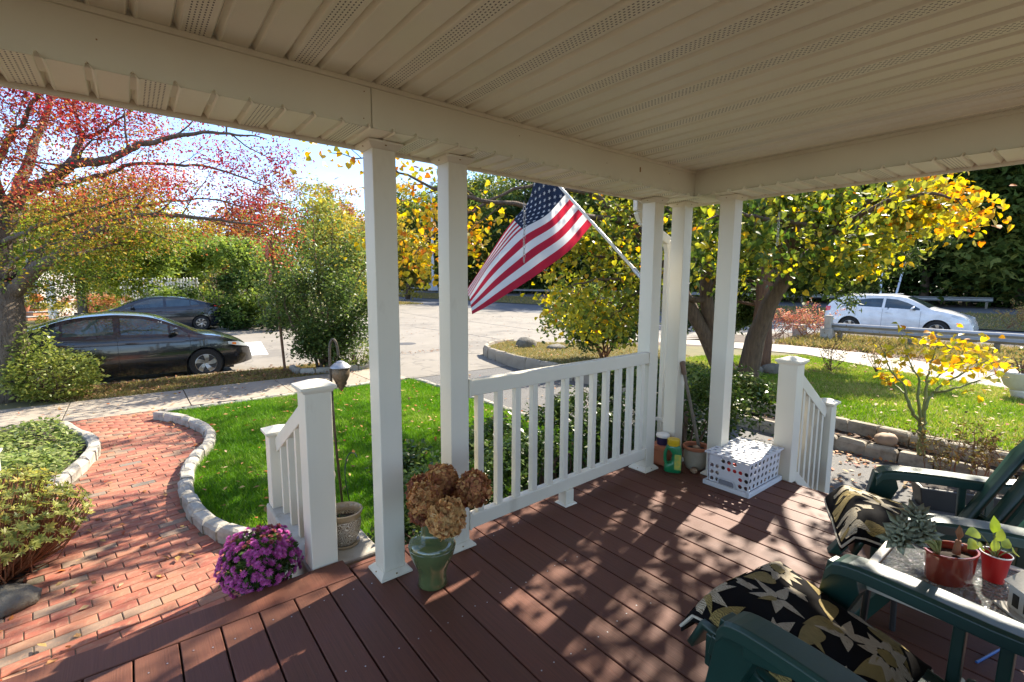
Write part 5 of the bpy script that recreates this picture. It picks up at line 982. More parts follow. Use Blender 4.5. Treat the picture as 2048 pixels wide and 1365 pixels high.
# ================================================================ guardrails
pm('rail_steel', (.44, .44, .43), .45, (.33, .33, .32), 3, .06, 30, metal=.6, dirt=((.2, .16, .12), 4, .6, .5)); pm('old_wood', (.22, .19, .15), .9, (.13, .11, .085), 6, .5, 30, stretch=(4, 4, .5))
def guardrail(name, label, x, y0, y1, zg, h, step, beam=.31):
    t = thing(name, label, 'guardrail', (x, y0, zg)); prof = [(0, .155), (-.05, .12), (-.08, .085), (-.05, .05), (-.01, .015), (-.01, -.015), (-.05, -.05), (-.08, -.085), (-.05, -.12), (0, -.155)]
    n = len(prof); q = W(); q.add([(x+a, y0, zg+h+z) for a, z in prof]+[(x+a, y1, zg+h+z) for a, z in prof], [(i, i+1, n+i+1, n+i) for i in range(n-1)]); q.build('beam', 'rail_steel', t, smooth=True, angle=60)
    for y in np.arange(y0+.3 if y1 > y0 else y1+.3, max(y0, y1), step): q = W(); q.box(x+.02, y-.06, zg-.1, x+.16, y+.06, zg+h+.15); q.build('post', 'old_wood', t)
guardrail('guardrail', 'steel guardrail beam in front of the white car', 18.8, -6, 6.0, -.45, .46, 1.9)
guardrail('guardrail', 'distant steel guardrail at the edge of the woods', 45.2, 5, 90, -.1, .62, 3.8)
q = W(); q.box(18.55, 5.85, -.45, 18.95, 6.2, -.02); q.box(18.62, 5.92, -.02, 18.86, 6.12, .42); tag(q.build('guardrail_anchor', 'concrete', bevel=.02), 'weathered concrete post where the near guardrail ends', 'post')
q = W(); q.box(19.4, 7.05, -.5, 19.8, 7.4, -.02); tag(q.build('bollard', 'concrete', bevel=.02), 'short concrete block among weeds past the guardrail end', 'block')
rng = np.random.default_rng(5)
for i, (x, y, n, lab) in enumerate(((19.0, 6.7, 16, 'pinkish dry weeds by the concrete guardrail post'), (18.4, 7.3, 14, 'reddish dry weeds past the guardrail end'), (31.6, 2.6, 8, 'tall dry weed stalks beyond the white car'))):
    b0 = np.array([x, y, -.5]); limb_tree('dry_weeds', lab, b0, [([b0+rng.normal(size=3)*w(.25, .25, 0), b0+rng.normal(size=3)*w(.3, .3, 0)+w(0, 0, .5), b0+rng.normal(size=3)*w(.4, .4, 0)+w(0, 0, rng.uniform(.7, 1.1))], .012, .004) for _ in range(n)], dict(n=[5, 3], len=[.35, .5], rr=.6, rmin=.001, lift=.4), 'red_twig', 'pink_leaf' if i < 2 else 'panicle', 5, .07, 'oval', .04, None, 30+i, cat='weeds')
# ================================================================ poles and signs
pm('rusty_steel', (.24, .12, .06), .8, (.12, .065, .04), 8, .3, 40); pm('sign_orange', (.55, .13, .05), .5, (.42, .09, .04), 6); pm('pole_steel', (.50, .53, .57), .45, (.42, .45, .50), 3, metal=.4)
base = onz(570, 741, -.5); topp = at(541, 480, 10.55); t = thing('street_sign', 'rusty leaning sign post with two orange red plates seen edge on', 'sign', tuple(base))
q = W(); q.tube([base, topp], .03, 6); q.build('post', 'rusty_steel', t, smooth=True)
view = np.array([topp[0], topp[1], 0]); view /= np.linalg.norm(view)
for (u, v, s_, ang) in ((534, 504, .17, .24), (540, 556, .20, .22)):
    c = at(u, v, 10.5); ax = view*math.cos(ang)+np.cross([0, 0, 1], view)*math.sin(ang); nn = np.cross(ax, [0, 0, 1.0]); q = W(); pl = [(s_*math.cos(math.pi/8+k*math.pi/4), s_*math.sin(math.pi/8+k*math.pi/4)) for k in range(8)]
    q.prism(pl, lambda a, d: c+ax*a+np.array([0, 0, d])-nn*.004, lambda a, d: c+ax*a+np.array([0, 0, d])+nn*.004); q.build('plate', 'sign_orange', t)
p = at(866, 580, 55); p[2] -= .1; t = thing('lamp_post', 'pale tapered lamp post on the verge between the two nearest columns', 'lamp post', tuple(p)); q = MB(); q.tube([(0, 0, .9), (0, 0, 12)], [.17, .10], 12); q.build('pole', 'pole_steel', t, smooth=True); q = MB(); q.frustum((0, 0), (.45, .45), (.3, .3), 0, .9); q.build('base', 'pole_steel', t, bevel=.03)
b = MB(); b.tube([(0, 0, 11.8), (.5, -.5, 12.3), (1.6, -1.6, 12.5)], .06, 8); b.build('arm', 'pole_steel', t, smooth=True)
b = MB(); b.box(.58, -.02, 4.3, .86, .02, 5.0); b.bar((0, 0, 4.8), (.6, 0, 4.8), .03, .03); b.build('small_sign', 'pole_steel', t)
for (u0, v0, u1, v1, d, lab) in ((1760, 600, 1764, 545, 27, 'upright steel sign post behind the white car roof'), (1789, 602, 1809, 530, 27, 'leaning steel sign post behind the white car windscreen')):
    a, c = at(u0, v0, d), at(u1, v1, d); a2 = a+(a-c)*((a[2]+.55)/(c[2]-a[2])); q = W(); q.bar(a2, c, .09, .05, up=(1, 0, 0)); o = q.build('sign_post', 'pole_steel'); tag(o, lab, 'post', 'sign posts beyond the white car')
# ================================================================ house and fences across the street
pm('house_siding', (.62, .60, .56), .6, (.55, .53, .5), 4); pm('brick_wall', (.36, .13, .07), .85, (.45, .22, .1), 9, .3, 30, jit=.1); pm('stone_cap', (.42, .42, .42), .8, (.33, .33, .33), 6); pm('fence_white', (.80, .79, .76), .6, (.72, .7, .66), 3, jit=.03)
pm('pumpkin_skin', (.62, .16, .02), .5, (.5, .11, .015), 7); pm('terracotta', (.46, .17, .08), .8, (.36, .12, .06), 7, .15, 40, dirt=((.5, .42, .33), 8, .6, .4))
glassy('house_glass', (.10, .09, .07))
HP = lambda u, v: at(u, v, 25)
a, c = HP(-260, 640), HP(108, 640); ax = c-a; ax[2] = 0; ax /= np.linalg.norm(ax); out_n = np.array([ax[1], -ax[0], 0]); org = np.array([c[0], c[1], -.5])
hs = thing('house', 'white house with a large paned window across the street behind the tree trunk', 'house', tuple(org))
def hp(s_, d, z): return org+ax*s_+out_n*d+np.array([0, 0, z])
def hbox(q, s0, s1, d0, d1, z0, z1): q.add([hp(s_, d, z) for z in (z0, z1) for s_, d in ((s0, d0), (s1, d0), (s1, d1), (s0, d1))], [(0, 3, 2, 1), (4, 5, 6, 7), (0, 1, 5, 4), (1, 2, 6, 5), (2, 3, 7, 6), (3, 0, 4, 7)]); return q
q = W(); hbox(q, -9, -.9, -2.4, -.3, 0, 3.4); q.build('wall', 'house_siding', hs)
q = W(); q.add([hp(-9.4, .1, 3.3), hp(-.5, .1, 3.3), hp(-.5, -1.4, 4.6), hp(-9.4, -1.4, 4.6), hp(-9.4, -2.8, 3.3), hp(-.5, -2.8, 3.3)], [(0, 1, 2, 3), (3, 2, 5, 4), (0, 3, 4), (1, 5, 2)]); q.build('roof', 'roof_shingle', hs)
q = W(); hbox(q, -4.4, -1.2, -.32, -.26, 1.15, 2.9); wo = q.build('window', 'house_glass', hs)
q = W()
for s_ in np.linspace(-4.4, -1.2, 10): hbox(q, s_-.03, s_+.03, -.26, -.22, 1.15, 2.9)
for z in (1.15, 2.9): hbox(q, -4.46, -1.14, -.26, -.20, z-.06, z+.06)
me = q.mesh('window_frame', False, org); link('window_frame', me, 'fence_white', wo)
for s_ in (-.95, -.75): q = W(); hbox(q, s_-.14, s_+.0, -.25, -.1, 0, 3.1); q.build('corner_post', 'fence_white', hs)
stp = thing('brick_steps', 'brick steps with stone treads in front of the white house', 'steps', tuple(org))
for k in range(4):
    q = W(); hbox(q, -9, -.2, -.2, .25+.3*(3-k), .22*k, .22*k+.17); q.build('riser', 'brick_wall', stp); q = W(); hbox(q, -9, -.16, -.2, .29+.3*(3-k), .22*k+.17, .22*k+.22); q.build('tread', 'stone_cap', stp)
q = W(); q.tube([hp(-1.05, 1.5, 0), hp(-1.05, 1.45, .95), hp(-1.05, .1, 1.75)], .03, 6); q.tube([hp(-1.05, .3, .66), hp(-1.05, .3, 1.6)], .025, 6); tag(q.build('handrail', 'rail_steel', off=(0, 0, 0)), 'grey metal handrail on the brick steps of the white house', 'handrail')
def pumpkin(c, r_, label):
    t = thing('pumpkin', label, 'pumpkin', tuple(c)); q = MB(); q.grid(lambda u, v: (r_*math.sin(v*math.pi)*math.cos(u*6.2832)*(1+.07*math.cos(u*6.2832*9)), r_*math.sin(v*math.pi)*math.sin(u*6.2832)*(1+.07*math.cos(u*6.2832*9)), r_*.78*(1-math.cos(v*math.pi))), 45, 10); q.build('body', 'pumpkin_skin', t, smooth=True, angle=180); q = MB(); q.tube([(0, 0, r_*1.5), (.02, 0, r_*1.75), (.05, 0, r_*1.95)], [.05, .03, .035], 6); q.build('stem', 'green_stem', t)
pumpkin(hp(-.5, .3, .88), .28, 'orange pumpkin on the top brick step of the white house')
c = hp(-.55, .9, .44); t = thing('potted_mum', 'yellow chrysanthemum in a terracotta pot on the brick steps', 'potted plant', tuple(c)); q = MB(); q.lathe([(.14, 0), (.2, .26), (.22, .26), (.22, .3), (.18, .3)], 16); q.build('pot', 'terracotta', t); P, rn = blob_points(np.random.default_rng(3), (0, 0, .5), (.36, .36, .24), 40, 12, .06); link('flowers', leaf_mesh('flowers', P, .1, 'oval', rn), 'gold_leaf', t)
def picket_fence(name, label, a, c, h, step, wd, zg):
    a = np.array(a); c = np.array(c); d = c-a; d[2] = 0; Lf = np.linalg.norm(d); d /= Lf; nn = np.array([d[1], -d[0], 0]); t = thing(name, label, 'fence', (a[0], a[1], zg))
    for z in (.35, h-.3): q = W(); q.bar((a[0], a[1], zg+z), (a[0]+d[0]*Lf, a[1]+d[1]*Lf, zg+z), .04, .09); q.build('rail', 'fence_white', t)
    pr = MB(); pr.prism([(-wd/2, 0), (wd/2, 0), (wd/2, h-.07), (0, h), (-wd/2, h-.07)], lambda x, z: (d[0]*x+nn[0]*.02, d[1]*x+nn[1]*.02, z), lambda x, z: (d[0]*x+nn[0]*.042, d[1]*x+nn[1]*.042, z)); me = pr.mesh('picket'); me.materials.append(MATS['fence_white'])
    for s_ in np.arange(0, Lf, step): link('picket', me, None, t, (d[0]*s_, d[1]*s_, 0))
picket_fence('picket_fence', 'white picket fence across the street behind the dark hatchback', at(245, 600, 27.5), at(400, 600, 25.5), 2.2, .24, .13, -.5)
picket_fence('picket_fence', 'short white picket panel at the corner of the white house', at(97, 600, 24), at(116, 600, 23.5), 2.0, .22, .16, -.4)
# ================================================================ flag on its pole
def cloth(name, col, col2, trans=.4):
    m, nt, p = _new(name); v = _coords(nt); c = _ramp(nt, _noise(nt, v, 5, 4), [(.35, col), (.7, col2)]); nt.links.new(c, p.inputs['Base Color']); p.inputs['Roughness'].default_value = .85; p.inputs['Specular IOR Level'].default_value = .15
    wv = nt.nodes.new('ShaderNodeTexWave'); wv.inputs['Scale'].default_value = 220; nt.links.new(v, wv.inputs['Vector']); _bump(nt, p, wv.outputs[0], .08, .001)
    t = nt.nodes.new('ShaderNodeBsdfTranslucent'); nt.links.new(c, t.inputs['Color']); mxs = nt.nodes.new('ShaderNodeMixShader'); mxs.inputs[0].default_value = trans; o = nt.nodes['Material Output']
    nt.links.new(p.outputs[0], mxs.inputs[1]); nt.links.new(t.outputs[0], mxs.inputs[2]); nt.links.new(mxs.outputs[0], o.inputs[0])
cloth('flag_red', (.50, .025, .05), (.42, .018, .04)); cloth('flag_white', (.78, .76, .73), (.70, .68, .66)); cloth('flag_blue', (.010, .020, .048), (.007, .014, .036), .2)
pb = np.array([3.105, 2.262, 1.478]); pd = np.array([-.045, math.cos(R(43)), math.sin(R(43))]); pd /= np.linalg.norm(pd)
fl = thing('flag_pole', 'white flagpole angled up from a bracket on the far railing column', 'flagpole', tuple(pb))
q = W(); q.tube([pb+pd*.02, pb+pd*1.75], .0125, 10); q.build('pole', 'white_vinyl', fl, smooth=True)
q = W(); q.tube([pb-pd*.005, pb+pd*.13], .018, 10); q.box(pb[0]-.03, pb[1]-.012, pb[2]-.05, pb[0]+.03, pb[1]+.004, pb[2]+.05); q.build('bracket', 'pole_steel', fl, smooth=True, angle=40)
q = W(); q.lathe([(.001, 1.0), (.02, .99), (.026, .97), (.02, .95), (.012, .94)], 12); q.v = [tuple(pb+pd*1.75+np.array([x, y, z-.96])) for x, y, z in q.v]; q.build('finial', 'chrome', fl, smooth=True)
flag = thing('flag', 'stars and stripes flag hanging from the pole on the railing column', 'flag', tuple(pb+pd*.72))
h0, h1 = pb+pd*.705-np.array([0, 0, .012]), pb+pd*1.60-np.array([0, 0, .012])
Bot = smooth_path([h0, at(1140, 500, 4.12), at(1086, 541, 4.04), at(1037, 575, 3.97), at(990, 604, 3.9), at(944, 629, 3.82)], 101); Mid = smooth_path([h0+(h1-h0)*6/13, at(1095, 428, 4.5), at(1045, 459, 4.5), at(1010, 494, 4.45), at(973, 540, 4.38), at(938, 592, 4.25)], 101); Top = smooth_path([h1, at(1058, 398, 4.95), at(1027, 441, 4.95), at(996, 486, 4.9), at(961, 535, 4.8), at(930, 583, 4.65)], 101)
def FP(s_, t_):
    s_ = min(max(s_, 0), 1); i = min(int(s_*100), 99); f = s_*100-i; B_, N_, T_ = (c_[i]+(c_[i+1]-c_[i])*f for c_ in (Bot, Mid, Top)); k_ = t_*13/6; k2 = (t_-6/13)*13/7; p = B_+(N_-B_)*k_ if k_ < 1 else N_+(T_-N_)*k2
    wv = .025*math.sin(7*s_+2.2*t_)*min(1, s_*4)+.014*math.sin(15*s_-5*t_+1)*min(1, s_*3); return p+_F*wv*1.0+_U2*.010*math.sin(9*s_+3*t_)*min(1, s_*4)*t_
for k in range(13):
    t0, t1 = k/13, (k+1)/13; s0 = .4 if k >= 6 else 0.0; q = W(); q.grid(lambda a, c: FP(s0+(1-s0)*a, t0+(t1-t0)*c), 48 if s0 == 0 else 30, 3); q.build('stripe', 'flag_red' if k % 2 == 0 else 'flag_white', flag, smooth=True, angle=180)
q = W(); q.grid(lambda a, c: FP(.4*a, 6/13+7/13*c), 22, 14); q.build('canton', 'flag_blue', flag, smooth=True, angle=180)
for r_ in range(9):
    for c_ in range(6 if r_ % 2 == 0 else 5):
        su = .4*((c_+.5 if r_ % 2 == 0 else c_+1)/6); sv = 6/13+7/13*(.5+(r_+.0))/9.; q = W(); pts = []
        for k in range(10):
            a = math.pi/2+k*math.pi/5; rr = .0225 if k % 2 == 0 else .009; pts.append((su+rr*math.cos(a)*.72, sv+rr*math.sin(a)*1.15))
        for sg in (-1, 1):
            P3 = [FP(a, c) for a, c in pts]; nrm = np.cross(FP(su+.01, sv)-FP(su, sv), FP(su, sv+.01)-FP(su, sv)); nrm /= np.linalg.norm(nrm)+1e-9; c3 = FP(su, sv)+nrm*.003*sg
            q.add([c3]+[p+nrm*.003*sg for p in P3], [(0, 1+k, 1+(k+1) % 10) for k in range(10)])
        q.build('star', 'flag_white', flag)
# ================================================================ chairs
pm('green_plastic', (.006, .034, .026), .36, (.009, .044, .033), 5, .04, 200, spec=.55, dirt=((.03, .05, .04), 6, .58, .5)); pm('cushion_black', (.004, .004, .0045), .9, (.008, .007, .007), 8, .1, 300, spec=.1); 
def print_mat(name, c1, c2, c3):
    m, nt, p = _new(name); v = _coords(nt); wv = nt.nodes.new('ShaderNodeTexWave'); wv.inputs['Scale'].default_value = 55; wv.inputs['Distortion'].default_value = 9; wv.inputs['Detail'].default_value = 3; wv.inputs['Detail Scale'].default_value = 1.2; nt.links.new(v, wv.inputs['Vector'])
    c = _ramp(nt, wv.outputs[0], [(.12, c3), (.32, c2), (.7, c1)]); c = _mix(nt, c, c3, _ramp(nt, _noise(nt, v, 22, 5), [(.52, (0, 0, 0)), (.75, (.55, .55, .55))])); nt.links.new(c, p.inputs['Base Color']); p.inputs['Roughness'].default_value = .85
print_mat('cream_print', (.48, .42, .31), (.38, .32, .22), (.16, .12, .065)); print_mat('olive_print', (.31, .23, .07), (.24, .175, .05), (.09, .065, .02)); pm('cream_piping', (.55, .5, .4), .8)
def chair(label, x, y, rz, bk=0.0):
    t = thing('plastic_chair', label, 'chair', (x, y, 0), rz, 'green plastic chairs')
    for s_ in (-1, 1):
        xa = s_*.295; arm = MB()
        path = smooth_path([(xa, .25, .500), (xa, .16, .52), (xa, -.02, .525), (xa+s_*.005, -.24, .525), (xa-s_*.03, -.40, .56)], 16)
        prof = [(-.052, -.010), (-.055, -.046), (-.049, -.048), (-.046, -.014), (.046, -.014), (.049, -.048), (.055, -.046), (.052, -.010), (.042, 0), (-.042, 0)]
        n = len(prof); rings = [[(p[0]+a*(1-.35*max(0, (i-10)/6)), p[1], p[2]+c-.03*max(0, 1-i/1.5)*(1 if i == 0 else .3)) for a, c in prof] for i, p in enumerate(path)]
        arm.add([v_ for r_ in rings for v_ in r_], [(i*n+j, i*n+(j+1) % n, (i+1)*n+(j+1) % n, (i+1)*n+j) for i in range(len(path)-1) for j in range(n)]+[tuple(range(n))[::-1]]); arm.build('armrest', 'green_plastic', t, bevel=.005, fix=True)
        leg = MB(); leg.prism([(.255, .49), (.17, .49), (.15, .42), (.23, .22), (.37, 0), (.425, 0), (.30, .22)], lambda a, c: (xa-.028, a, c), lambda a, c: (xa+.028, a, c)); leg.prism([(.17, .43), (.08, .455), (.0, .49), (.17, .49)], lambda a, c: (xa+s_*.042, a, c), lambda a, c: (xa+s_*.049, a, c)); leg.prism([(.30, .33), (.22, .36), (-.02, .26), (-.12, .20), (-.10, .15), (.0, .19), (.26, .28)], lambda a, c: (xa-s_*.05-.012, a, c), lambda a, c: (xa-s_*.05+.012, a, c)); leg.build('front_leg', 'green_plastic', t, bevel=.008)
        rl_ = MB(); rl_.prism([(-.10, .30), (-.20, .34), (-.36, .52), (-.30, .52), (-.24, .30), (-.46, 0), (-.53, 0), (-.36, .26)], lambda a, c: (xa-.03, a, c), lambda a, c: (xa+.03, a, c)) if 0 else rl_.prism([(-.12, .30), (-.30, .32), (-.52, 0), (-.45, 0)], lambda a, c: (xa-.03, a, c), lambda a, c: (xa+.03, a, c)); rl_.build('rear_leg', 'green_plastic', t, bevel=.006)
        for yy in (-.10, -.20):
            st_ = MB(); st_.bar((xa-s_*.02, yy, .26), (xa, yy, .495), .026, .03, up=(0, 1, 0)); st_.build('arm_strut', 'green_plastic', t, bevel=.004)
    seat = MB()
    def sf(u, v): yy = .40-.52*v; return ((u-.5)*.50, yy, .365-.10*v-.012*math.sin(u*math.pi)-.10*max(0, 1-v/.08)**2)
    seat.grid(sf, 10, 14); so = seat.build('seat', 'green_plastic', t, smooth=True, angle=180); sd_ = so.modifiers.new('solid', 'SOLIDIFY'); sd_.thickness = .022
    sk = MB(); sk.box(-.25, .33, .24, .25, .352, .35); sk.bar((-.25, .33, .33), (-.25, -.2, .24), .02, .07); sk.bar((.25, .33, .33), (.25, -.2, .24), .02, .07); sk.build('seat_rail', 'green_plastic', t, bevel=.005)
    for k in range(5):
        b_ = MB(); f = (k-2)
        def bf(u, v): wv = .082+.03*v; xx = f*(.098+.022*v)+(u-.5)*wv; yy = -.10+bk-.34*v-.02*(1-((k-2)/2)**2)*(1-v); zz = .275+.72*v-.05*(f/2)**2*v*(1 if v > .6 else .3); return (xx, yy-.04*(abs(f)/2)**2*-1, zz)
        b_.grid(bf, 3, 12); bo = b_.build('back_slat', 'green_plastic', t, smooth=True, angle=180); m_ = bo.modifiers.new('solid', 'SOLIDIFY'); m_.thickness = .02; m_.offset = 0
    bb = MB()
    for zz, yy in ((.36, -.165+bk), (.66, -.305+bk)): bb.tube(smooth_path([(-.29, yy+.04, zz), (0, yy-.03, zz), (.29, yy+.04, zz)], 9), .022, 8)
    bb.build('back_rail', 'green_plastic', t, smooth=True); return t
def cushion(label, x, y, rz, seed):
    t = thing('seat_cushion', label, 'cushion', (x, y, .30), rz, 'floral seat cushions on the green chairs'); r_ = random.Random(seed)
    def top(u, v):   # u -1..1, v 0 front .. 1 back
        puff = .062*(1-abs(u)**5)*(1-max(0, (abs(v-.5)-.36)/.14)**2)+.012*math.sin(u*2.2+seed)*math.sin(v*4); ww = .262*(1-.06*v); yy = .425-.50*v; lip = max(0, 1-v/.10); return np.array([u*ww, yy+.012*lip, .085-.095*v+puff-.075*lip**1.6+.006*math.sin(u*5+seed)*lip])
    n1, n2 = 28, 28; g = [[top(-1+2*i/n1, j/n2) for j in range(n2+1)] for i in range(n1+1)]; vs_ = [p for r2 in g for p in r2]; nb = len(vs_); vs_ += [p-np.array([0, 0, .035]) for r2 in g for p in r2]; w_ = n2+1; q = MB()
    fs_ = [(i*w_+j, (i+1)*w_+j, (i+1)*w_+j+1, i*w_+j+1) for i in range(n1) for j in range(n2)]; fs_ += [tuple(nb+k for k in f[::-1]) for f in fs_]
    rim = [(i, 0) for i in range(n1)]+[(n1, j) for j in range(n2)]+[(i, n2) for i in range(n1, 0, -1)]+[(0, j) for j in range(n2, 0, -1)]; rid = [a*w_+c for a, c in rim]
    fs_ += [(rid[k], nb+rid[k], nb+rid[(k+1) % len(rid)], rid[(k+1) % len(rid)]) for k in range(len(rid))]; q.add(vs_, fs_); q.build('pad', 'cushion_black', t, smooth=True, angle=70, fix=True)
    q = MB(); q.tube([np.array(vs_[k])-np.array([0, 0, .012]) for k in rid[::2]], .006, 5, close=True); q.build('piping', 'cream_piping', t, smooth=True)
    used = []
    def motif(nm, m, polys, cu, cv, lift=.0022):
        q = MB()
        for po in polys:
            k = len(po); cx_ = sum(a for a, _ in po)/k; cy_ = sum(c for _, c in po)/k
            def mp_(a, c): u = max(-.99, min(.99, cu+a/.262)); v = max(.005, min(.99, cv-c/.50)); e = .004; n_ = np.cross(top(u+e, v)-top(u-e, v), top(u, v-e)-top(u, v+e)); n_ /= np.linalg.norm(n_)+1e-9; return top(u, v)+n_*lift
            mid = [(cx_+(a-cx_)*.5, cy_+(c-cy_)*.5) for a, c in po]; q.add([mp_(cx_, cy_)]+[mp_(*p) for p in mid]+[mp_(*p) for p in po], [(0, 1+i, 1+(i+1) % k) for i in range(k)]+[(1+i, 1+k+i, 1+k+(i+1) % k, 1+(i+1) % k) for i in range(k)])
        q.build(nm, m, t, smooth=True, angle=180)
    def petal(ln, wd, ang, off=0, n=9, tip=.5): pts = [(off+ln*f, wd*math.sin(math.pi*f**tip)*.5) for f in np.linspace(0, 1, n)]+[(off+ln*f, -wd*math.sin(math.pi*f**tip)*.5) for f in np.linspace(1, 0, n)[1:-1]]; return [(a*math.cos(ang)-c*math.sin(ang), a*math.sin(ang)+c*math.cos(ang)) for a, c in pts]
    spots = [(.55, .16, 'sun'), (-.1, .36, 'lily'), (-.62, .14, 'bud'), (.1, .14, 'leaf'), (-.3, .62, 'leaf2'), (.45, .55, 'leaf'), (.62, .80, 'leaf2'), (-.72, .48, 'bud'), (.15, .72, 'lily'), (-.35, .2, 'fly'), (.33, .38, 'fly'), (-.65, .82, 'sun'), (-.05, .9, 'leaf2'), (.8, .35, 'leaf'), (-.85, .25, 'leaf'), (.75, .58, 'bud'), (-.15, .06, 'leaf2'), (.82, .05, 'bud'), (-.88, .62, 'leaf2'), (.3, .88, 'sun'), (-.45, .92, 'bud'), (-.8, .08, 'lily'), (.3, .05, 'bud'), (.0, .55, 'leaf')]
    for cu, cv, kd in spots:
        cu += r_.uniform(-.08, .08); cv += r_.uniform(-.03, .03); a0 = r_.uniform(0, 6.28)
        if kd == 'sun': motif('printed_flower', 'cream_print', [petal(.062*r_.uniform(.85, 1.15), .030, a0+k*.628+r_.uniform(-.1, .1), .022) for k in range(10)], cu, cv); motif('printed_flower_centre', 'olive_print', [petal(.05, .05, a0, -.025, tip=1)], cu, cv, .0034)
        elif kd == 'lily': motif('printed_flower', 'cream_print', [petal(.085*r_.uniform(.8, 1.2), .034, a0+k*1.1+r_.uniform(-.15, .15), .004) for k in range(5)], cu, cv); motif('printed_petal', 'olive_print', [petal(.075, .022, a0+2.6, .004)], cu, cv, .0034)
        elif kd == 'bud': motif('printed_bud', 'cream_print', [petal(.10, .036, a0), petal(.05, .02, a0+.7, .01)], cu, cv)
        elif kd == 'fly': motif('printed_butterfly', 'cream_print', [petal(.042, .03, a0+.4), petal(.042, .03, a0+2.7), petal(.03, .024, a0-.5), petal(.03, .024, a0+3.6)], cu, cv)
        else: motif('printed_leaf', 'olive_print', [petal(.15 if kd == 'leaf2' else .12, .058, a0, -.06, 12)]+([petal(.07, .03, a0+1.1, -.01)] if kd == 'leaf2' else []), cu, cv)
    return t
chair('green plastic chair closest to the camera with its cushion cut by the frame', 1.56, .325, R(-8), -.13); chair('green plastic chair farther off beside the barberry and stair railing', 2.82, .34, R(25))
cushion('black floral seat cushion on the chair closest to the camera', 1.595, .345, R(-8), 3); cushion('black floral seat cushion on the far chair behind the succulent', 2.81, .36, R(25), 8)
# ================================================================ glass side table and what stands on it
def hammered():
    m, nt, p = _new('hammered_glass'); v = _coords(nt); n = _noise(nt, v, 55, 2); p.inputs['Base Color'].default_value = (.42, .45, .44, 1); p.inputs['Transmission Weight'].default_value = .8; p.inputs['Roughness'].default_value = .08; p.inputs['IOR'].default_value = 1.3; _bump(nt, p, n, .9, .02)
hammered()
TX0, TX1, TY0, TY1, TZ = 1.93, 2.44, -.22, .46, .435
tb = thing('side_table', 'white framed side table with a hammered glass top between the chairs', 'table', (2.18, .12, 0))
q = W(); q.box(TX0+.02, TY0+.02, TZ-.008, TX1-.02, TY1-.02, TZ-.001); q.build('glass_top', 'hammered_glass', tb)
q = W(); q.bar((TX0, TY0, TZ-.012), (TX0, TY1, TZ-.012), .03, .028); q.bar((TX1, TY0, TZ-.012), (TX1, TY1, TZ-.012), .03, .028); q.bar((TX0+.016, TY0, TZ-.012), (TX1-.016, TY0, TZ-.012), .03, .028); q.bar((TX0+.016, TY1, TZ-.012), (TX1-.016, TY1, TZ-.012), .03, .028); q.build('frame', 'white_vinyl', tb, bevel=.004)
for xx in (TX0+.01, TX1-.01):
    for yy in (TY0+.01, TY1-.01): q = W(); q.tube([(xx+(2.185-xx)*.25, yy, TZ-.03), (xx, yy, 0)], .011, 8); q.build('leg', 'black_plastic', tb, smooth=True)
def glaze(name, col, col2, rough=.15, scale=6, coat=.6): return pm(name, col, rough, col2, scale, .02, 60, coat=coat)
glaze('red_glaze', (.23, .028, .014), (.15, .018, .01)); glaze('red_cup', (.52, .02, .02), (.45, .015, .015), .35, 4, .2); pm('potting_soil', (.03, .022, .016), .95, (.055, .04, .03), 40, .9, 60); pm('cup_white', (.8, .78, .74), .4)
oc = onz(1896, 1158, TZ); pot = thing('oval_pot', 'oval brick red glazed pot on the side table', 'pot', (oc[0], oc[1], TZ)); q = MB(); q.lathe([(.02, 0), (.084, .0), (.088, .008), (.092, .06), (.097, .108), (.101, .112), (.101, .119), (.093, .119), (.089, .105), (.087, .092)], 40, sx=1.02, sy=.66, cap=False); po = q.build('body', 'red_glaze', pot, smooth=True); q = MB(); q.lathe([(.001, .09), (.09, .092)], 32, sx=1.0, sy=.64, cap=False); q.build('soil', 'potting_soil', pot); po.rotation_euler = (0, 0, R(-30)); 
for o in pot.children: o.rotation_euler = (0, 0, R(-30)); o.scale = (.88, .88, .92)
leafmat('succulent_leaf', [(0, (.22, .235, .15)), (.6, (.32, .335, .22)), (1, (.43, .43, .29))], .5, .1); leafmat('pothos_leaf', [(0, (.16, .26, .03)), (.5, (.34, .42, .05)), (1, (.50, .52, .10))], .35, .35)
def fleshy(q, c, ax, n, ln, wd, spread, rng, layers=3):
    ax = np.array(ax, float); ax /= np.linalg.norm(ax); o1 = np.cross(ax, [0.2, .3, 1.0]); o1 /= np.linalg.norm(o1); o2 = np.cross(ax, o1)
    for L_ in range(layers):
        for k in range(n):
            a = 2*math.pi*(k+.5*L_)/n+rng.normal()*.1; e = spread*(1-.3*L_); d = (o1*math.cos(a)+o2*math.sin(a))*math.sin(e)+ax*math.cos(e); l_ = ln*(1-.2*L_)*rng.uniform(.85, 1.1); s_ = np.cross(d, ax); s_ /= np.linalg.norm(s_); u_ = np.cross(s_, d); b = np.array(c)
            q.add([b, b+d*l_*.55+s_*wd/2+u_*.004, b+d*l_+u_*.010, b+d*l_*.55-s_*wd/2+u_*.004, b+d*l_*.55-u_*wd*.22], [(0, 1, 4), (1, 2, 4), (2, 3, 4), (3, 0, 4), (0, 3, 2, 1)])
rng = np.random.default_rng(6); sp = thing('succulent', 'grey green rosette succulent leaning out of the oval red pot', 'succulent', (oc[0], oc[1], TZ+.09)); off = np.array(sp.location)
rs = [(1806, 1058, (-.2, .6, .8)), (1833, 1035, (0, .4, 1)), (1848, 1066, (.1, 0, .8)), (1795, 1078, (-.4, .5, .3)), (1822, 1078, (0, .2, .8))]
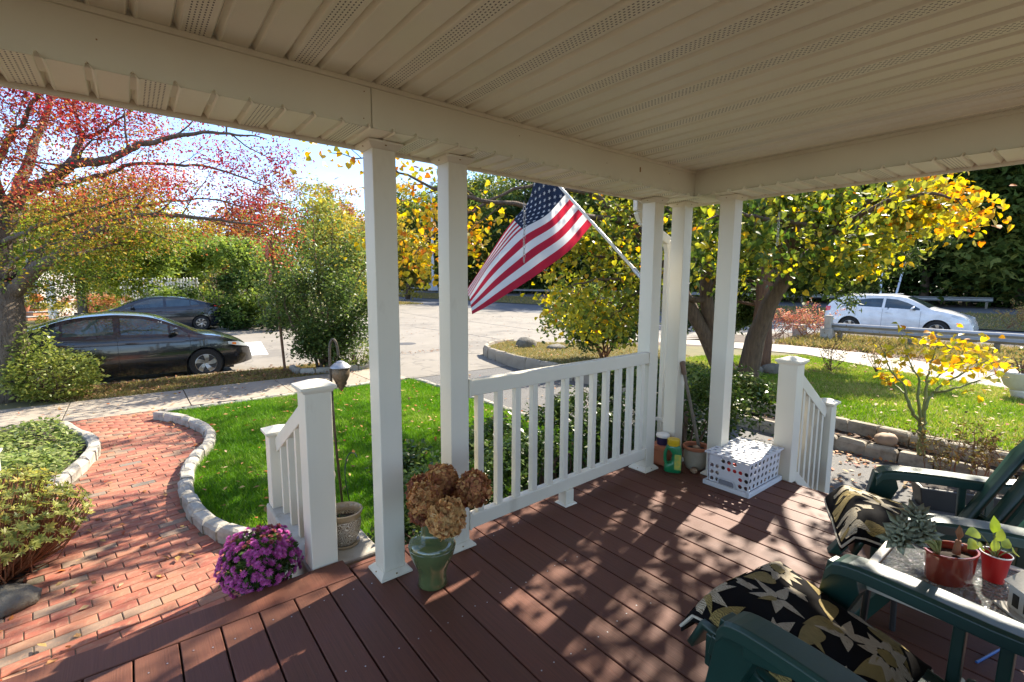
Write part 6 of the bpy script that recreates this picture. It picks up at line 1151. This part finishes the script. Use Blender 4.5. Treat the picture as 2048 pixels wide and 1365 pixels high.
for u, v, ax in rs:
    c = at(u, v, 1.50); q = W(); q.tube(smooth_path([off+np.array([-.03, .03, 0]), (off+c)/2+np.array([0, 0, .02]), c], 6), .006, 6); q.build('stem', 'green_stem', sp, smooth=True)
    q = W(); fleshy(q, c, np.array(ax)-_F*.6, 7, .058, .024, 1.2, rng); me = q.mesh('rosette', True, off); at_ = me.attributes.new('rnd', 'FLOAT', 'POINT'); at_.data.foreach_set('value', rng.uniform(0, 1, len(me.vertices)).astype(np.float32)); link('rosette', me, 'succulent_leaf', sp)
q = W(); bl = at(1893, 1050, 1.52); q.tube([off+np.array([.02, -.01, 0]), off+np.array([.022, -.012, .05])], [.012, .008], 8); fleshy(q, off+np.array([.022, -.012, .045]), (0, 0, 1), 3, .06, .022, .25, rng, 1); q.build('young_shoot', 'red_twig', sp)
cc = onz(1986, 1160, TZ); cup = thing('red_cup', 'red plastic cup with a white rim on the side table', 'cup', (cc[0], cc[1], TZ)); q = MB(); q.lathe([(.026, 0), (.028, .0), (.031, .03), (.035, .065), (.041, .098), (.040, .098), (.036, .07), (.033, .07)], 28, cap=False); q.build('body', 'red_cup', cup, smooth=True); q = MB(); q.tube([(.041*math.cos(a), .041*math.sin(a), .098) for a in np.linspace(0, 6.2832, 28, endpoint=False)], .0022, 6, close=True); q.build('rim', 'cup_white', cup, smooth=True); q = MB(); q.lathe([(.001, .076), (.036, .077)], 20, cap=False); q.build('soil', 'potting_soil', cup)
pl = thing('pothos_plant', 'lime green leafy pothos growing in the red cup', 'plant', (cc[0], cc[1], TZ+.077)); off = np.array(pl.location)
def bigleaf(q, c, d, nrm, ln, wd):
    d = np.array(d, float); d /= np.linalg.norm(d); nrm = np.array(nrm, float); nrm -= d*np.dot(nrm, d); nrm /= np.linalg.norm(nrm); s_ = np.cross(nrm, d); st = [(0, .05), (.12, .55), (.3, .95), (.5, 1), (.7, .75), (.88, .32), (1, .02)]; vs_ = []
    for f, wf in st:
        p = np.array(c)+d*ln*f-nrm*ln*.22*f*f; vs_ += [p+s_*wd/2*wf+nrm*wd*.10*wf, p, p-s_*wd/2*wf+nrm*wd*.10*wf]
    q.add(vs_, [(3*i+j, 3*i+3+j, 3*i+4+j, 3*i+1+j) for i in range(len(st)-1) for j in (0, 1)])
for i, (u, v, d, sz) in enumerate(((1952, 1066, (-.6, .5, .1), .06), (1990, 1052, (.1, .2, .9), .055), (1948, 1086, (-.5, .7, -.1), .055), (1965, 1095, (-.3, .4, .2), .045), (1988, 1098, (.1, .1, .4), .045), (2010, 1090, (.5, -.3, .3), .05), (2030, 1105, (.6, -.6, -.1), .05), (2000, 1075, (.3, 0, .6), .045))):
    e = at(u, v, 1.56); dd = np.array(d)@np.array([[1, 0, 0], [0, 1, 0], [0, 0, 1]]); dw = _R2*d[0]+_U2*d[2]-_F*d[1]*.5; s_ = e-dw*sz*.5; q = W(); bigleaf(q, s_, dw, _U2*.6-_F*.8, sz, sz*.62); me = q.mesh('leaf', True, off); a_ = me.attributes.new('rnd', 'FLOAT', 'POINT'); a_.data.foreach_set('value', np.full(len(me.vertices), rng.uniform(.1, 1), np.float32)); lf = link('leaf', me, 'pothos_leaf', pl)
    q = W(); q.tube(smooth_path([off, (off+s_)/2+np.array([0, 0, .01]), s_], 6), .0018, 5); q.build('stem', 'green_stem', pl, smooth=True)
pm('bisque', (.60, .57, .52), .7, (.5, .47, .42), 10, .2, 60)
c = onz(2085, 1240, TZ); hx = thing('house_lantern', 'small white ceramic house lantern at the right edge of the side table', 'lantern', (c[0], c[1], TZ), R(-48)); q = MB(); q.box(-.06, -.05, 0, .06, .05, .085); q.build('walls', 'bisque', hx, bevel=.003)
q = MB(); q.prism([(-.062, .085), (.062, .085), (.0, .135)], lambda a, d: (a*1.12, -.062, d), lambda a, d: (a*1.12, .062, d)); rf = q.build('roof', 'bisque', hx, bevel=.002); q = MB(); q.lathe([(.008, .125), (.012, .135), (.007, .142), (.012, .15), (.008, .157), (.001, .16)], 12, (0, -.035, 0)); q.build('chimney_knob', 'bisque', rf, smooth=True)
for yy in (-.02, .02): q = MB(); q.box(-.0625, yy-.010, .02, -.0595, yy+.010, .06); q.build('window_slot', 'dark_gap', hx)
q = MB(); q.box(-.085, -.07, -.0, .085, .07, .008); q.build('base', 'bisque', hx, bevel=.002)
c = onz(1905, 1400, .02); c[2] = 0; om = thing('plaster_ornament', 'cream scrolled plaster ornament on the deck beside the near chair', 'ornament', (1.98, .20, 0)); prof = [(-.05, 0), (.06, 0), (.06, .10), (.052, .115), (.04, .105), (.035, .13), (.02, .16), (.005, .15), (0, .20), (-.012, .215), (-.026, .205), (-.03, .15), (-.045, .14), (-.058, .13), (-.05, .11)]
q = MB(); q.prism(prof, lambda a, d: (.015, a, d), lambda a, d: (-.02, a, d)); oo = q.build('panel', pm('plaster', (.62, .56, .42), .7, (.5, .44, .3), 12, .3, 30).name, om, bevel=.004); om.rotation_euler = (0, 0, R(-25))
p1, p2 = onz(1953, 1325, .004), onz(2000, 1299, .004); q = MB(); q.tube([p1, p1+(p2-p1)*.8, p2], [.005, .005, .0035], 8); o = q.build('pen', pm('blue_plastic', (.02, .10, .32), .3).name, smooth=True); tag(o, 'blue pen lying on the deck under the near chair arm', 'pen')
# ================================================================ green vase with dried hydrangeas
glaze('celadon', (.10, .125, .05), (.065, .088, .032), .12, 7, .8)
vc = (1.06, 1.935, 0); vz = thing('vase', 'celadon green glazed vase standing on the deck by the column', 'vase', vc)
q = MB(); q.lathe([(.03, 0), (.068, 0), (.074, .006), (.070, .03), (.069, .06), (.082, .10), (.103, .145), (.115, .185), (.116, .208), (.106, .228), (.084, .240), (.060, .245), (.054, .26), (.052, .31), (.055, .34), (.064, .362), (.082, .378), (.086, .382), (.080, .383), (.058, .362), (.046, .33), (.044, .25)], 48, cap=False)
q.v = [(x*(1+.008*math.sin(math.atan2(y, x)*18)*(1 if z < .14 else 0)), y*(1+.008*math.sin(math.atan2(y, x)*18)*(1 if z < .14 else 0)), z) for x, y, z in q.v]; q.v = [(x*.96, y*.96, z if z < .24 else .24+(z-.24)*1.62) for x, y, z in q.v]; q.build('body', 'celadon', vz, smooth=True, angle=180)
q = MB(); q.tube([(.081*math.cos(a), .081*math.sin(a), .238) for a in np.linspace(0, 6.2832, 48, endpoint=False)], .003, 6, close=True); q.tube([(.1165*math.cos(a), .1165*math.sin(a), .20) for a in np.linspace(0, 6.2832, 48, endpoint=False)], .002, 6, close=True); q.v = [(x*.96, y*.96, z) for x, y, z in q.v]; q.build('raised_band', 'celadon', vz, smooth=True)
leafmat('dried_petal', [(0, (.22, .075, .045)), (.25, (.38, .15, .07)), (.5, (.50, .25, .095)), (.75, (.60, .37, .14)), (1, (.66, .46, .22))], .75, .25)
hy = thing('hydrangea_bouquet', 'dried tan and rust hydrangea heads arranged in the green vase', 'flowers', (vc[0], vc[1], .47)); off = np.array(hy.location); rng = np.random.default_rng(8)
for u, v, d, r_, tone in ((893, 1036, 1.98, .074, .66), (850, 1000, 2.05, .066, .52), (882, 962, 2.2, .070, .42), (946, 978, 2.15, .072, .36), (842, 978, 2.22, .058, .2), (905, 998, 2.2, .06, .3), (846, 1025, 2.06, .045, .12)):
    c = at(u, v, d); n = 1500; dr = rng.normal(size=(n, 3)); dr /= np.linalg.norm(dr, axis=1)[:, None]; P = c+dr*r_*(rng.uniform(.78, 1.06, n))[:, None]*(1+.08*np.sin(dr[:, 0]*8)*np.sin(dr[:, 2]*7))[:, None]
    nr = dr+rng.normal(size=(n, 3))*.55; nr /= np.linalg.norm(nr, axis=1)[:, None]; d_ = rng.normal(size=(n, 3)); d_ -= nr*(d_*nr).sum(1)[:, None]; d_ /= np.linalg.norm(d_, axis=1)[:, None]; M = np.stack([d_, np.cross(nr, d_), nr], axis=2)
    me = leaf_mesh('flower_head', P-off, .020, 'heart', np.clip(rng.normal(tone, .17, n), 0, 1), rng=rng, M=M); link('flower_head', me, 'dried_petal', hy)
    q = W(); q.tube(smooth_path([np.array([vc[0], vc[1], .36]), np.array([vc[0], vc[1], .50]), c], 8), .004, 5); q.build('stem', 'twig', hy)
# ================================================================ pink chrysanthemum on the step
mc = np.array([.425, 2.575, -.17]); mu = thing('chrysanthemum', 'mounded purple pink chrysanthemum on the step by the stair railing', 'flowers', tuple(mc)); rng = np.random.default_rng(18); cen = np.array([0, 0, .20]); rad = np.array([.175, .175, .175])
q = MB(); q.lathe([(.08, 0), (.10, .12), (.108, .12), (.108, .14), (.09, .14)], 24); q.build('pot', 'black_plastic', mu)
n = 2600; d = rng.normal(size=(n, 3)); d /= np.linalg.norm(d, axis=1)[:, None]; d = d[d[:, 2] > -.45]; link('foliage', leaf_mesh('foliage', cen+d*rad*rng.uniform(.65, .97, len(d))[:, None], .034, 'oval', rng.beta(2, 3, len(d)), .3, 0, rng), 'hedge_leaf', mu)
def mum_mesh(seed, open_):
    r_ = np.random.default_rng(seed); vs_, fs_, rn = [], [], []
    for L_, (n_, ln, el) in enumerate(((12, .0165, .25), (11, .014, .6), (9, .011, .95), (6, .007, 1.3))):
        for k in range(n_):
            a = 2*math.pi*(k+.5*L_)/n_+r_.normal()*.08; e = el+r_.normal()*.1; dd = np.array([math.cos(a)*math.cos(e), math.sin(a)*math.cos(e), math.sin(e)])*ln*open_; s_ = np.array([-math.sin(a), math.cos(a), 0])*.0022; b = len(vs_); o_ = np.array([0, 0, .001*L_]); vs_ += [o_, o_+dd*.6+s_, o_+dd+np.array([0, 0, .001]), o_+dd*.6-s_]; fs_.append((b, b+1, b+2, b+3)); rn += [.15+.2*L_]*4
    return npmesh('blossom', np.array(vs_), np.array(fs_), np.clip(np.array(rn)+r_.normal(size=len(rn))*.08, 0, 1))
leafmat('mum_petal', [(0, (.48, .075, .32)), (.4, (.62, .16, .46)), (.8, (.74, .30, .58)), (1, (.78, .42, .62))], .6, .3); leafmat('mum_faded', [(0, (.30, .07, .12)), (.5, (.42, .14, .12)), (1, (.40, .2, .1))], .7, .2)
mm = [mum_mesh(s_, o_) for s_, o_ in ((1, 1.0), (2, .85), (3, .95), (4, .6))]
for m_ in mm: m_.materials.append(MATS['mum_petal'])
mf = mum_mesh(9, .8); mf.materials.append(MATS['mum_faded']); pts = []; tries = 0
while len(pts) < 270 and tries < 20000:
    tries += 1; d = rng.normal(size=3); d /= np.linalg.norm(d)
    if d[2] < -.35 or all(np.linalg.norm(d-p) > .105 for p in pts) is False: continue
    pts.append(d)
for d in pts:
    p = cen+d*rad*rng.uniform(.95, 1.07)*(1+.07*math.sin(d[0]*5+1)*math.sin(d[1]*4+d[2]*5)); nv = Vector(d)+Vector(rng.normal(size=3))*.22+Vector((0, 0, .15)); o = link('blossom', mf if (d[2] > .75 and rng.random() < .4) else mm[int(rng.integers(0, 4))], None, mu, tuple(p)); o.rotation_euler = nv.to_track_quat('Z', 'Y').to_euler(); s_ = rng.uniform(.8, 1.15); o.scale = (s_*1.38, s_*1.38, s_*1.38)
# ================================================================ patterned pot on the ledge
def pattern_pot():
    m, nt, p = _new('patterned_glaze'); v = _coords(nt); vo = nt.nodes.new('ShaderNodeTexVoronoi'); vo.inputs['Scale'].default_value = 42; nt.links.new(v, vo.inputs['Vector']); wv = nt.nodes.new('ShaderNodeMath'); wv.operation = 'SINE'; ml = nt.nodes.new('ShaderNodeMath'); ml.operation = 'MULTIPLY'; ml.inputs[1].default_value = 26
    nt.links.new(vo.outputs['Distance'], ml.inputs[0]); nt.links.new(ml.outputs[0], wv.inputs[0]); c = _ramp(nt, wv.outputs[0], [(.30, (.17, .12, .075)), (.55, (.66, .60, .48))]); sp_ = nt.nodes.new('ShaderNodeSeparateXYZ'); t_ = nt.nodes.new('ShaderNodeTexCoord'); nt.links.new(t_.outputs['Object'], sp_.inputs[0])
    c = _mix(nt, c, (.33, .25, .15), _ramp(nt, sp_.outputs[2], [(.155, (0, 0, 0)), (.157, (1, 1, 1))])); nt.links.new(c, p.inputs['Base Color']); p.inputs['Roughness'].default_value = .3; p.inputs['Coat Weight'].default_value = .5; _bump(nt, p, wv.outputs[0], .25, .004)
pattern_pot(); pc = (.865, 2.60, -.022); pp_ = thing('plant_pot', 'patterned cream and brown ceramic pot on the concrete ledge', 'pot', pc)
q = MB(); q.lathe([(.03, .012), (.060, .012), (.066, .02), (.084, .065), (.093, .11), (.092, .145), (.088, .158), (.094, .165), (.102, .185), (.104, .198), (.098, .202), (.090, .19), (.084, .15), (.082, .13)], 40, cap=False); q.build('body', 'patterned_glaze', pp_, smooth=True)
q = MB(); q.lathe([(.04, 0), (.078, .0), (.084, .012), (.080, .016), (.06, .011)], 32); q.build('saucer', pm('tan_glaze', (.34, .26, .16), .35, (.26, .19, .11), 8, coat=.4).name, pp_, smooth=True); q = MB(); q.lathe([(.001, .135), (.086, .137)], 24, cap=False); q.build('soil', 'potting_soil', pp_)
P = np.random.default_rng(2).normal(size=(26, 3))*np.array([.03, .03, .008])+np.array([-.015, .01, .148]); link('sprout', leaf_mesh('sprout', P, .022, 'narrow', None, .3), 'hedge_leaf', pp_)
# weathered garden figurine
sc = (.965, 3.28, -.022); fg = thing('garden_figurine', 'weathered white garden figurine peeping out behind the stair newel', 'figurine', sc); q = MB(); q.lathe([(.05, 0), (.055, .03), (.045, .05), (.05, .08), (.058, .12), (.05, .16), (.028, .178), (.03, .19), (.044, .205), (.05, .235), (.044, .265), (.02, .285), (.001, .288)], 20); q.v = [(x*(1+.12*math.sin(9*math.atan2(y, x)+z*60)), y*(1+.12*math.sin(7*math.atan2(y, x)+z*50)), z) for x, y, z in q.v]; q.build('body', pm('lichen_stone', (.60, .56, .48), .9, (.36, .32, .25), 18, .5, 50).name, fg, smooth=True, angle=80)
q = MB()
for k in range(9): a = k*.7; q.lathe([(.001, -.018), (.016, -.008), (.018, .004), (.001, .016)], 8, (.046*math.cos(a), .046*math.sin(a), .235+.012*math.sin(k*2)))
q.build('curls', 'lichen_stone', fg, smooth=True, angle=80)
q = MB(); q.prism([(0, 0), (.05, .01), (.075, .06), (.06, .11), (.02, .09)], lambda a, d: (.02+a*.75, -.04+a*.2, .08+d), lambda a, d: (.02+a*.75, -.02+a*.2, .08+d)); q.build('wing', 'lichen_stone', fg, bevel=.006)
# ================================================================ shepherd hooks in the lawn
hb = np.array([1.26, 3.78, -.5]); dd = 3.62; hk = thing('shepherd_hook', 'tall iron shepherd hook carrying the ornate feeder behind the stair railing', 'hook', tuple(hb)); q = W(); q.tube(smooth_path([hb, at(671, 880, dd), at(662, 760, dd), at(659, 700, dd), at(664, 680, dd), at(671, 684, dd), at(675, 698, dd), at(677, 712, dd)], 40), .010, 8); q.build('rod', pm('bronze_iron', (.10, .075, .055), .5, (.06, .05, .035), 12, metal=.5).name, hk, smooth=True)
fc = at(680, 712, dd); fd = thing('bird_feeder', 'ornate bronze hanging feeder with scrolls on the tall hook', 'feeder', tuple(fc-np.array([0, 0, .3]))); z0 = .3
q = MB(); q.lathe([(.001, z0-.035), (.03, z0-.045), (.034, z0-.052), (.045, z0-.056), (.076, z0-.083), (.078, z0-.088), (.04, z0-.088), (.001, z0-.087)], 28, cap=False); q.build('roof', 'galvanised', fd, smooth=True)
q = MB(); q.lathe([(.05, z0-.088), (.062, z0-.10), (.066, z0-.13), (.062, z0-.16), (.048, z0-.185), (.035, z0-.215), (.03, z0-.235), (.012, z0-.26), (.001, z0-.275)], 24, cap=False); q.v = [(x*(1+.05*math.sin(12*math.atan2(y, x)+z*90)), y*(1+.05*math.sin(12*math.atan2(y, x)+z*90)), z) for x, y, z in q.v]; q.build('basket', pm('cast_bronze', (.24, .17, .10), .55, (.10, .075, .05), 45, .8, 50, metal=.4).name, fd, smooth=True, angle=80)
for k in range(4):
    a = k*math.pi/2+.5; ca_, sa_ = math.cos(a), math.sin(a); q = MB(); sc_ = [(.03+.02*f+.022*math.cos(f*7-1.2)*(1-.55*f), z0-.20-.03*f+.022*math.sin(f*7-1.2)*(1-.55*f)) for f in np.linspace(0, 1, 16)]; q.tube([(r_*ca_, r_*sa_, z) for r_, z in sc_], .0035, 5); q.build('scroll', 'bronze_iron', fd, smooth=True)
q = MB(); q.tube(smooth_path([(-.03, 0, z0-.045), (-.02, 0, z0-.015), (0, 0, z0), (.02, 0, z0-.015), (.03, 0, z0-.045)], 12), .0025, 5); q.build('bail', 'bronze_iron', fd, smooth=True)
pm('green_iron', (.02, .06, .035), .5, metal=.2)
b0 = np.array([1.33, 3.78, -.49]); q = W(); q.tube(smooth_path([b0, at(691, 960, 3.68), at(692, 925, 3.68), at(699, 908, 3.68), at(709, 907, 3.68), at(714, 915, 3.68)], 24), .005, 6); tag(q.build('plant_hook', 'green_iron', smooth=True), 'short green garden hook standing empty in the lawn', 'hook')
b0 = onz(810, 968, -.49); dd = float((b0-np.array([0, 0, CH]))@_F); so = thing('solar_light', 'small garden stake with a disc top and dangling yellow bulb', 'garden light', tuple(b0)); q = W(); q.tube(smooth_path([b0, at(808, 940, dd), at(806, 925, dd), at(808, 915, dd)], 12), .006, 6); q.tube(smooth_path([at(808, 912, dd), at(813, 918, dd), at(815, 928, dd)], 6), .004, 5); q.build('stake', 'bronze_iron', so, smooth=True)
q = W(); tpc = at(809, 908, dd); q.lathe([(.001, .012), (.024, .01), (.026, 0), (.001, -.004)], 16, tuple(tpc), cap=False); q.build('solar_cap', 'galvanised', so, smooth=True); q = W(); bc = at(815.5, 937, dd); q.lathe([(.004, .034), (.007, .018), (.019, -.004), (.018, -.02), (.008, -.03), (.001, -.031)], 14, tuple(bc), cap=False); q.build('bulb', pm('yellow_bulb', (.62, .52, .08), .2, (.55, .45, .06)).name, so, smooth=True)
# ================================================================ milk crate
pm('crate_plastic', (.66, .67, .69), .45, (.58, .59, .61), 5, .03, 60, dirt=((.4, .38, .34), 7, .6, .4))
mk = thing('milk_crate', 'white perforated plastic milk crate with a lid on the deck', 'crate', (3.46, 1.585, 0)); CX0, CX1, CY0, CY1 = -.245, .25, -.155, .155
def holes(q, fn, nu, nv, w_, h_, r_, skip=(), stag=False):
    cu, cv = w_/nu, h_/nv
    for i in range(nu):
        for j in range(nv):
            u0, v0 = i*cu, j*cv
            if (i, j) in skip: q.add([fn(u0, v0), fn(u0+cu, v0), fn(u0+cu, v0+cv), fn(u0, v0+cv)], [(0, 1, 2, 3)]); continue
            n = 12; oc_ = (u0+cu/2, v0+cv/2+(cv*.12*(-1)**i if stag else 0)); ou, inn = [], []
            for k in range(n):
                a = 2*math.pi*k/n+math.pi/4; ca_, sa_ = math.cos(a), math.sin(a); m_ = max(abs(ca_), abs(sa_)); ou.append(fn(u0+cu/2+ca_/m_*cu/2, v0+cv/2+sa_/m_*cv/2)); inn.append(fn(oc_[0]+ca_*r_, oc_[1]+sa_*r_))
            q.add(ou+inn, [(k, (k+1) % n, n+(k+1) % n, n+k) for k in range(n)])
HT = .235
for nm, fn, w_, nu, skip in (('front_wall', lambda a, c: (CX0+.012*(1-c/HT), CY1-.02-a+.0, .03+c), CY1-CY0-.02, 7, ((2, 0), (3, 0), (4, 0), (3, 1), (2, 1), (4, 1), (0, 3), (1, 3), (5, 3), (6, 3))), ('side_wall', lambda a, c: (CX0+.01+a, CY0+.012*(1-c/HT), .03+c), CX1-CX0-.02, 8, ()), ('back_wall', lambda a, c: (CX1-.012*(1-c/HT), CY0+.01+a, .03+c), CY1-CY0-.02, 7, ()), ('far_wall', lambda a, c: (CX1-.01-a, CY1-.012*(1-c/HT), .03+c), CX1-CX0-.02, 8, ())):
    q = MB(); holes(q, fn, nu, 4, w_, HT-.035, .0145 if nu == 7 else .0165, skip); o = q.build(nm, 'crate_plastic', mk); s_ = o.modifiers.new('solid', 'SOLIDIFY'); s_.thickness = .004; s_.offset = 0
q = MB(); q.box(CX0-.014, CY0-.014, .0, CX1+.014, CY0+.004, .034); q.box(CX0-.014, CY1-.004, .0, CX1+.014, CY1+.014, .034); q.box(CX0-.0145, CY0+.0045, .0, CX0+.004, CY1-.0045, .0335); q.box(CX1-.004, CY0+.0045, .0, CX1+.0145, CY1-.0045, .0335); q.build('bottom_flange', 'crate_plastic', mk, bevel=.004)
q = MB(); q.tube([(CX0-.004, -.06, .036), (CX0-.004, -.058, .066), (CX0-.004, -.045, .076), (CX0-.004, .045, .076), (CX0-.004, .058, .066), (CX0-.004, .06, .036)], .004, 6); q.build('handle_rim', 'crate_plastic', mk, smooth=True); q = MB(); q.box(CX0-.001, -.055, .036, CX0+.001, .055, .072); q.build('handle_slot', pm('slot_grey', (.22, .23, .26), .6).name, mk)
q = MB(); holes(q, lambda a, c: (CX0-.012+a, CY0-.012+c, HT+.002+.03*(a/.52)*0), 10, 6, CX1-CX0+.024, CY1-CY0+.024, .0165, ((4, 3), (5, 3), (4, 2), (5, 2)), True); o = q.build('lid', 'crate_plastic', mk); s_ = o.modifiers.new('solid', 'SOLIDIFY'); s_.thickness = .012; s_.offset = 1
q = MB(); q.tube([(-.05, -.02, HT+.016), (-.045, -.02, HT+.024), (.045, -.02, HT+.024), (.05, -.02, HT+.016)], .005, 6); q.tube([(-.05, .03, HT+.016), (-.045, .03, HT+.024), (.045, .03, HT+.024), (.05, .03, HT+.016)], .005, 6); q.build('lid_grip', 'crate_plastic', mk, smooth=True)
q = MB(); q.lathe([(.055, 0), (.06, .05), (.06, .13), (.05, .14)], 20); o = q.build('storage_tin', 'red_cup', smooth=True, loc=(3.30, 1.57, .036)); tag(o, 'red tin half hidden inside the perforated milk crate', 'tin')
q = MB(); q.box(-.14, -.12, 0, .1, .12, .11); o = q.build('storage_box', 'black_plastic', loc=(3.52, 1.59, .036), bevel=.01); tag(o, 'dark box half hidden inside the perforated milk crate behind the tin', 'box')
# ================================================================ spreader bottle, pots and stick in the corner
pm('green_bottle', (.012, .22, .085), .28, (.01, .18, .07), 4, coat=.3); pm('yellow_cap', (.68, .45, .015), .35, (.6, .38, .01), 6); pm('yellow_label', (.65, .5, .05), .5, (.2, .4, .1), 30)
jg = thing('spreader_bottle', 'green plastic spreader bottle with a yellow cap by the corner column', 'bottle', (3.225, 2.02, 0), R(-58))
def loft(q, secs, n=28, p=3.2):
    rows = []
    for z, hx, hy, ox in secs: rows.append([(ox+hx*math.copysign(abs(math.cos(a))**(2/p), math.cos(a)), hy*math.copysign(abs(math.sin(a))**(2/p), math.sin(a)), z) for a in np.linspace(0, 2*math.pi, n, endpoint=False)])
    vs_ = [v_ for r2 in rows for v_ in r2]; q.add(vs_, [(i*n+j, i*n+(j+1) % n, (i+1)*n+(j+1) % n, (i+1)*n+j) for i in range(len(rows)-1) for j in range(n)]+[tuple(range(n))[::-1], tuple((len(rows)-1)*n+j for j in range(n))])
q = MB(); loft(q, [(0, .058, .036, 0), (.008, .064, .042, 0), (.06, .065, .043, 0), (.075, .045, .042, .02), (.10, .037, .041, .028), (.15, .037, .041, .028), (.172, .046, .041, .018), (.19, .058, .041, 0), (.205, .052, .040, 0), (.215, .042, .036, 0)]); q.build('body', 'green_bottle', jg, smooth=True, angle=60)
q = MB(); q.tube(smooth_path([(-.045, 0, .055), (-.058, 0, .09), (-.058, 0, .15), (-.042, 0, .188)], 12), .013, 10); q.build('handle', 'green_bottle', jg, smooth=True); q = MB(); q.lathe([(.044, .212), (.047, .218), (.047, .255), (.042, .262), (.001, .264)], 28, cap=False); q.build('cap', 'yellow_cap', jg, smooth=True); q = MB(); q.box(.012, -.0428, .03, .06, -.0405, .15); q.build('label', 'yellow_label', jg)
cp = thing('crock', 'round stoneware crock with a terracotta rim behind the milk crate', 'pot', (3.44, 1.955, 0)); q = MB(); q.lathe([(.04, 0), (.07, .0), (.083, .03), (.092, .08), (.09, .13), (.082, .15)], 28, cap=False); q.build('body', pm('stoneware', (.38, .33, .25), .7, (.25, .21, .15), 8, .2, 40).name, cp, smooth=True); q = MB(); q.lathe([(.082, .15), (.098, .16), (.102, .178), (.096, .185), (.085, .178), (.08, .15)], 28, cap=False); q.build('rim', 'terracotta', cp, smooth=True); q = MB(); q.lathe([(.001, .15), (.083, .152)], 20, cap=False); q.build('soil', 'potting_soil', cp)
rock('shell', 'pale shell resting in the stoneware crock', (3.42, 1.94, .17), (.07, .05, .035), 41, 'tan_stone', 'shell'); rock('shell', 'small pale shard lying on the deck in front of the crock', (3.33, 1.90, .018), (.07, .05, .035), 43, 'tan_stone', 'shell')
sq = thing('terracotta_planter', 'square terracotta planter tucked behind the flag column', 'planter', (3.30, 2.17, 0), R(8)); q = MB(); q.frustum((0, 0), (.05, .05), (.068, .068), 0, .13); q.frustum((0, 0), (.074, .074), (.076, .076), .13, .165); q.build('body', 'terracotta', sq, bevel=.006)
tub = thing('lidded_tub', 'dark purple tub with a white lid in the terracotta planter', 'tub', (3.30, 2.165, .166)); q = MB(); q.lathe([(.045, 0), (.052, .06), (.052, .065)], 20); q.build('body', pm('purple_plastic', (.03, .02, .07), .35).name, tub, smooth=True); q = MB(); q.lathe([(.054, .062), (.056, .075), (.05, .086), (.03, .092), (.001, .092)], 20, cap=False); q.build('lid', 'cup_white', tub, smooth=True)
stk = thing('walking_stick', 'worn wooden stick with a rubber knob leaning on the corner column', 'stick', (3.46, 1.97, .16)); a = np.array([3.49, 1.96, .162]); c = np.array([3.43, 2.095, .79]); q = W(); q.tube([a, c], .013, 8); q.build('shaft', 'old_wood', stk, smooth=True); q = W(); dv = (c-a)/np.linalg.norm(c-a); q.tube([c-dv*.06, c-dv*.05, c, c+dv*.04, c+dv*.05], [.016, .019, .02, .026, .018], 10); q.build('knob', pm('worn_rubber', (.20, .13, .09), .8, (.13, .085, .06), 14).name, stk, smooth=True)
# ================================================================ planters beyond the porch
c = onz(1925, 992, -.38); q = MB(); tr_ = thing('trough_planter', 'dark trough planter on the asphalt behind the far chair', 'planter', (c[0], c[1], -.515), R(-62)); q.frustum((0, 0), (.30, .10), (.34, .13), 0, .2); q.build('body', 'black_plastic', tr_, bevel=.01); q = MB(); q.box(-.31, -.105, .2, .31, .105, .205); q.build('soil', 'potting_soil', tr_)
c = onz(2040, 790, -.3); wp = thing('white_planter', 'round white planter on the side lawn at the frame edge', 'planter', (c[0], c[1], -.34)); q = MB(); q.lathe([(.10, .0), (.13, .1), (.12, .12), (.2, .18), (.27, .36), (.29, .40), (.28, .42), (.25, .4)], 28); q.build('bowl', pm('planter_white', (.68, .62, .54), .6, (.58, .52, .44), 6).name, wp, smooth=True)
shrub('potted_twigs', 'bare twigs growing in the round white planter', (c[0], c[1], .06), (.22, .22, .2), 60, 'hedge_leaf', .06, stems=16, seed=77, cat='plant')
c = at(-24, 906, 4.4); gp = thing('garden_post', 'white capped post peeping in at the left frame edge above the shrub', 'post', (c[0], c[1], GZ)); newel(gp, c[0], c[1], GZ, c[2]+.03, .12, 'post')
